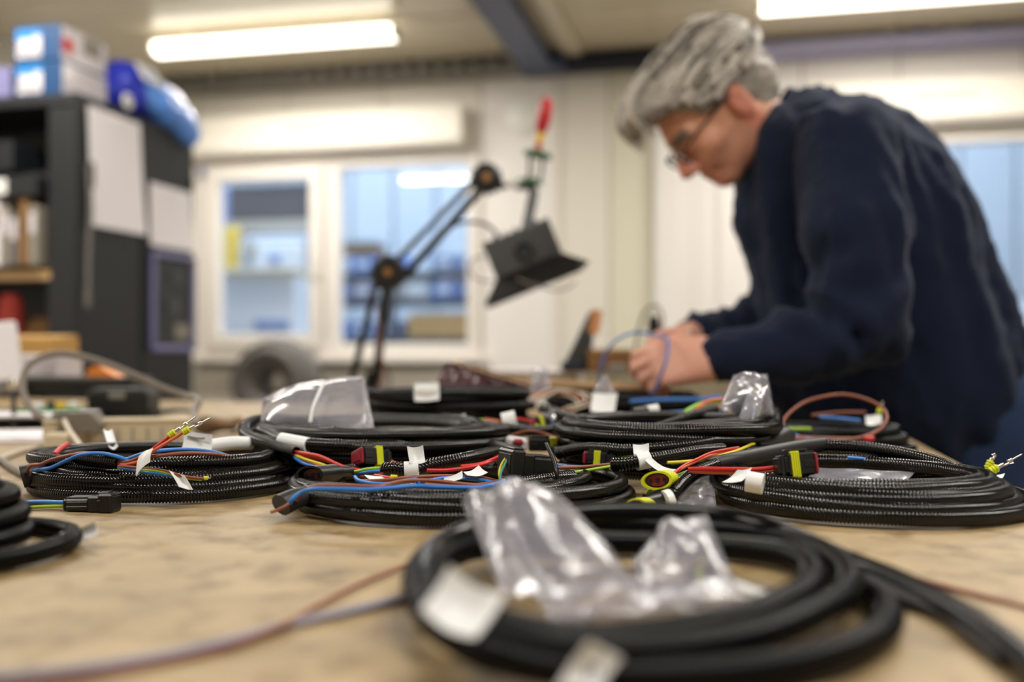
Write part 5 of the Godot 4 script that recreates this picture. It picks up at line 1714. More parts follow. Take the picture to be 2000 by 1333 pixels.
	conduit(h, coil(c.x, c.z, [[0.153, 0.132, 0.0068], [0.13, 0.116, 0.0078, -0.014], [0.147, 0.122, 0.0186, 0.0], [0.118, 0.108, 0.0196, -0.022], [0.13, 0.1, 0.0206, -0.008], [0.105, 0.09, 0.0196, -0.03]], 255, 11, 0.009))
	smooth_tube(h, "sleeve", [Vector3(-0.1833, 0.9122, -0.7900), Vector3(-0.1749, 0.9156, -0.8000), Vector3(-0.1670, 0.9155, -0.8200), Vector3(-0.1627, 0.9124, -0.8500)], 0.0125, mats.sleeve, 0.7, 0.009)
	for w in [["blue", [Vector3(-0.1730, 0.9162, -0.7750), Vector3(-0.1702, 0.9197, -0.7730), Vector3(-0.1639, 0.9242, -0.7750), Vector3(-0.1523, 0.9284, -0.7650), Vector3(-0.1282, 0.9288, -0.7620), Vector3(-0.1117, 0.9284, -0.7620), Vector3(-0.0948, 0.9292, -0.7650), Vector3(-0.0758, 0.9298, -0.7720), Vector3(-0.0556, 0.9290, -0.7720), Vector3(-0.0275, 0.9282, -0.7750), Vector3(-0.0130, 0.9289, -0.7900), Vector3(-0.0063, 0.9273, -0.8200)], 0.0019], ["brown", [Vector3(-0.1853, 0.9107, -0.7650), Vector3(-0.1798, 0.9122, -0.7680), Vector3(-0.1743, 0.9150, -0.7700), Vector3(-0.1730, 0.9162, -0.7750), Vector3(-0.1713, 0.9182, -0.7800)], 0.0013], ["brown", [Vector3(-0.1696, 0.9167, -0.7850), Vector3(-0.1637, 0.9239, -0.7800), Vector3(-0.1529, 0.9294, -0.7720), Vector3(-0.1295, 0.9301, -0.7700), Vector3(-0.1129, 0.9297, -0.7700), Vector3(-0.1009, 0.9294, -0.7750), Vector3(-0.0880, 0.9280, -0.8150), Vector3(-0.0637, 0.9267, -0.8250), Vector3(-0.0299, 0.9226, -0.8300), Vector3(-0.0066, 0.9242, -0.8500)], 0.0018], ["blue", [Vector3(-0.1354, 0.9255, -0.8600), Vector3(-0.1312, 0.9238, -0.8500), Vector3(-0.1201, 0.9229, -0.8400), Vector3(-0.1044, 0.9227, -0.8350), Vector3(-0.0907, 0.9247, -0.8400), Vector3(-0.0752, 0.9246, -0.8600)], 0.0018], ["red", [Vector3(-0.1199, 0.9256, -0.8700), Vector3(-0.1106, 0.9255, -0.8600), Vector3(-0.1029, 0.9253, -0.8550)], 0.0015], ["brown", [Vector3(-0.1312, 0.9233, -0.8500), Vector3(-0.1108, 0.9244, -0.8450), Vector3(-0.0874, 0.9264, -0.8500), Vector3(-0.0575, 0.9264, -0.8600), Vector3(-0.0267, 0.9240, -0.8650), Vector3(-0.0111, 0.9211, -0.8600)], 0.0017], ["blue", [Vector3(-0.0780, 0.9256, -0.8200), Vector3(-0.0568, 0.9259, -0.8500), Vector3(-0.0310, 0.9233, -0.8600), Vector3(-0.0109, 0.9211, -0.8500)], 0.0016], ["brown", [Vector3(-0.0708, 0.9262, -0.8100), Vector3(-0.0503, 0.9238, -0.8150), Vector3(-0.0233, 0.9220, -0.8250), Vector3(-0.0066, 0.9216, -0.8500)], 0.0014]]:
		wire(h, w[0], (w[1]), w[2])
	terminal(h, Vector3(-0.1036, 0.9264, -0.8500), Vector3(-0.0774, 0.9244, -0.8450), 0.9)
	terminal(h, Vector3(-0.0905, 0.9249, -0.8380), Vector3(-0.0704, 0.9230, -0.8300), 0.6)
	tag(h, [Vector3(-0.1274, 0.9273, -0.8600), Vector3(-0.0995, 0.9264, -0.8600), Vector3(-0.1006, 0.9233, -0.8500), Vector3(-0.1216, 0.9251, -0.8500)], 0.001)
	tag(h, [Vector3(-0.0606, 0.9243, -0.8300), Vector3(-0.0567, 0.9283, -0.8350), Vector3(-0.0419, 0.9333, -0.8400), Vector3(-0.0418, 0.9281, -0.8300)], 0.002)
	tag(h, [Vector3(-0.0420, 0.9299, -0.8600), Vector3(-0.0291, 0.9345, -0.8700), Vector3(-0.0208, 0.9295, -0.8600), Vector3(-0.0359, 0.9281, -0.8500)], 0.002)
	# its four-way plug standing on the coil
	var big := step_plug(h, Vector3(0.0344, 0.9315, -0.8800), Vector3(-0.0066, 0.9361, -0.8600), 0.03, 0.022)
	big.name = "connector"
	for w in [["yellow", [Vector3(-0.0044, 0.9428, -0.8600), Vector3(-0.0079, 0.9386, -0.8580), Vector3(-0.0106, 0.9323, -0.8550), Vector3(-0.0105, 0.9268, -0.8500), Vector3(-0.0087, 0.9211, -0.8500)], 0.0011], ["teal", [Vector3(-0.0035, 0.9425, -0.8580), Vector3(-0.0057, 0.9377, -0.8540), Vector3(-0.0096, 0.9299, -0.8500), Vector3(-0.0096, 0.9225, -0.8460)], 0.0011], ["blue", [Vector3(0.0317, 0.9351, -0.8800), Vector3(0.0387, 0.9332, -0.8850), Vector3(0.0444, 0.9312, -0.8900), Vector3(0.0593, 0.9296, -0.9000), Vector3(0.0781, 0.9267, -0.9200)], 0.0014], ["brown", [Vector3(0.0316, 0.9313, -0.8780), Vector3(0.0455, 0.9305, -0.8850), Vector3(0.0653, 0.9296, -0.9000), Vector3(0.0967, 0.9277, -0.9400)], 0.0014], ["lime", [Vector3(0.0315, 0.9266, -0.8760), Vector3(0.0454, 0.9258, -0.8820), Vector3(0.0586, 0.9262, -0.8900), Vector3(0.0772, 0.9265, -0.9100), Vector3(0.0972, 0.9264, -0.9350)], 0.0014]]:
		wire(h, w[0], (w[1]), w[2])
	smooth_tube(h, "cable_tie", [Vector3(0.0300, 0.9538, -0.8700), Vector3(0.0323, 0.9485, -0.8600), Vector3(0.0359, 0.9408, -0.8500), Vector3(0.0376, 0.9324, -0.8400), Vector3(0.0389, 0.9229, -0.8400)], 0.0021, mats.housing, 0.5)
	conduit(h, [Vector3(0.0021, 0.9234, -0.8300), Vector3(0.0174, 0.9236, -0.8450), Vector3(0.0354, 0.9237, -0.8600), Vector3(0.0531, 0.9231, -0.8750)])
	# ---------------------------------------------------------------- coil at the right, in focus
	c = Vector3(0.3089, 0.9000, -0.8704)
	h = harness("ribbed black coil at the right bench edge, shiny flat bag in its ring", c)
	conduit(h, coil(c.x, c.z, [[0.133, 0.13, 0.0068], [0.117, 0.115, 0.0078, -0.003], [0.119, 0.122, 0.0185, -0.006], [0.107, 0.106, 0.0195, -0.008], [0.111, 0.11, 0.0265, -0.01], [0.098, 0.092, 0.027, -0.014]], 258, 17, 0.009))
	conduit(h, [Vector3(0.2434, 0.9175, -0.8300), Vector3(0.2775, 0.9166, -0.8300), Vector3(0.3264, 0.9159, -0.8350), Vector3(0.3630, 0.9169, -0.8400), Vector3(0.3858, 0.9176, -0.8600), Vector3(0.3974, 0.9171, -0.8900), Vector3(0.3952, 0.9149, -0.9200), Vector3(0.3820, 0.9113, -0.9400)], 0.006)
	smooth_tube(h, "sleeve", [Vector3(0.1753, 0.9314, -0.8850), Vector3(0.1831, 0.9335, -0.8900), Vector3(0.2083, 0.9370, -0.9000), Vector3(0.2674, 0.9417, -0.9450), Vector3(0.3049, 0.9427, -0.9750)], 0.0072, mats.sleeve)
	conduit(h, [Vector3(0.1291, 0.9121, -0.8200), Vector3(0.1350, 0.9173, -0.8250), Vector3(0.1478, 0.9249, -0.8450), Vector3(0.1611, 0.9293, -0.8650), Vector3(0.1812, 0.9332, -0.8850)], 0.006)
	conduit(h, [Vector3(0.3010, 0.9420, -0.9720), Vector3(0.3376, 0.9407, -0.9650), Vector3(0.3694, 0.9369, -0.9450), Vector3(0.3932, 0.9303, -0.9100), Vector3(0.4005, 0.9215, -0.8700), Vector3(0.3975, 0.9139, -0.8400)])
	for w in [["red", [Vector3(0.1495, 0.9340, -0.8450), Vector3(0.1642, 0.9350, -0.8400), Vector3(0.1874, 0.9358, -0.8300), Vector3(0.2037, 0.9364, -0.8250), Vector3(0.2193, 0.9387, -0.8200)], 0.0019], ["orange", [Vector3(0.1504, 0.9327, -0.8450), Vector3(0.1685, 0.9320, -0.8400), Vector3(0.1921, 0.9332, -0.8300), Vector3(0.2193, 0.9362, -0.8200)], 0.0017]]:
		wire(h, w[0], (w[1]), w[2])
	tag(h, [Vector3(0.1708, 0.9278, -0.8100), Vector3(0.1845, 0.9372, -0.8150), Vector3(0.1962, 0.9389, -0.8150), Vector3(0.1855, 0.9293, -0.8050)], 0.002)
	band(h, Vector3(0.1861, 0.9313, -0.7900), Vector3(0.1979, 0.9296, -0.7850), 0.0082)
	plug(h, Vector3(0.2147, 0.9405, -0.8120), Vector3(0.2456, 0.9430, -0.8120), 0.021, 0.0185, -0.15, -0.05)
	terminal(h, Vector3(0.4440, 0.9246, -0.9300), Vector3(0.4511, 0.9389, -0.9300), 1.2)
	terminal(h, Vector3(0.4411, 0.9225, -0.9200), Vector3(0.4714, 0.9390, -0.9200), 1.3)
	terminal(h, Vector3(0.4545, 0.9239, -0.9400), Vector3(0.4739, 0.9287, -0.9400), 0.7)
	wire(h, "orange", [Vector3(0.4167, 0.9176, -0.9000), Vector3(0.4330, 0.9193, -0.9150), Vector3(0.4439, 0.9229, -0.9200)], 0.0014)
	wire(h, "lime", [Vector3(0.4213, 0.9153, -0.9100), Vector3(0.4368, 0.9199, -0.9250), Vector3(0.4440, 0.9260, -0.9300)], 0.0014)
	tag(h, [Vector3(0.4401, 0.9196, -0.9200), Vector3(0.4577, 0.9204, -0.9250), Vector3(0.4504, 0.9174, -0.9150), Vector3(0.4386, 0.9169, -0.9120)], 0.001)
	terminal(h, Vector3(0.4560, 0.9106, -0.9450), Vector3(0.4682, 0.9060, -0.9500), 0.8)
	wire(h, "blue", [Vector3(0.3201, 0.9324, -0.9500), Vector3(0.3264, 0.9319, -0.9500), Vector3(0.3372, 0.9310, -0.9500)], 0.0015)
	wire(h, "brown", [Vector3(0.3241, 0.9126, -0.8400), Vector3(0.3330, 0.9136, -0.8450), Vector3(0.3434, 0.9127, -0.8450)], 0.0012)
	# ---------------------------------------------------------------- raised coil in front of the man's hands
	c = Vector3(0.1618, 0.9000, -1.0485)
	h = harness("ribbed black coil in front of the man's hands, clear upright bag in it", c)
	conduit(h, coil(c.x, c.z, [[0.114, 0.1, 0.0068], [0.104, 0.092, 0.0188], [0.116, 0.1, 0.0305], [0.106, 0.09, 0.042], [0.112, 0.095, 0.053, 0.003], [0.1, 0.085, 0.058]], 270, 23, 0.01))
	conduit(h, [Vector3(0.0802, 0.9396, -1.0400), Vector3(0.1183, 0.9496, -1.0000), Vector3(0.1469, 0.9549, -0.9850), Vector3(0.1903, 0.9588, -1.0000), Vector3(0.2331, 0.9586, -1.0300), Vector3(0.2697, 0.9599, -1.0700), Vector3(0.2967, 0.9644, -1.1200), Vector3(0.2984, 0.9666, -1.1600)])
	conduit(h, [Vector3(0.0458, 0.9321, -0.9900), Vector3(0.0748, 0.9392, -0.9700), Vector3(0.1124, 0.9393, -0.9500), Vector3(0.1613, 0.9432, -0.9500), Vector3(0.1986, 0.9467, -0.9650), Vector3(0.2418, 0.9506, -1.0000), Vector3(0.2739, 0.9557, -1.0400), Vector3(0.2904, 0.9613, -1.0900)])
	conduit(h, [Vector3(0.0922, 0.9307, -0.9100), Vector3(0.1024, 0.9318, -0.9050), Vector3(0.1164, 0.9341, -0.9050), Vector3(0.1412, 0.9367, -0.9150), Vector3(0.1722, 0.9399, -0.9300), Vector3(0.2013, 0.9402, -0.9500)])
	conduit(h, ([Vector3(0.2337, 0.9648, -1.1500), Vector3(0.1924, 0.9589, -1.1000), Vector3(0.1431, 0.9512, -1.0300), Vector3(0.0977, 0.9434, -1.0000), Vector3(0.0662, 0.9382, -0.9900), Vector3(0.0481, 0.9306, -0.9850)]))
	band(h, Vector3(0.1130, 0.9333, -0.9040), Vector3(0.1250, 0.9353, -0.9070), 0.0078)
	tag(h, [Vector3(0.1117, 0.9480, -0.9200), Vector3(0.1264, 0.9490, -0.9200), Vector3(0.1261, 0.9386, -0.9150), Vector3(0.1117, 0.9385, -0.9120)], 0.002)
	tag(h, [Vector3(0.1236, 0.9402, -0.9000), Vector3(0.1445, 0.9303, -0.8750), Vector3(0.1401, 0.9274, -0.8700), Vector3(0.1184, 0.9370, -0.8920)], 0.004)
	for w in [["yellow", [Vector3(0.2500, 0.9434, -1.0000), Vector3(0.2320, 0.9422, -0.9700), Vector3(0.2123, 0.9398, -0.9400), Vector3(0.1960, 0.9376, -0.9250), Vector3(0.1817, 0.9353, -0.9150), Vector3(0.1592, 0.9331, -0.9100), Vector3(0.1411, 0.9327, -0.9050)], 0.0015], ["green", [Vector3(0.2500, 0.9413, -1.0000), Vector3(0.2320, 0.9382, -0.9700), Vector3(0.2139, 0.9364, -0.9450), Vector3(0.1961, 0.9346, -0.9300), Vector3(0.1751, 0.9329, -0.9200), Vector3(0.1451, 0.9312, -0.9100)], 0.0015], ["red", [Vector3(0.2160, 0.9417, -0.9500), Vector3(0.1971, 0.9413, -0.9300), Vector3(0.1817, 0.9400, -0.9150), Vector3(0.1657, 0.9366, -0.8950), Vector3(0.1503, 0.9330, -0.8750), Vector3(0.1390, 0.9292, -0.8550)], 0.0015], ["orange", [Vector3(0.2170, 0.9402, -0.9500), Vector3(0.1961, 0.9389, -0.9300), Vector3(0.1801, 0.9380, -0.9120), Vector3(0.1633, 0.9347, -0.8920), Vector3(0.1477, 0.9314, -0.8700), Vector3(0.1377, 0.9279, -0.8550)], 0.0015], ["lime", [Vector3(0.1336, 0.9242, -0.8600), Vector3(0.1432, 0.9251, -0.8700), Vector3(0.1548, 0.9268, -0.8850)], 0.0015], ["green", [Vector3(0.1345, 0.9229, -0.8600), Vector3(0.1454, 0.9242, -0.8700), Vector3(0.1571, 0.9250, -0.8850)], 0.0014]]:
		wire(h, w[0], (w[1]), w[2])
	socket(h, Vector3(0.1351, 0.9253, -0.8580), Vector3(0.1192, 0.9275, -0.8220), 0.027, 0.0155, mats.seal, mats.wedge, 0.15)
	plug(h, Vector3(0.0997, 0.9294, -0.9550), Vector3(0.0706, 0.9313, -0.9600), 0.017, 0.013, 0.1, 0.1)
	wire(h, "lime", [Vector3(0.0968, 0.9304, -0.9550), Vector3(0.1051, 0.9324, -0.9500), Vector3(0.1167, 0.9349, -0.9450)], 0.0013)
	socket(h, Vector3(0.1117, 0.9103, -0.8100), Vector3(0.0969, 0.9118, -0.7850), 0.02, 0.013, mats.seal, mats.wedge, 0.2)
	smooth_tube(h, "sleeve", [Vector3(0.1094, 0.9104, -0.8120), Vector3(0.1195, 0.9129, -0.8150), Vector3(0.1299, 0.9147, -0.8200)], 0.0078, mats.housing)
	band(h, Vector3(0.1242, 0.9124, -0.8100), Vector3(0.1295, 0.9138, -0.8120), 0.0086)
	wire(h, "lime", [Vector3(0.1102, 0.9123, -0.8300), Vector3(0.1141, 0.9151, -0.8400), Vector3(0.1182, 0.9175, -0.8450)], 0.0016)
	smooth_tube(h, "sleeve", [Vector3(0.2394, 0.9372, -0.9900), Vector3(0.2623, 0.9394, -1.0200), Vector3(0.2890, 0.9452, -1.0500)], 0.011, mats.sleeve, 0.8)
	# ---------------------------------------------------------------- stack at the back, left of the lamp
	c = Vector3(-0.0941, 0.9000, -1.4633)
	h = harness("tall stack of smooth black cable at the back beside the lamp arm", c)
	big_coil(h, coil(c.x, c.z, [[0.125, 0.1, 0.0068], [0.115, 0.09, 0.018], [0.124, 0.1, 0.03], [0.112, 0.09, 0.041], [0.122, 0.1, 0.053], [0.11, 0.085, 0.064], [0.114, 0.09, 0.071]], 30, 27, 0.006, 0.5), 0.0068)
	band(h, Vector3(-0.1324, 0.9771, -1.3550), Vector3(-0.0997, 0.9771, -1.3550), 0.0105)
	tag(h, [Vector3(-0.1326, 0.9898, -1.3500), Vector3(-0.1000, 0.9912, -1.3500), Vector3(-0.0979, 0.9674, -1.3400), Vector3(-0.1310, 0.9653, -1.3400)], 0.003)
	for w in [["blue", [Vector3(-0.0895, 0.9345, -1.2000), Vector3(-0.0668, 0.9387, -1.1800), Vector3(-0.0524, 0.9425, -1.1700), Vector3(-0.0316, 0.9429, -1.1800), Vector3(-0.0154, 0.9395, -1.2000)], 0.0018], ["blue", [Vector3(-0.0802, 0.9333, -1.2000), Vector3(-0.0512, 0.9395, -1.1700), Vector3(-0.0301, 0.9407, -1.1700)], 0.0018], ["lime", [Vector3(-0.0543, 0.9481, -1.2000), Vector3(-0.0432, 0.9487, -1.2000), Vector3(-0.0333, 0.9481, -1.2000)], 0.0032], ["orange", [Vector3(-0.0455, 0.9362, -1.1800), Vector3(-0.0289, 0.9371, -1.1700), Vector3(-0.0170, 0.9387, -1.1800)], 0.0014]]:
		wire(h, w[0], (w[1]), w[2])
	smooth_tube(h, "sleeve", [Vector3(-0.0340, 0.9493, -1.2000), Vector3(-0.0216, 0.9475, -1.2000), Vector3(-0.0093, 0.9456, -1.2000)], 0.004, mats.copper)
	band(h, Vector3(-0.0110, 0.9476, -1.1900), Vector3(0.0049, 0.9513, -1.1900), 0.0115)
	plug(h, Vector3(-0.0628, 0.9416, -1.2200), Vector3(-0.0884, 0.9461, -1.2100), 0.02, 0.018, 0.2, -0.5)
	plug(h, Vector3(-0.1139, 0.9434, -1.2300), Vector3(-0.1381, 0.9410, -1.2200), 0.018, 0.013, 0.0, 0.2, false)
	tag(h, [Vector3(-0.0741, 0.9555, -1.2000), Vector3(-0.0568, 0.9580, -1.2000), Vector3(-0.0520, 0.9440, -1.1900), Vector3(-0.0661, 0.9403, -1.1900)], 0.003, mats.box_white)
	smooth_tube(h, "ring_terminal", [Vector3(-0.0292, 0.9379, -1.1600), Vector3(-0.0304, 0.9427, -1.1600), Vector3(-0.0269, 0.9463, -1.1600), Vector3(-0.0209, 0.9463, -1.1600), Vector3(-0.0173, 0.9421, -1.1600), Vector3(-0.0185, 0.9373, -1.1600)], 0.0014, mats.copper)
	# ---------------------------------------------------------------- coil behind the centre, below the man's hands
	c = Vector3(0.1774, 0.9000, -1.6044)
	h = harness("smooth black coil just below the man's hands, white square tag on its rim", c)
	big_coil(h, coil(c.x, c.z, [[0.125, 0.1, 0.0068], [0.11, 0.09, 0.018], [0.122, 0.1, 0.03], [0.11, 0.09, 0.041], [0.12, 0.098, 0.052], [0.11, 0.09, 0.06]], 200, 33, 0.008, 0.5), 0.0066)
	tag(h, [Vector3(0.1138, 0.9743, -1.4000), Vector3(0.1484, 0.9736, -1.4000), Vector3(0.1420, 0.9476, -1.3800), Vector3(0.1086, 0.9497, -1.3800)], 0.003)
	for w in [["blue", [Vector3(0.0988, 0.9444, -1.2000), Vector3(0.1192, 0.9479, -1.2200), Vector3(0.1620, 0.9514, -1.2600), Vector3(0.2274, 0.9534, -1.3000), Vector3(0.2716, 0.9555, -1.3200)], 0.0022], ["blue", [Vector3(0.1680, 0.9610, -1.4200), Vector3(0.2118, 0.9632, -1.4200), Vector3(0.2630, 0.9640, -1.4200), Vector3(0.2995, 0.9676, -1.4200)], 0.0025], ["lime", [Vector3(0.1049, 0.9481, -1.2000), Vector3(0.1245, 0.9523, -1.2100), Vector3(0.1481, 0.9567, -1.2200)], 0.0022], ["brown", [Vector3(0.1032, 0.9435, -1.1800), Vector3(0.1420, 0.9493, -1.2000), Vector3(0.1820, 0.9523, -1.2200), Vector3(0.2315, 0.9560, -1.2500), Vector3(0.2700, 0.9580, -1.2800)], 0.002], ["lime", [Vector3(0.1850, 0.9505, -1.1600), Vector3(0.2016, 0.9600, -1.1700), Vector3(0.2204, 0.9678, -1.1900), Vector3(0.2377, 0.9716, -1.2000), Vector3(0.2543, 0.9740, -1.2000)], 0.0024], ["green", [Vector3(0.1870, 0.9519, -1.1650), Vector3(0.2037, 0.9621, -1.1750), Vector3(0.2225, 0.9694, -1.1950)], 0.0018], ["orange", [Vector3(0.2100, 0.9506, -1.1500), Vector3(0.2136, 0.9618, -1.1600), Vector3(0.2239, 0.9708, -1.1700), Vector3(0.2367, 0.9751, -1.1800), Vector3(0.2534, 0.9758, -1.1900)], 0.0019], ["brown", [Vector3(0.2227, 0.9576, -1.1700), Vector3(0.2398, 0.9648, -1.1800), Vector3(0.2537, 0.9605, -1.1800), Vector3(0.2671, 0.9532, -1.1800)], 0.0018], ["blue", [Vector3(0.1383, 0.9448, -1.1200), Vector3(0.1599, 0.9486, -1.1300), Vector3(0.1834, 0.9512, -1.1500), Vector3(0.2469, 0.9580, -1.2000)], 0.0022], ["blue", [Vector3(0.2071, 0.9542, -1.2200), Vector3(0.2322, 0.9579, -1.2200), Vector3(0.2636, 0.9592, -1.2200)], 0.0024]]:
		wire(h, w[0], (w[1]), w[2])
	smooth_tube(h, "sleeve", [Vector3(0.1469, 0.9573, -1.2100), Vector3(0.1562, 0.9582, -1.2150), Vector3(0.1644, 0.9592, -1.2200)], 0.0072, mats.housing)
	band(h, Vector3(0.1632, 0.9598, -1.2200), Vector3(0.1790, 0.9620, -1.2250), 0.006)
	tag(h, [Vector3(0.1665, 0.9502, -1.1400), Vector3(0.1759, 0.9596, -1.1400), Vector3(0.1779, 0.9568, -1.1300), Vector3(0.1744, 0.9463, -1.1300)], 0.002, mats.beige_plastic)
	tag(h, [Vector3(0.2017, 0.9514, -1.1400), Vector3(0.2064, 0.9584, -1.1400), Vector3(0.2099, 0.9502, -1.1400), Vector3(0.2029, 0.9490, -1.1400)], 0.001)
	smooth_tube(h, "crimp", [Vector3(0.0781, 0.9397, -1.1000), Vector3(0.0877, 0.9419, -1.1000), Vector3(0.0973, 0.9453, -1.1000)], 0.0036, mats.wire_red)
	smooth_tube(h, "ring_terminal", [Vector3(0.0973, 0.9448, -1.1000), Vector3(0.1052, 0.9487, -1.1000), Vector3(0.1120, 0.9482, -1.1000), Vector3(0.1127, 0.9452, -1.0950), Vector3(0.1065, 0.9428, -1.0900), Vector3(0.0986, 0.9435, -1.0950)], 0.0022, mats.steel)
	conduit(h, ([Vector3(0.0388, 0.9581, -1.3000), Vector3(0.0588, 0.9534, -1.2700), Vector3(0.0879, 0.9479, -1.2200), Vector3(0.1204, 0.9443, -1.1700), Vector3(0.1525, 0.9443, -1.1400)]))
	conduit(h, ([Vector3(-0.0090, 0.9439, -1.1600), Vector3(0.0233, 0.9428, -1.1300), Vector3(0.0552, 0.9452, -1.1300), Vector3(0.0895, 0.9499, -1.1600), Vector3(0.1173, 0.9530, -1.2000)]))
	smooth_tube(h, "sleeve", ([Vector3(0.0509, 0.9397, -1.1000), Vector3(0.0685, 0.9445, -1.1100), Vector3(0.0893, 0.9471, -1.1200)]), 0.011, mats.sleeve, 0.6)
	plug(h, Vector3(0.0444, 0.9469, -1.2000), Vector3(0.0245, 0.9452, -1.1900), 0.018, 0.014, 0.3, 0.1)
	for w in [["orange", [Vector3(0.0489, 0.9392, -1.0800), Vector3(0.0583, 0.9426, -1.0800), Vector3(0.0711, 0.9437, -1.0800), Vector3(0.0826, 0.9401, -1.0700)], 0.0015], ["red", [Vector3(-0.0247, 0.9444, -1.2000), Vector3(-0.0093, 0.9493, -1.2000), Vector3(0.0062, 0.9518, -1.2000), Vector3(0.0245, 0.9489, -1.1900)], 0.0014], ["brown", [Vector3(0.0000, 0.9408, -1.1000), Vector3(0.0170, 0.9453, -1.1000), Vector3(0.0340, 0.9431, -1.1000), Vector3(0.0500, 0.9381, -1.0800)], 0.0014], ["blue", [Vector3(0.0463, 0.9456, -1.2000), Vector3(0.0668, 0.9447, -1.1800), Vector3(0.0872, 0.9428, -1.1300)], 0.0015]]:
		wire(h, w[0], (w[1]), w[2])
	tag(h, [Vector3(0.0357, 0.9566, -1.2400), Vector3(0.0510, 0.9605, -1.2400), Vector3(0.0540, 0.9504, -1.2200), Vector3(0.0402, 0.9466, -1.2200)], 0.002, mats.film_milky)
	# loose plugs and bits between the coils
	var lp := thing("loose_connector", "pale and red connector lying with a black block between the centre coils", "connector", Vector3(0.0162, 0.9290, -1.0500))
	plug(lp, Vector3(0.0469, 0.9345, -1.0600), Vector3(0.0164, 0.9345, -1.0600), 0.02, 0.0135, 0.0, -0.4, false)
	var ws := Shape.new()
	ws.box(Vector3(0.0044, 0.9356, -1.0600), Vector3(0.024, 0.013, 0.02), 0.003, Basis(Vector3.BACK, -0.15))
	wpart(lp, "shell", ws.mesh(), mats.box_white)
	ws = Shape.new()
	ws.box(Vector3(0.0065, 0.9381, -1.0450), Vector3(0.011, 0.006, 0.012), 0.002)
	wpart(lp, "insert", ws.mesh(), mats.wedge)
	var yl := thing("seal_pile", "small heap of loose yellow wire seals between the back coils", "seals", Vector3(0.0293, 0.9373, -1.1400))
	for k in 7:
		var p := Vector3(0.0246, 0.9397, -1.1400) + Vector3((k % 4) * 0.0041, (k / 4) * 0.0041 + (k % 2) * 0.0018, -0.006 * (k % 3))
		ws = Shape.new()
		ws.lathe([Vector2(0.0005, -0.003), Vector2(0.002, -0.003), Vector2(0.0026, -0.001), Vector2(0.002, 0.0), Vector2(0.0026, 0.001), Vector2(0.002, 0.003), Vector2(0.0005, 0.003)], 10, Transform3D(Basis(Vector3(1, 0.4 * k, 1).normalized(), k * 1.1), p))
		wpart(yl, "seal", ws.mesh(), mats.seal)
	# ---------------------------------------------------------------- coil at the back right, brown wire hooped over it
	c = Vector3(0.4344, 0.9000, -1.2992)
	h = harness("black coil at the back right against the man, brown wire hooped above it", c)
	big_coil(h, coil(c.x, c.z, [[0.088, 0.075, 0.0068], [0.072, 0.062, 0.009, -0.01], [0.084, 0.072, 0.0185, -0.004], [0.066, 0.06, 0.021, -0.014], [0.074, 0.066, 0.03, -0.01]], 250, 39, 0.008), 0.0062)
	wire(h, "brown", ([Vector3(0.3252, 0.9224, -1.1600), Vector3(0.3199, 0.9368, -1.1800), Vector3(0.3272, 0.9493, -1.2000), Vector3(0.3452, 0.9617, -1.2200), Vector3(0.3712, 0.9719, -1.2400), Vector3(0.4115, 0.9785, -1.2500), Vector3(0.4417, 0.9733, -1.2500), Vector3(0.4593, 0.9636, -1.2400), Vector3(0.4594, 0.9523, -1.2200), Vector3(0.4444, 0.9401, -1.2000), Vector3(0.4158, 0.9314, -1.1800), Vector3(0.3762, 0.9281, -1.1700), Vector3(0.3232, 0.9305, -1.1700)]), 0.0019)
	wire(h, "brown", ([Vector3(0.3260, 0.9320, -1.1800), Vector3(0.3521, 0.9308, -1.1800), Vector3(0.3885, 0.9296, -1.1800), Vector3(0.4188, 0.9290, -1.1800)]), 0.0018)
	wire(h, "blue", ([Vector3(0.3272, 0.9382, -1.2000), Vector3(0.3336, 0.9354, -1.1900), Vector3(0.3460, 0.9302, -1.1800), Vector3(0.3852, 0.9251, -1.1700), Vector3(0.4213, 0.9239, -1.1700)]), 0.0018)
	wire(h, "blue", ([Vector3(0.4012, 0.9467, -1.3000), Vector3(0.4280, 0.9447, -1.3000), Vector3(0.4547, 0.9420, -1.3000)]), 0.002)
	wire(h, "lime", ([Vector3(0.3389, 0.9378, -1.2200), Vector3(0.3514, 0.9378, -1.2200), Vector3(0.3665, 0.9378, -1.2200)]), 0.002)
	wire(h, "brown", ([Vector3(0.3972, 0.9474, -1.3200), Vector3(0.4412, 0.9501, -1.3400), Vector3(0.4756, 0.9501, -1.3400)]), 0.0018)
	smooth_tube(h, "crimp", ([Vector3(0.4158, 0.9306, -1.1750), Vector3(0.4219, 0.9300, -1.1750), Vector3(0.4267, 0.9306, -1.1750)]), 0.003, mats.wire_red)
	terminal(h, Vector3(0.4641, 0.9540, -1.2600), Vector3(0.4730, 0.9691, -1.2700), 1.2)
	tag(h, ([Vector3(0.4614, 0.9487, -1.3000), Vector3(0.4828, 0.9527, -1.3000), Vector3(0.4791, 0.9401, -1.2900), Vector3(0.4592, 0.9375, -1.2900)]), 0.003)
	# ---------------------------------------------------------------- nearest coil, well out of focus
	c = Vector3(0.0695, TOP, -0.508)
	h = harness("largest black coil, nearest the camera, with loops fanned out and white tags", c)
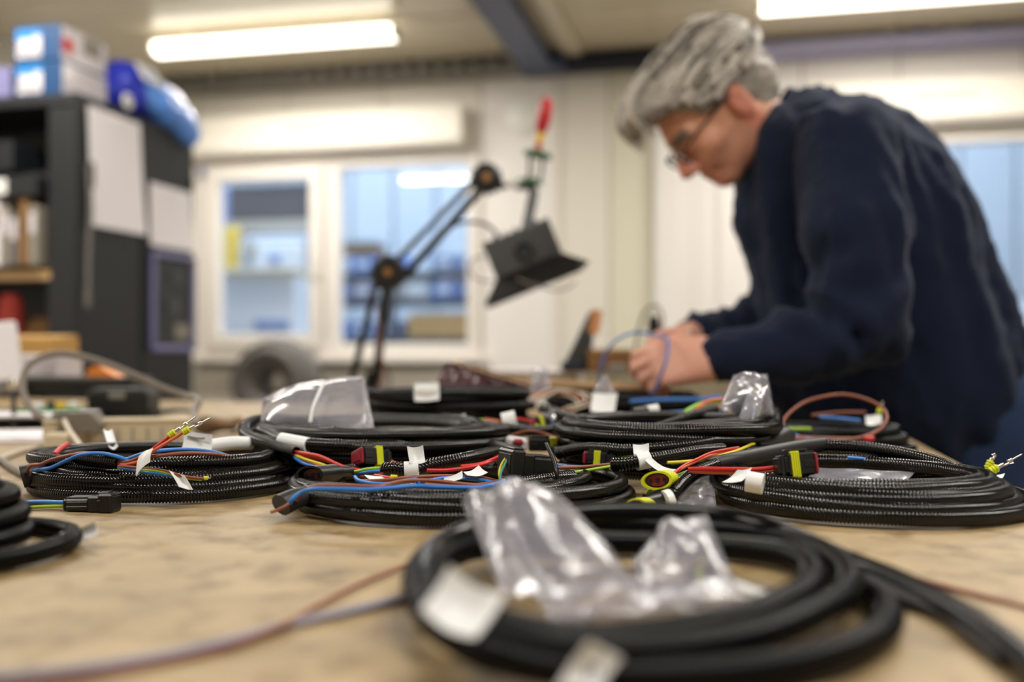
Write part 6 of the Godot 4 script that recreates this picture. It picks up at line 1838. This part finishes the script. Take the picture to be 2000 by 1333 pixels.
	big_coil(h, ([Vector3(-0.0221, 0.9264, -0.4300), Vector3(0.0000, 0.9207, -0.4150), Vector3(0.0316, 0.9178, -0.4100), Vector3(0.0648, 0.9171, -0.4200), Vector3(0.1030, 0.9168, -0.4450), Vector3(0.1358, 0.9172, -0.4800), Vector3(0.1540, 0.9189, -0.5100), Vector3(0.1584, 0.9204, -0.5500), Vector3(0.1402, 0.9192, -0.5800), Vector3(0.1080, 0.9179, -0.6000), Vector3(0.0471, 0.9178, -0.6100), Vector3(-0.0123, 0.9182, -0.6000), Vector3(-0.0346, 0.9203, -0.5600), Vector3(-0.0407, 0.9216, -0.5100), Vector3(-0.0355, 0.9222, -0.4600), Vector3(-0.0219, 0.9200, -0.4250), Vector3(0.0000, 0.9168, -0.4100), Vector3(0.0310, 0.9150, -0.4020), Vector3(0.0667, 0.9145, -0.4050), Vector3(0.1049, 0.9146, -0.4250), Vector3(0.1435, 0.9150, -0.4650), Vector3(0.1731, 0.9163, -0.5100), Vector3(0.1815, 0.9183, -0.5600), Vector3(0.1694, 0.9193, -0.6100), Vector3(0.1317, 0.9201, -0.6400), Vector3(0.0669, 0.9206, -0.6500), Vector3(0.0000, 0.9201, -0.6400), Vector3(-0.0370, 0.9197, -0.6000), Vector3(-0.0486, 0.9203, -0.5400), Vector3(-0.0457, 0.9210, -0.4800), Vector3(-0.0340, 0.9170, -0.4400), Vector3(-0.0148, 0.9136, -0.4100), Vector3(0.0102, 0.9101, -0.3980), Vector3(0.0404, 0.9076, -0.3930), Vector3(0.0813, 0.9078, -0.3950), Vector3(0.1167, 0.9089, -0.4050), Vector3(0.1504, 0.9098, -0.4300), Vector3(0.1756, 0.9097, -0.4650), Vector3(0.1876, 0.9085, -0.5100), Vector3(0.1872, 0.9074, -0.5600), Vector3(0.1708, 0.9079, -0.6150), Vector3(0.1327, 0.9089, -0.6450), Vector3(0.0679, 0.9093, -0.6600), Vector3(0.0170, 0.9080, -0.6600)]), 0.0075)
	smooth_tube(h, "conduit", [Vector3(-0.0432, 0.9213, -0.5000), Vector3(-0.0425, 0.9226, -0.5700), Vector3(-0.0128, 0.9270, -0.6200), Vector3(0.0431, 0.9295, -0.6450), Vector3(0.0970, 0.9293, -0.6500), Vector3(0.1394, 0.9262, -0.6450), Vector3(0.1658, 0.9228, -0.6200), Vector3(0.1996, 0.9085, -0.6063), Vector3(0.2148, 0.9070, -0.5494), Vector3(0.2187, 0.9070, -0.4724), Vector3(0.2118, 0.9070, -0.4076), Vector3(0.1968, 0.9070, -0.3510)], 0.0072, mats.conduit_smooth)
	smooth_tube(h, "sleeve", [Vector3(0.2039, 0.9040, -0.5746), Vector3(0.2071, 0.9040, -0.5298), Vector3(0.2153, 0.9040, -0.4925), Vector3(0.2093, 0.9040, -0.4239)], 0.004, mats.sleeve)
	wire(h, "brown", [Vector3(0.1945, 0.9030, -0.7003), Vector3(0.2118, 0.9020, -0.6432), Vector3(0.2357, 0.9016, -0.5875), Vector3(0.2539, 0.9016, -0.5484), Vector3(0.2760, 0.9016, -0.5062)], 0.0014)
	tag(h, ([Vector3(-0.0257, 0.9474, -0.4100), Vector3(-0.0021, 0.9374, -0.4050), Vector3(-0.0144, 0.9237, -0.3900), Vector3(-0.0362, 0.9338, -0.3950)]), 0.006)
	tag(h, ([Vector3(0.0297, 0.9241, -0.3850), Vector3(0.0426, 0.9172, -0.3850), Vector3(0.0332, 0.9060, -0.3800), Vector3(0.0166, 0.9070, -0.3800)]), 0.004)
	# the two single wires trailing from it along the bench
	wire(h, "slate", [Vector3(-0.0486, 0.9100, -0.5253), Vector3(-0.0553, 0.9030, -0.5371), Vector3(-0.0791, 0.9025, -0.5127), Vector3(-0.1096, 0.9020, -0.4842), Vector3(-0.1315, 0.9020, -0.4564), Vector3(-0.1562, 0.9020, -0.4338), Vector3(-0.1827, 0.9020, -0.4179), Vector3(-0.2202, 0.9020, -0.4038)], 0.0024)
	wire(h, "brown", [Vector3(-0.0551, 0.9100, -0.5949), Vector3(-0.0673, 0.9030, -0.6086), Vector3(-0.0875, 0.9022, -0.5672), Vector3(-0.1049, 0.9020, -0.5096), Vector3(-0.1088, 0.9040, -0.4806), Vector3(-0.1290, 0.9020, -0.4478), Vector3(-0.1529, 0.9020, -0.4247), Vector3(-0.1782, 0.9020, -0.4075), Vector3(-0.2129, 0.9020, -0.3905)], 0.0013)


func big_coil(h: Node3D, pts: Array, r: float) -> void:
	var s := Shape.new()
	s.tube(path(pts, 0.0008), r, 12, 4, r * 0.12)
	wpart(h, "conduit", s.mesh(), mats.conduit_smooth)


# a long black housing in three steps, with fins and a lever
func step_plug(h: Node3D, a: Vector3, b: Vector3, w: float, hh: float) -> MeshInstance3D:
	var l := a.distance_to(b)
	var s := Shape.new()
	s.box(Vector3(-l * 0.46, 0, 0), Vector3(l * 0.08, hh * 0.7, w * 0.8), 0.002)
	s.box(Vector3(-l * 0.2, 0, 0), Vector3(l * 0.5, hh * 0.8, w * 0.86), 0.002)
	s.box(Vector3(l * 0.14, hh * 0.03, 0), Vector3(l * 0.26, hh * 0.96, w * 0.96), 0.0016)
	s.box(Vector3(l * 0.36, hh * 0.06, 0), Vector3(l * 0.28, hh * 1.14, w), 0.0016)
	for k in 4:
		s.box(Vector3(-l * 0.2, hh * 0.42, (k - 1.5) * w * 0.22), Vector3(l * 0.44, hh * 0.1, w * 0.06), 0.0004)
	s.box(Vector3(-l * 0.2, -hh * 0.1, w * 0.44), Vector3(l * 0.42, hh * 0.08, w * 0.05), 0.0004)
	s.box(Vector3(-l * 0.2, hh * 0.16, w * 0.44), Vector3(l * 0.42, hh * 0.08, w * 0.05), 0.0004)
	s.box(Vector3(l * 0.3, hh * 0.66, 0), Vector3(l * 0.2, hh * 0.1, w * 0.5), 0.0006)
	s.box(Vector3(l * 0.26, hh * 0.2, w * 0.51), Vector3(l * 0.05, hh * 0.16, w * 0.04), 0.0004)
	var o := part(h, "connector", s.mesh(), mats.housing)
	o.transform = h.transform.affine_inverse() * along(a, b)
	var f := Shape.new()
	f.box(Vector3(l * 0.505, hh * 0.06, 0), Vector3(l * 0.02, hh * 0.8, w * 0.8), 0.001)
	part(o, "face_plate", f.mesh(), mats.black_plastic)
	return o


func bags() -> void:
	bag("clear_bag", "crumpled clear bag standing up in the nearest coil", [Vector3(-0.0293, 0.9429, -0.6000), Vector3(0.0144, 0.9541, -0.6200), Vector3(0.0643, 0.9161, -0.5000), Vector3(-0.0036, 0.9197, -0.4700)], 0.02, 0.011, 5)
	bag("clear_bag", "clear bag with a pointed corner lying in the nearest coil beside the standing one", [Vector3(0.0677, 0.9175, -0.5600), Vector3(0.1128, 0.9400, -0.5800), Vector3(0.1132, 0.9161, -0.5000), Vector3(0.0617, 0.9111, -0.4800)], 0.012, 0.009, 8)
	bag("clear_bag", "flat clear bag spread on the bench inside the nearest coil", [Vector3(0.0100, 0.9200, -0.4839), Vector3(0.0617, 0.9260, -0.4795), Vector3(0.1205, 0.9200, -0.4595), Vector3(0.0187, 0.9120, -0.4542)], 0.004, 0.006, 14)
	bag("milky_bag", "milky bag with a white seam lying on the raised coil left of the lamp", [Vector3(-0.2944, 0.9763, -1.1800), Vector3(-0.1778, 1.0012, -1.2000), Vector3(-0.1489, 0.9470, -1.0800), Vector3(-0.2784, 0.9476, -1.1000)], 0.022, 0.008, 21, true)
	var m := get_child(get_child_count() - 1) as Node3D
	smooth_tube(m, "seam", ([Vector3(-0.2137, 0.9990, -1.1350), Vector3(-0.2149, 0.9858, -1.1050), Vector3(-0.2177, 0.9700, -1.0850), Vector3(-0.2179, 0.9568, -1.0750)]), 0.0022, mats.label, 0.3)
	smooth_tube(m, "seam", ([Vector3(-0.2889, 0.9780, -1.1700), Vector3(-0.2648, 0.9840, -1.1700), Vector3(-0.2287, 0.9949, -1.1700), Vector3(-0.2055, 1.0007, -1.1750), Vector3(-0.1772, 1.0024, -1.1800)]), 0.0022, mats.label, 0.4)
	bag("clear_bag", "clear bag standing up in the coil before the man's hands", [Vector3(0.2489, 1.0053, -1.1200), Vector3(0.2920, 1.0059, -1.1400), Vector3(0.2856, 0.9559, -1.0800), Vector3(0.2203, 0.9716, -1.0600)], 0.016, 0.009, 33)
	bag("clear_bag", "folded strip of clear film hanging from the upright bag to the coil", [Vector3(0.2532, 0.9902, -1.0700), Vector3(0.2803, 0.9949, -1.0900), Vector3(0.2522, 0.9543, -1.0300), Vector3(0.2288, 0.9541, -1.0200)], 0.004, 0.006, 36, true)
	var lp := thing("bagged_connector", "black and yellow connector inside the upright clear bag", "connector", Vector3(0.2603, 0.9748, -1.1000))
	plug(lp, Vector3(0.2444, 0.9736, -1.1000), Vector3(0.2773, 0.9815, -1.1000), 0.02, 0.024, 0.2, 0.25)
	bag("clear_bag", "shiny clear bag lying flat in the ring of the right coil", [Vector3(0.2832, 0.9251, -0.9300), Vector3(0.3720, 0.9220, -0.9200), Vector3(0.3258, 0.9160, -0.8400), Vector3(0.2446, 0.9208, -0.8400)], 0.0025, 0.003, 41)
	bag("clear_bag", "clear bag under the yellow connector between the centre and right coils", [Vector3(0.1486, 0.9120, -0.9170), Vector3(0.1835, 0.9200, -0.9098), Vector3(0.1662, 0.9040, -0.8080), Vector3(0.1288, 0.9030, -0.8349)], 0.003, 0.005, 47)
	bag("clear_bag", "long clear bag flat on the bench behind the nearest coil", [Vector3(0.0938, 0.9040, -0.8477), Vector3(0.1339, 0.9120, -0.8679), Vector3(0.1592, 0.9040, -0.8477), Vector3(0.0975, 0.9030, -0.7894)], 0.003, 0.005, 52)
	lp = thing("bagged_connector", "small yellow and white connector inside the pointed clear bag", "connector", Vector3(0.1003, 0.9166, -0.5200))
	plug(lp, Vector3(0.0918, 0.9160, -0.5250), Vector3(0.1070, 0.9172, -0.5200), 0.014, 0.011, 0.2, 0.0, false)
	var ws := Shape.new()
	ws.tube(path(([Vector3(0.1046, 0.9146, -0.5150), Vector3(0.1128, 0.9147, -0.5100), Vector3(0.1221, 0.9123, -0.5050), Vector3(0.1286, 0.9115, -0.5000)]), 0.004), 0.0034, 8)
	wpart(lp, "sleeve", ws.mesh(), mats.label)
	# film pouch and tan strip behind the coils
	var root := thing("film_pouch", "dark purplish film pouch tilted on the bench between lamp and man", "pouch", Vector3(-0.0583, 0.9620, -1.6200))
	var grid := []
	var q := [Vector3(-0.1106, 1.0128, -1.6800), Vector3(-0.0933, 1.0128, -1.6800), Vector3(0.0700, 0.9679, -1.6000), Vector3(-0.1268, 0.9584, -1.5600)]
	var ns := noise(3.0, 2, 4)
	for i in 17:
		var row := []
		for j in 17:
			var p := bilinear(q, j / 16.0, i / 16.0)
			row.append(p + Vector3(0, 0.01 * ns.get_noise_2d(i * 0.3, j * 0.3), 0.02 * ns.get_noise_2d(j * 0.35, i * 0.2 + 9.0)))
		grid.append(row)
	ws = Shape.new()
	ws.sheet(grid, 0.002)
	wpart(root, "film", ws.mesh(), mats.pouch)
	smooth_tube(root, "seam", ([Vector3(-0.0991, 1.0129, -1.6750), Vector3(-0.0337, 0.9948, -1.6400), Vector3(0.0453, 0.9728, -1.6000)]), 0.004, mats.tan_strip, 0.5)
	root = thing("tan_strip", "long tan plastic strip lying at the bench middle before the man's hands", "strip", Vector3(0.0900, 0.9695, -1.7500))
	ws = Shape.new()
	ws.box(Vector3(0.1099, 0.9720, -1.7800), Vector3(0.25, 0.012, 0.025), 0.003, Basis(Vector3.UP, 0.1) * Basis(Vector3.BACK, -0.06))
	wpart(root, "bar", ws.mesh(), mats.tan_strip)
	ws = Shape.new()
	ws.box(Vector3(0.1105, 0.9597, -1.7900), Vector3(0.25, 0.012, 0.02), 0.002, Basis(Vector3.UP, 0.1) * Basis(Vector3.BACK, -0.06))
	wpart(root, "foot", ws.mesh(), mats.book_brown)
	bag("small_bag", "small crumpled clear packet in front of the tan strip", [Vector3(0.0329, 1.0000, -1.6000), Vector3(0.0576, 1.0024, -1.6000), Vector3(0.0626, 0.9648, -1.5600), Vector3(0.0273, 0.9632, -1.5600)], 0.012, 0.014, 60, true)
	bag("small_bag", "small crumpled clear packet at the far end of the tan strip", [Vector3(0.1273, 0.9791, -1.5000), Vector3(0.1505, 0.9814, -1.5000), Vector3(0.1502, 0.9657, -1.4600), Vector3(0.1202, 0.9649, -1.4600)], 0.012, 0.014, 61, true)
	# brown wire bundle glinting behind the centre coils
	root = thing("wire_bundle", "bundle of coppery brown wire loops behind the centre coils", "wire", Vector3(0.0617, 0.9598, -1.5000))
	for k in 5:
		var o := Vector3(0.01 * k, 0.0011 * k, 0)
		var o2 := Vector3(0.007 * k, 0.003 * (k % 3), 0)
		smooth_tube(root, "wire", [Vector3(0.0000, 0.9535, -1.4500) + o, Vector3(0.0166, 0.9644, -1.4700) + o, Vector3(0.0463, 0.9691, -1.5000) + o2, Vector3(0.0849, 0.9645, -1.5000) + o2, Vector3(0.0961, 0.9544, -1.4600) + o2 * 0.8, Vector3(0.0662, 0.9458, -1.4300) + o2 * 0.7], 0.0017, mats.wire_beige if k % 2 == 0 else mats.copper)


func slab(called: String, label: String, category: String, part_name: String, at: Vector3, size: Vector3, mat: Material, turn := 0.0, tilt := 0.0, bevel := 0.004) -> Node3D:
	var t := thing(called, label, category, at, turn)
	part(t, part_name, boxmesh(size, bevel, Vector3(0, size.y / 2, 0), Basis(Vector3.BACK, tilt)), mat)
	return t


func left_clutter() -> void:
	var t := thing("serial_cable", "grey cable arching high over the bench clutter to a moulded plug", "cable", Vector3(-0.6121, 0.9347, -1.4000))
	smooth_tube(t, "cable", ([Vector3(-0.4492, 0.9274, -1.4200), Vector3(-0.4671, 0.9409, -1.4600), Vector3(-0.4722, 0.9583, -1.5000), Vector3(-0.5004, 0.9643, -1.5200), Vector3(-0.5333, 0.9760, -1.5200), Vector3(-0.5770, 0.9956, -1.5200), Vector3(-0.6216, 1.0135, -1.5200), Vector3(-0.6525, 1.0238, -1.5100), Vector3(-0.6790, 1.0285, -1.5000), Vector3(-0.7013, 1.0240, -1.4900), Vector3(-0.7146, 1.0098, -1.4700), Vector3(-0.7123, 0.9885, -1.4500), Vector3(-0.7003, 0.9671, -1.4300), Vector3(-0.6774, 0.9478, -1.4100), Vector3(-0.6553, 0.9362, -1.4000), Vector3(-0.6395, 0.9347, -1.4000)]), 0.0052, mats.wire_grey)
	var s := Shape.new()
	var x := along(Vector3(-0.6453, 0.9362, -1.4000), Vector3(-0.6251, 0.9355, -1.4000))
	for k in 4:
		s.lathe([Vector2(0.0, -0.0015), Vector2(0.0105, -0.0015), Vector2(0.0105, 0.0015), Vector2(0.0, 0.0015)], 16, Transform3D(x.basis * Basis(Vector3.BACK, PI / 2), Vector3(-0.6424, 0.9362, -1.4000) + Vector3(0.005, 0, 0) * k), 0.8)
	wpart(t, "strain_relief", s.mesh(), mats.wire_grey)
	s = Shape.new()
	s.prism(PackedVector2Array([Vector2(-0.026, -0.014), Vector2(0.026, -0.014), Vector2(0.03, -0.004), Vector2(0.014, 0.012), Vector2(-0.026, 0.012)]), 0.034, Transform3D(Basis(), Vector3(-0.6013, 0.9347, -1.4000)))
	wpart(t, "plug_shell", s.mesh(), mats.wire_grey)
	t = thing("beige_cable", "thin pale cable running from the moulded plug down behind the left coil", "cable", Vector3(-0.5519, 0.9040, -1.2928))
	smooth_tube(t, "cable", ([Vector3(-0.6204, 0.9362, -1.3800), Vector3(-0.5918, 0.9275, -1.3300), Vector3(-0.5597, 0.9172, -1.2800), Vector3(-0.5333, 0.9094, -1.2400), Vector3(-0.5171, 0.9052, -1.2200)]), 0.0036, mats.wire_beige)
	s = Shape.new()
	s.box(Vector3(-0.5938, 0.9153, -1.3000), Vector3(0.028, 0.022, 0.02), 0.004)
	wpart(t, "clip", s.mesh(), mats.beige_plastic)
	t = thing("beige_cable", "pale cable curving in from the left bench edge behind the left coil", "cable", Vector3(-0.6091, 0.9030, -1.1841))
	smooth_tube(t, "cable", [Vector3(-0.5754, 0.9040, -1.0553), Vector3(-0.6129, 0.9040, -1.1915), Vector3(-0.6321, 0.9040, -1.2800), Vector3(-0.6373, 0.9040, -1.3466), Vector3(-0.6292, 0.9040, -1.3901)], 0.0042, mats.wire_beige)
	smooth_tube(t, "tip", [Vector3(-0.6307, 0.9040, -1.3901), Vector3(-0.6298, 0.9040, -1.3976)], 0.003, mats.tray_grey)
	t = thing("grey_cable", "thick grey cable entering at the left bench edge in front of the pale one", "cable", Vector3(-0.5911, 0.9040, -1.1491))
	smooth_tube(t, "cable", [Vector3(-0.7499, 0.9040, -1.3753), Vector3(-0.6101, 0.9040, -1.1860), Vector3(-0.5518, 0.9040, -1.1002), Vector3(-0.5027, 0.9040, -1.0342)], 0.0042, mats.wire_grey)
	smooth_tube(t, "tip", [Vector3(-0.5027, 0.9040, -1.0342), Vector3(-0.4961, 0.9040, -1.0260)], 0.0032, mats.charcoal)
	# beige duct
	t = thing("cable_duct", "long beige slotted duct lying behind the left coil", "duct", Vector3(-0.5588, 0.8997, -1.4200), 0.16)
	part(t, "trough", boxmesh(Vector3(0.2, 0.03, 0.03), 0.002, Vector3(0.0, 0.017, 0)), mats.beige_plastic)
	part(t, "lid", boxmesh(Vector3(0.2, 0.006, 0.034), 0.002, Vector3(0.0, 0.034, 0)), mats.beige_plastic)
	for k in 9:
		part(t, "slot", boxmesh(Vector3(0.004, 0.02, 0.002), 0.0005, Vector3(-0.08 + k * 0.02, 0.015, 0.0155)), mats.wall_grey)
	# paper, dark devices, boxes
	t = thing("paper_stack", "white papers at the left bench edge behind the pale cable", "paper", Vector3(-0.7302, 0.9000, -1.4633), 0.1)
	part(t, "sheet", boxmesh(Vector3(0.3, 0.003, 0.16), 0.001, Vector3(-0.03, 0.002, -0.05)), mats.paper)
	part(t, "sheet", boxmesh(Vector3(0.28, 0.003, 0.15), 0.001, Vector3(-0.05, 0.0055, -0.06), Basis(Vector3.UP, 0.06)), mats.paper)
	slab("black_case", "flat black case with papers on it at the left bench edge", "case", "shell", Vector3(-0.8951, 0.9000, -1.7755), Vector3(0.32, 0.022, 0.14), mats.black_plastic, 0.05)
	part(get_child(get_child_count() - 1), "trim", boxmesh(Vector3(0.3, 0.003, 0.12), 0.001, Vector3(0, 0.0235, 0)), mats.charcoal)
	t = thing("circuit_board", "green circuit board among papers on the black case", "circuit board", Vector3(-0.7963, 0.9308, -1.7200), 0.12)
	part(t, "board", boxmesh(Vector3(0.1, 0.004, 0.07), 0.001), mats.green_plastic)
	for k in 5:
		part(t, "component", boxmesh(Vector3(0.014, 0.012, 0.012), 0.002, Vector3(-0.035 + k * 0.018, 0.007, 0.012 * (k % 2))), mats[["yellow_plastic", "paper", "black_plastic", "yellow_plastic", "lens_white"][k]])
	t = slab("paper_sheet", "white leaflet under the circuit board at the left", "paper", "sheet", Vector3(-0.8027, 0.9243, -1.6600), Vector3(0.2, 0.004, 0.1), mats.paper, 0.2)
	part(t, "back_sheet", boxmesh(Vector3(0.18, 0.003, 0.09), 0.001, Vector3(-0.02, -0.002, -0.02)), mats.paper)
	t = thing("ring_binder", "white binder leaning at the left bench edge before the cabinet", "binder", Vector3(-1.0733, 0.9688, -1.9500), 0.3)
	part(t, "cover", boxmesh(Vector3(0.2, 0.13, 0.02), 0.004, Vector3(0, 0.045, 0), Basis(Vector3.RIGHT, -0.3) * Basis(Vector3.BACK, 0.16)), mats.paper)
	part(t, "spine", boxmesh(Vector3(0.2, 0.03, 0.05), 0.004, Vector3(0, -0.02, 0), Basis(Vector3.BACK, 0.16)), mats.tray_grey)
	t = thing("metal_knob", "small bright metal knob catching the light before the binder", "knob", Vector3(-0.8108, 0.9687, -1.6200))
	s = Shape.new()
	s.lathe([Vector2(0.0, 0.0), Vector2(0.008, 0.0), Vector2(0.009, 0.01), Vector2(0.007, 0.018), Vector2(0.0, 0.02)], 16, Transform3D())
	part(t, "cap", s.mesh(), mats.steel)
	s = Shape.new()
	s.lathe([Vector2(0.0, -0.07), Vector2(0.004, -0.07), Vector2(0.004, 0.0), Vector2(0.0, 0.0)], 10, Transform3D())
	part(t, "shaft", s.mesh(), mats.charcoal)
	t = slab("cardboard_box", "tan cardboard box at the far end of the bench before the cabinets", "box", "carton", Vector3(-1.0884, 0.9408, -2.2800), Vector3(0.15, 0.12, 0.1), mats.card, YAW)
	part(t, "flap", boxmesh(Vector3(0.15, 0.004, 0.05), 0.001, Vector3(0, 0.122, -0.02), Basis(Vector3.RIGHT, 0.1)), mats.card)
	t = slab("white_box", "low white box in front of the tan cardboard box", "box", "carton", Vector3(-0.9989, 0.9563, -2.1200), Vector3(0.13, 0.064, 0.09), mats.box_white, YAW)
	part(t, "lid", boxmesh(Vector3(0.134, 0.014, 0.094), 0.003, Vector3(0, 0.06, 0)), mats.box_white)
	t = slab("black_device", "long black device lying in front of the white box", "device", "shell", Vector3(-0.8832, 0.9435, -2.0200), Vector3(0.28, 0.036, 0.1), mats.black_plastic, -0.1)
	part(t, "edge_bar", boxmesh(Vector3(0.26, 0.01, 0.012), 0.002, Vector3(0, 0.03, 0.05)), mats.charcoal)
	t = thing("orange_wedge", "orange plastic wedge lying on the black device", "tool", Vector3(-0.8107, 0.9650, -2.0000), 0.0)
	s = Shape.new()
	s.prism(PackedVector2Array([Vector2(-0.036, 0.0), Vector2(0.046, 0.0), Vector2(0.03, 0.012), Vector2(-0.01, 0.036), Vector2(-0.026, 0.034), Vector2(-0.034, 0.02)]), 0.05, Transform3D())
	part(t, "grip", s.mesh(), mats.orange_plastic)
	part(t, "rivet", boxmesh(Vector3(0.008, 0.008, 0.054), 0.002, Vector3(-0.02, 0.015, 0)), mats.brass)
	t = slab("power_supply", "black power supply block beside the arching grey cable", "power supply", "shell", Vector3(-0.7252, 0.9000, -1.8624), Vector3(0.11, 0.056, 0.08), mats.black_plastic, 0.05)
	part(t, "lid", boxmesh(Vector3(0.1, 0.008, 0.07), 0.002, Vector3(0, 0.058, 0)), mats.charcoal)
	part(t, "badge", boxmesh(Vector3(0.03, 0.012, 0.002), 0.0005, Vector3(0, 0.05, 0.0405)), mats.tray_grey)
	t = thing("pliers", "dark pliers lying open beside the power supply", "pliers", Vector3(-0.6457, 0.9040, -1.8736), 0.2)
	for k in [-1, 1]:
		s = Shape.new()
		s.tube(path([Vector3(-0.055, 0.008, 0.018 * k), Vector3(-0.02, 0.012, 0.012 * k), Vector3(0.015, 0.016, 0.0), Vector3(0.05, 0.014, -0.004 * k)], 0.004), 0.0075, 10, 0, 0.0, 0.003)
		part(t, "jaw", s.mesh(), mats.charcoal)
	t = thing("brown_cord", "small tangle of dull brown cord behind the left coil", "cord", Vector3(-0.4882, 0.9040, -1.6364))
	for k in 4:
		var pts := []
		for i in 9:
			var a := TAU * i / 8.0
			pts.append(Vector3(-0.4809, 0.9060, -1.6118) + Vector3((0.03 + 0.004 * k) * cos(a), 0.004 * k + 0.003 * sin(3.0 * a + k), (0.045 + 0.006 * k) * sin(a)))
		smooth_tube(t, "strand", pts, 0.003, mats.book_brown if k % 2 else mats.wire_grey)


func far_clutter() -> void:
	# roll of grey conduit standing on a low cupboard under the window
	var t := thing("low_cupboard", "low grey cupboard under the left window carrying the hose roll", "cupboard", rp(-2.34, 0, 4.9), YAW)
	part(t, "body", boxmesh(Vector3(0.9, 0.6, 0.4), 0.006, Vector3(0, 0.31, 0)), mats.wall_grey)
	for x in [-1, 1]:
		part(t, "door", boxmesh(Vector3(0.43, 0.54, 0.016), 0.004, Vector3(x * 0.22, 0.32, 0.206)), mats.wall_grey)
	t = thing("hose_roll", "grey roll of hose with a hollow centre standing under the left window", "hose roll", rp(-2.36, 0.61, 4.9), YAW)
	var s := Shape.new()
	var prof := []
	for k in 9:
		var a := PI * k / 8.0
		prof.append(Vector2(0.145 - 0.095 * cos(a), 0.13 * sin(a)))
	for k in range(8, -1, -1):
		var a := PI * k / 8.0
		prof.append(Vector2(0.145 - 0.095 * cos(a), -0.13 * sin(a)))
	prof.reverse()
	s.lathe(prof, 36, Transform3D(Basis(Vector3.RIGHT, PI / 2), Vector3(0, 0.24, 0)))
	part(t, "roll", s.mesh(), mats.grey_hose)
	for k in 3:
		s = Shape.new()
		var ring := []
		for i in 33:
			var a := TAU * i / 32.0
			ring.append(Vector3((0.12 + 0.045 * k) * cos(a), 0.24 + (0.12 + 0.045 * k) * sin(a), 0.126 - 0.03 * absf(k - 1)))
		s.tube(path(ring, 0.02), 0.012, 8)
		part(t, "turn", s.mesh(), mats.grey_hose)
	# soldering stand with an orange grip, between lamp head and hands
	t = thing("iron_stand", "dark sloping tool stand with orange grip beyond the tan strip", "tool stand", Vector3(0.1620, 0.9652, -2.2500))
	s = Shape.new()
	s.box(Vector3(0.1620, 0.9953, -2.2500), Vector3(0.1, 0.022, 0.09), 0.004)
	wpart(t, "base", s.mesh(), mats.navy_paint)
	s = Shape.new()
	s.prism(PackedVector2Array([Vector2(-0.035, 0.0), Vector2(0.02, 0.0), Vector2(0.026, 0.06), Vector2(0.03, 0.115), Vector2(0.018, 0.11), Vector2(-0.01, 0.05)]), 0.05, Transform3D(Basis(), Vector3(0.1562, 1.0069, -2.2500)))
	wpart(t, "plate", s.mesh(), mats.charcoal)
	smooth_tube(t, "grip", ([Vector3(0.1812, 1.0691, -2.2300), Vector3(0.1858, 1.0921, -2.2300), Vector3(0.1904, 1.1219, -2.2300)]), 0.013, mats.grip_orange)
	t = thing("wood_block", "brown block on the bench beside the dark tool stand", "block", Vector3(0.2150, 0.9748, -2.2000))
	s = Shape.new()
	s.box(Vector3(0.2173, 1.0098, -2.2000), Vector3(0.1, 0.05, 0.06), 0.006)
	wpart(t, "block", s.mesh(), mats.book_brown)
	s = Shape.new()
	s.box(Vector3(0.2267, 0.9903, -2.1600), Vector3(0.04, 0.022, 0.03), 0.003)
	wpart(t, "clip", s.mesh(), mats.tray_grey)
	t = thing("gooseneck", "small dark knob on a bent wire stand behind the man's hands", "stand", Vector3(0.3135, 0.9748, -2.2000))
	s = Shape.new()
	s.lathe([Vector2(0.0, -0.026), Vector2(0.011, -0.022), Vector2(0.014, 0.0), Vector2(0.01, 0.018), Vector2(0.0, 0.02)], 16, Transform3D(Basis(), Vector3(0.3135, 1.0891, -2.2000)))
	wpart(t, "knob", s.mesh(), mats.black_plastic)
	smooth_tube(t, "stem", ([Vector3(0.3146, 0.9125, -2.2000), Vector3(0.3146, 1.0144, -2.2000), Vector3(0.3146, 1.0710, -2.2000)]), 0.005, mats.charcoal)
	smooth_tube(t, "stem", ([Vector3(0.3282, 1.0710, -2.2000), Vector3(0.3327, 1.1049, -2.2000), Vector3(0.3191, 1.1298, -2.2000), Vector3(0.2965, 1.1207, -2.2000), Vector3(0.2807, 1.0823, -2.2000), Vector3(0.2716, 1.0257, -2.2000)]), 0.003, mats.wire_grey)
	t = thing("grey_duct_box", "low grey box on the bench end beneath the wall corner", "box", Vector3(0.0121, 0.9548, -2.3500), YAW)
	part(t, "carton", boxmesh(Vector3(0.3, 0.05, 0.14), 0.006, Vector3(0, 0.0, 0)), mats.wall_grey)
	part(t, "lid", boxmesh(Vector3(0.31, 0.008, 0.15), 0.003, Vector3(0, 0.028, 0)), mats.paper)
	# yellow tub and dark chair back at the right edge behind the man
	t = thing("yellow_tub", "yellow tub just visible behind the man's back", "tub", rp(1.05, 0.72, 3.2), YAW)
	s = Shape.new()
	s.lathe([Vector2(0.0, 0.0), Vector2(0.1, 0.0), Vector2(0.12, 0.15), Vector2(0.125, 0.16), Vector2(0.11, 0.16), Vector2(0.1, 0.02), Vector2(0.0, 0.02)], 24, Transform3D())
	part(t, "shell", s.mesh(), mats.yellow_plastic)
	s = Shape.new()
	s.tube(path([Vector3(-0.12, 0.15, 0), Vector3(-0.08, 0.2, 0.05), Vector3(0.08, 0.2, 0.05), Vector3(0.12, 0.15, 0)], 0.01), 0.004, 6)
	part(t, "handle", s.mesh(), mats.tray_grey)
	t = thing("side_table", "plain grey side table behind the man carrying the yellow tub", "table", rp(1.3, 0, 3.25), YAW)
	part(t, "top", boxmesh(Vector3(0.9, 0.03, 0.5), 0.004, Vector3(0, 0.705, 0)), mats.wall_grey)
	for x in [-0.4, 0.4]:
		for z in [-0.2, 0.2]:
			part(t, "leg", boxmesh(Vector3(0.04, 0.69, 0.04), 0.003, Vector3(x, 0.345, z)), mats.charcoal)
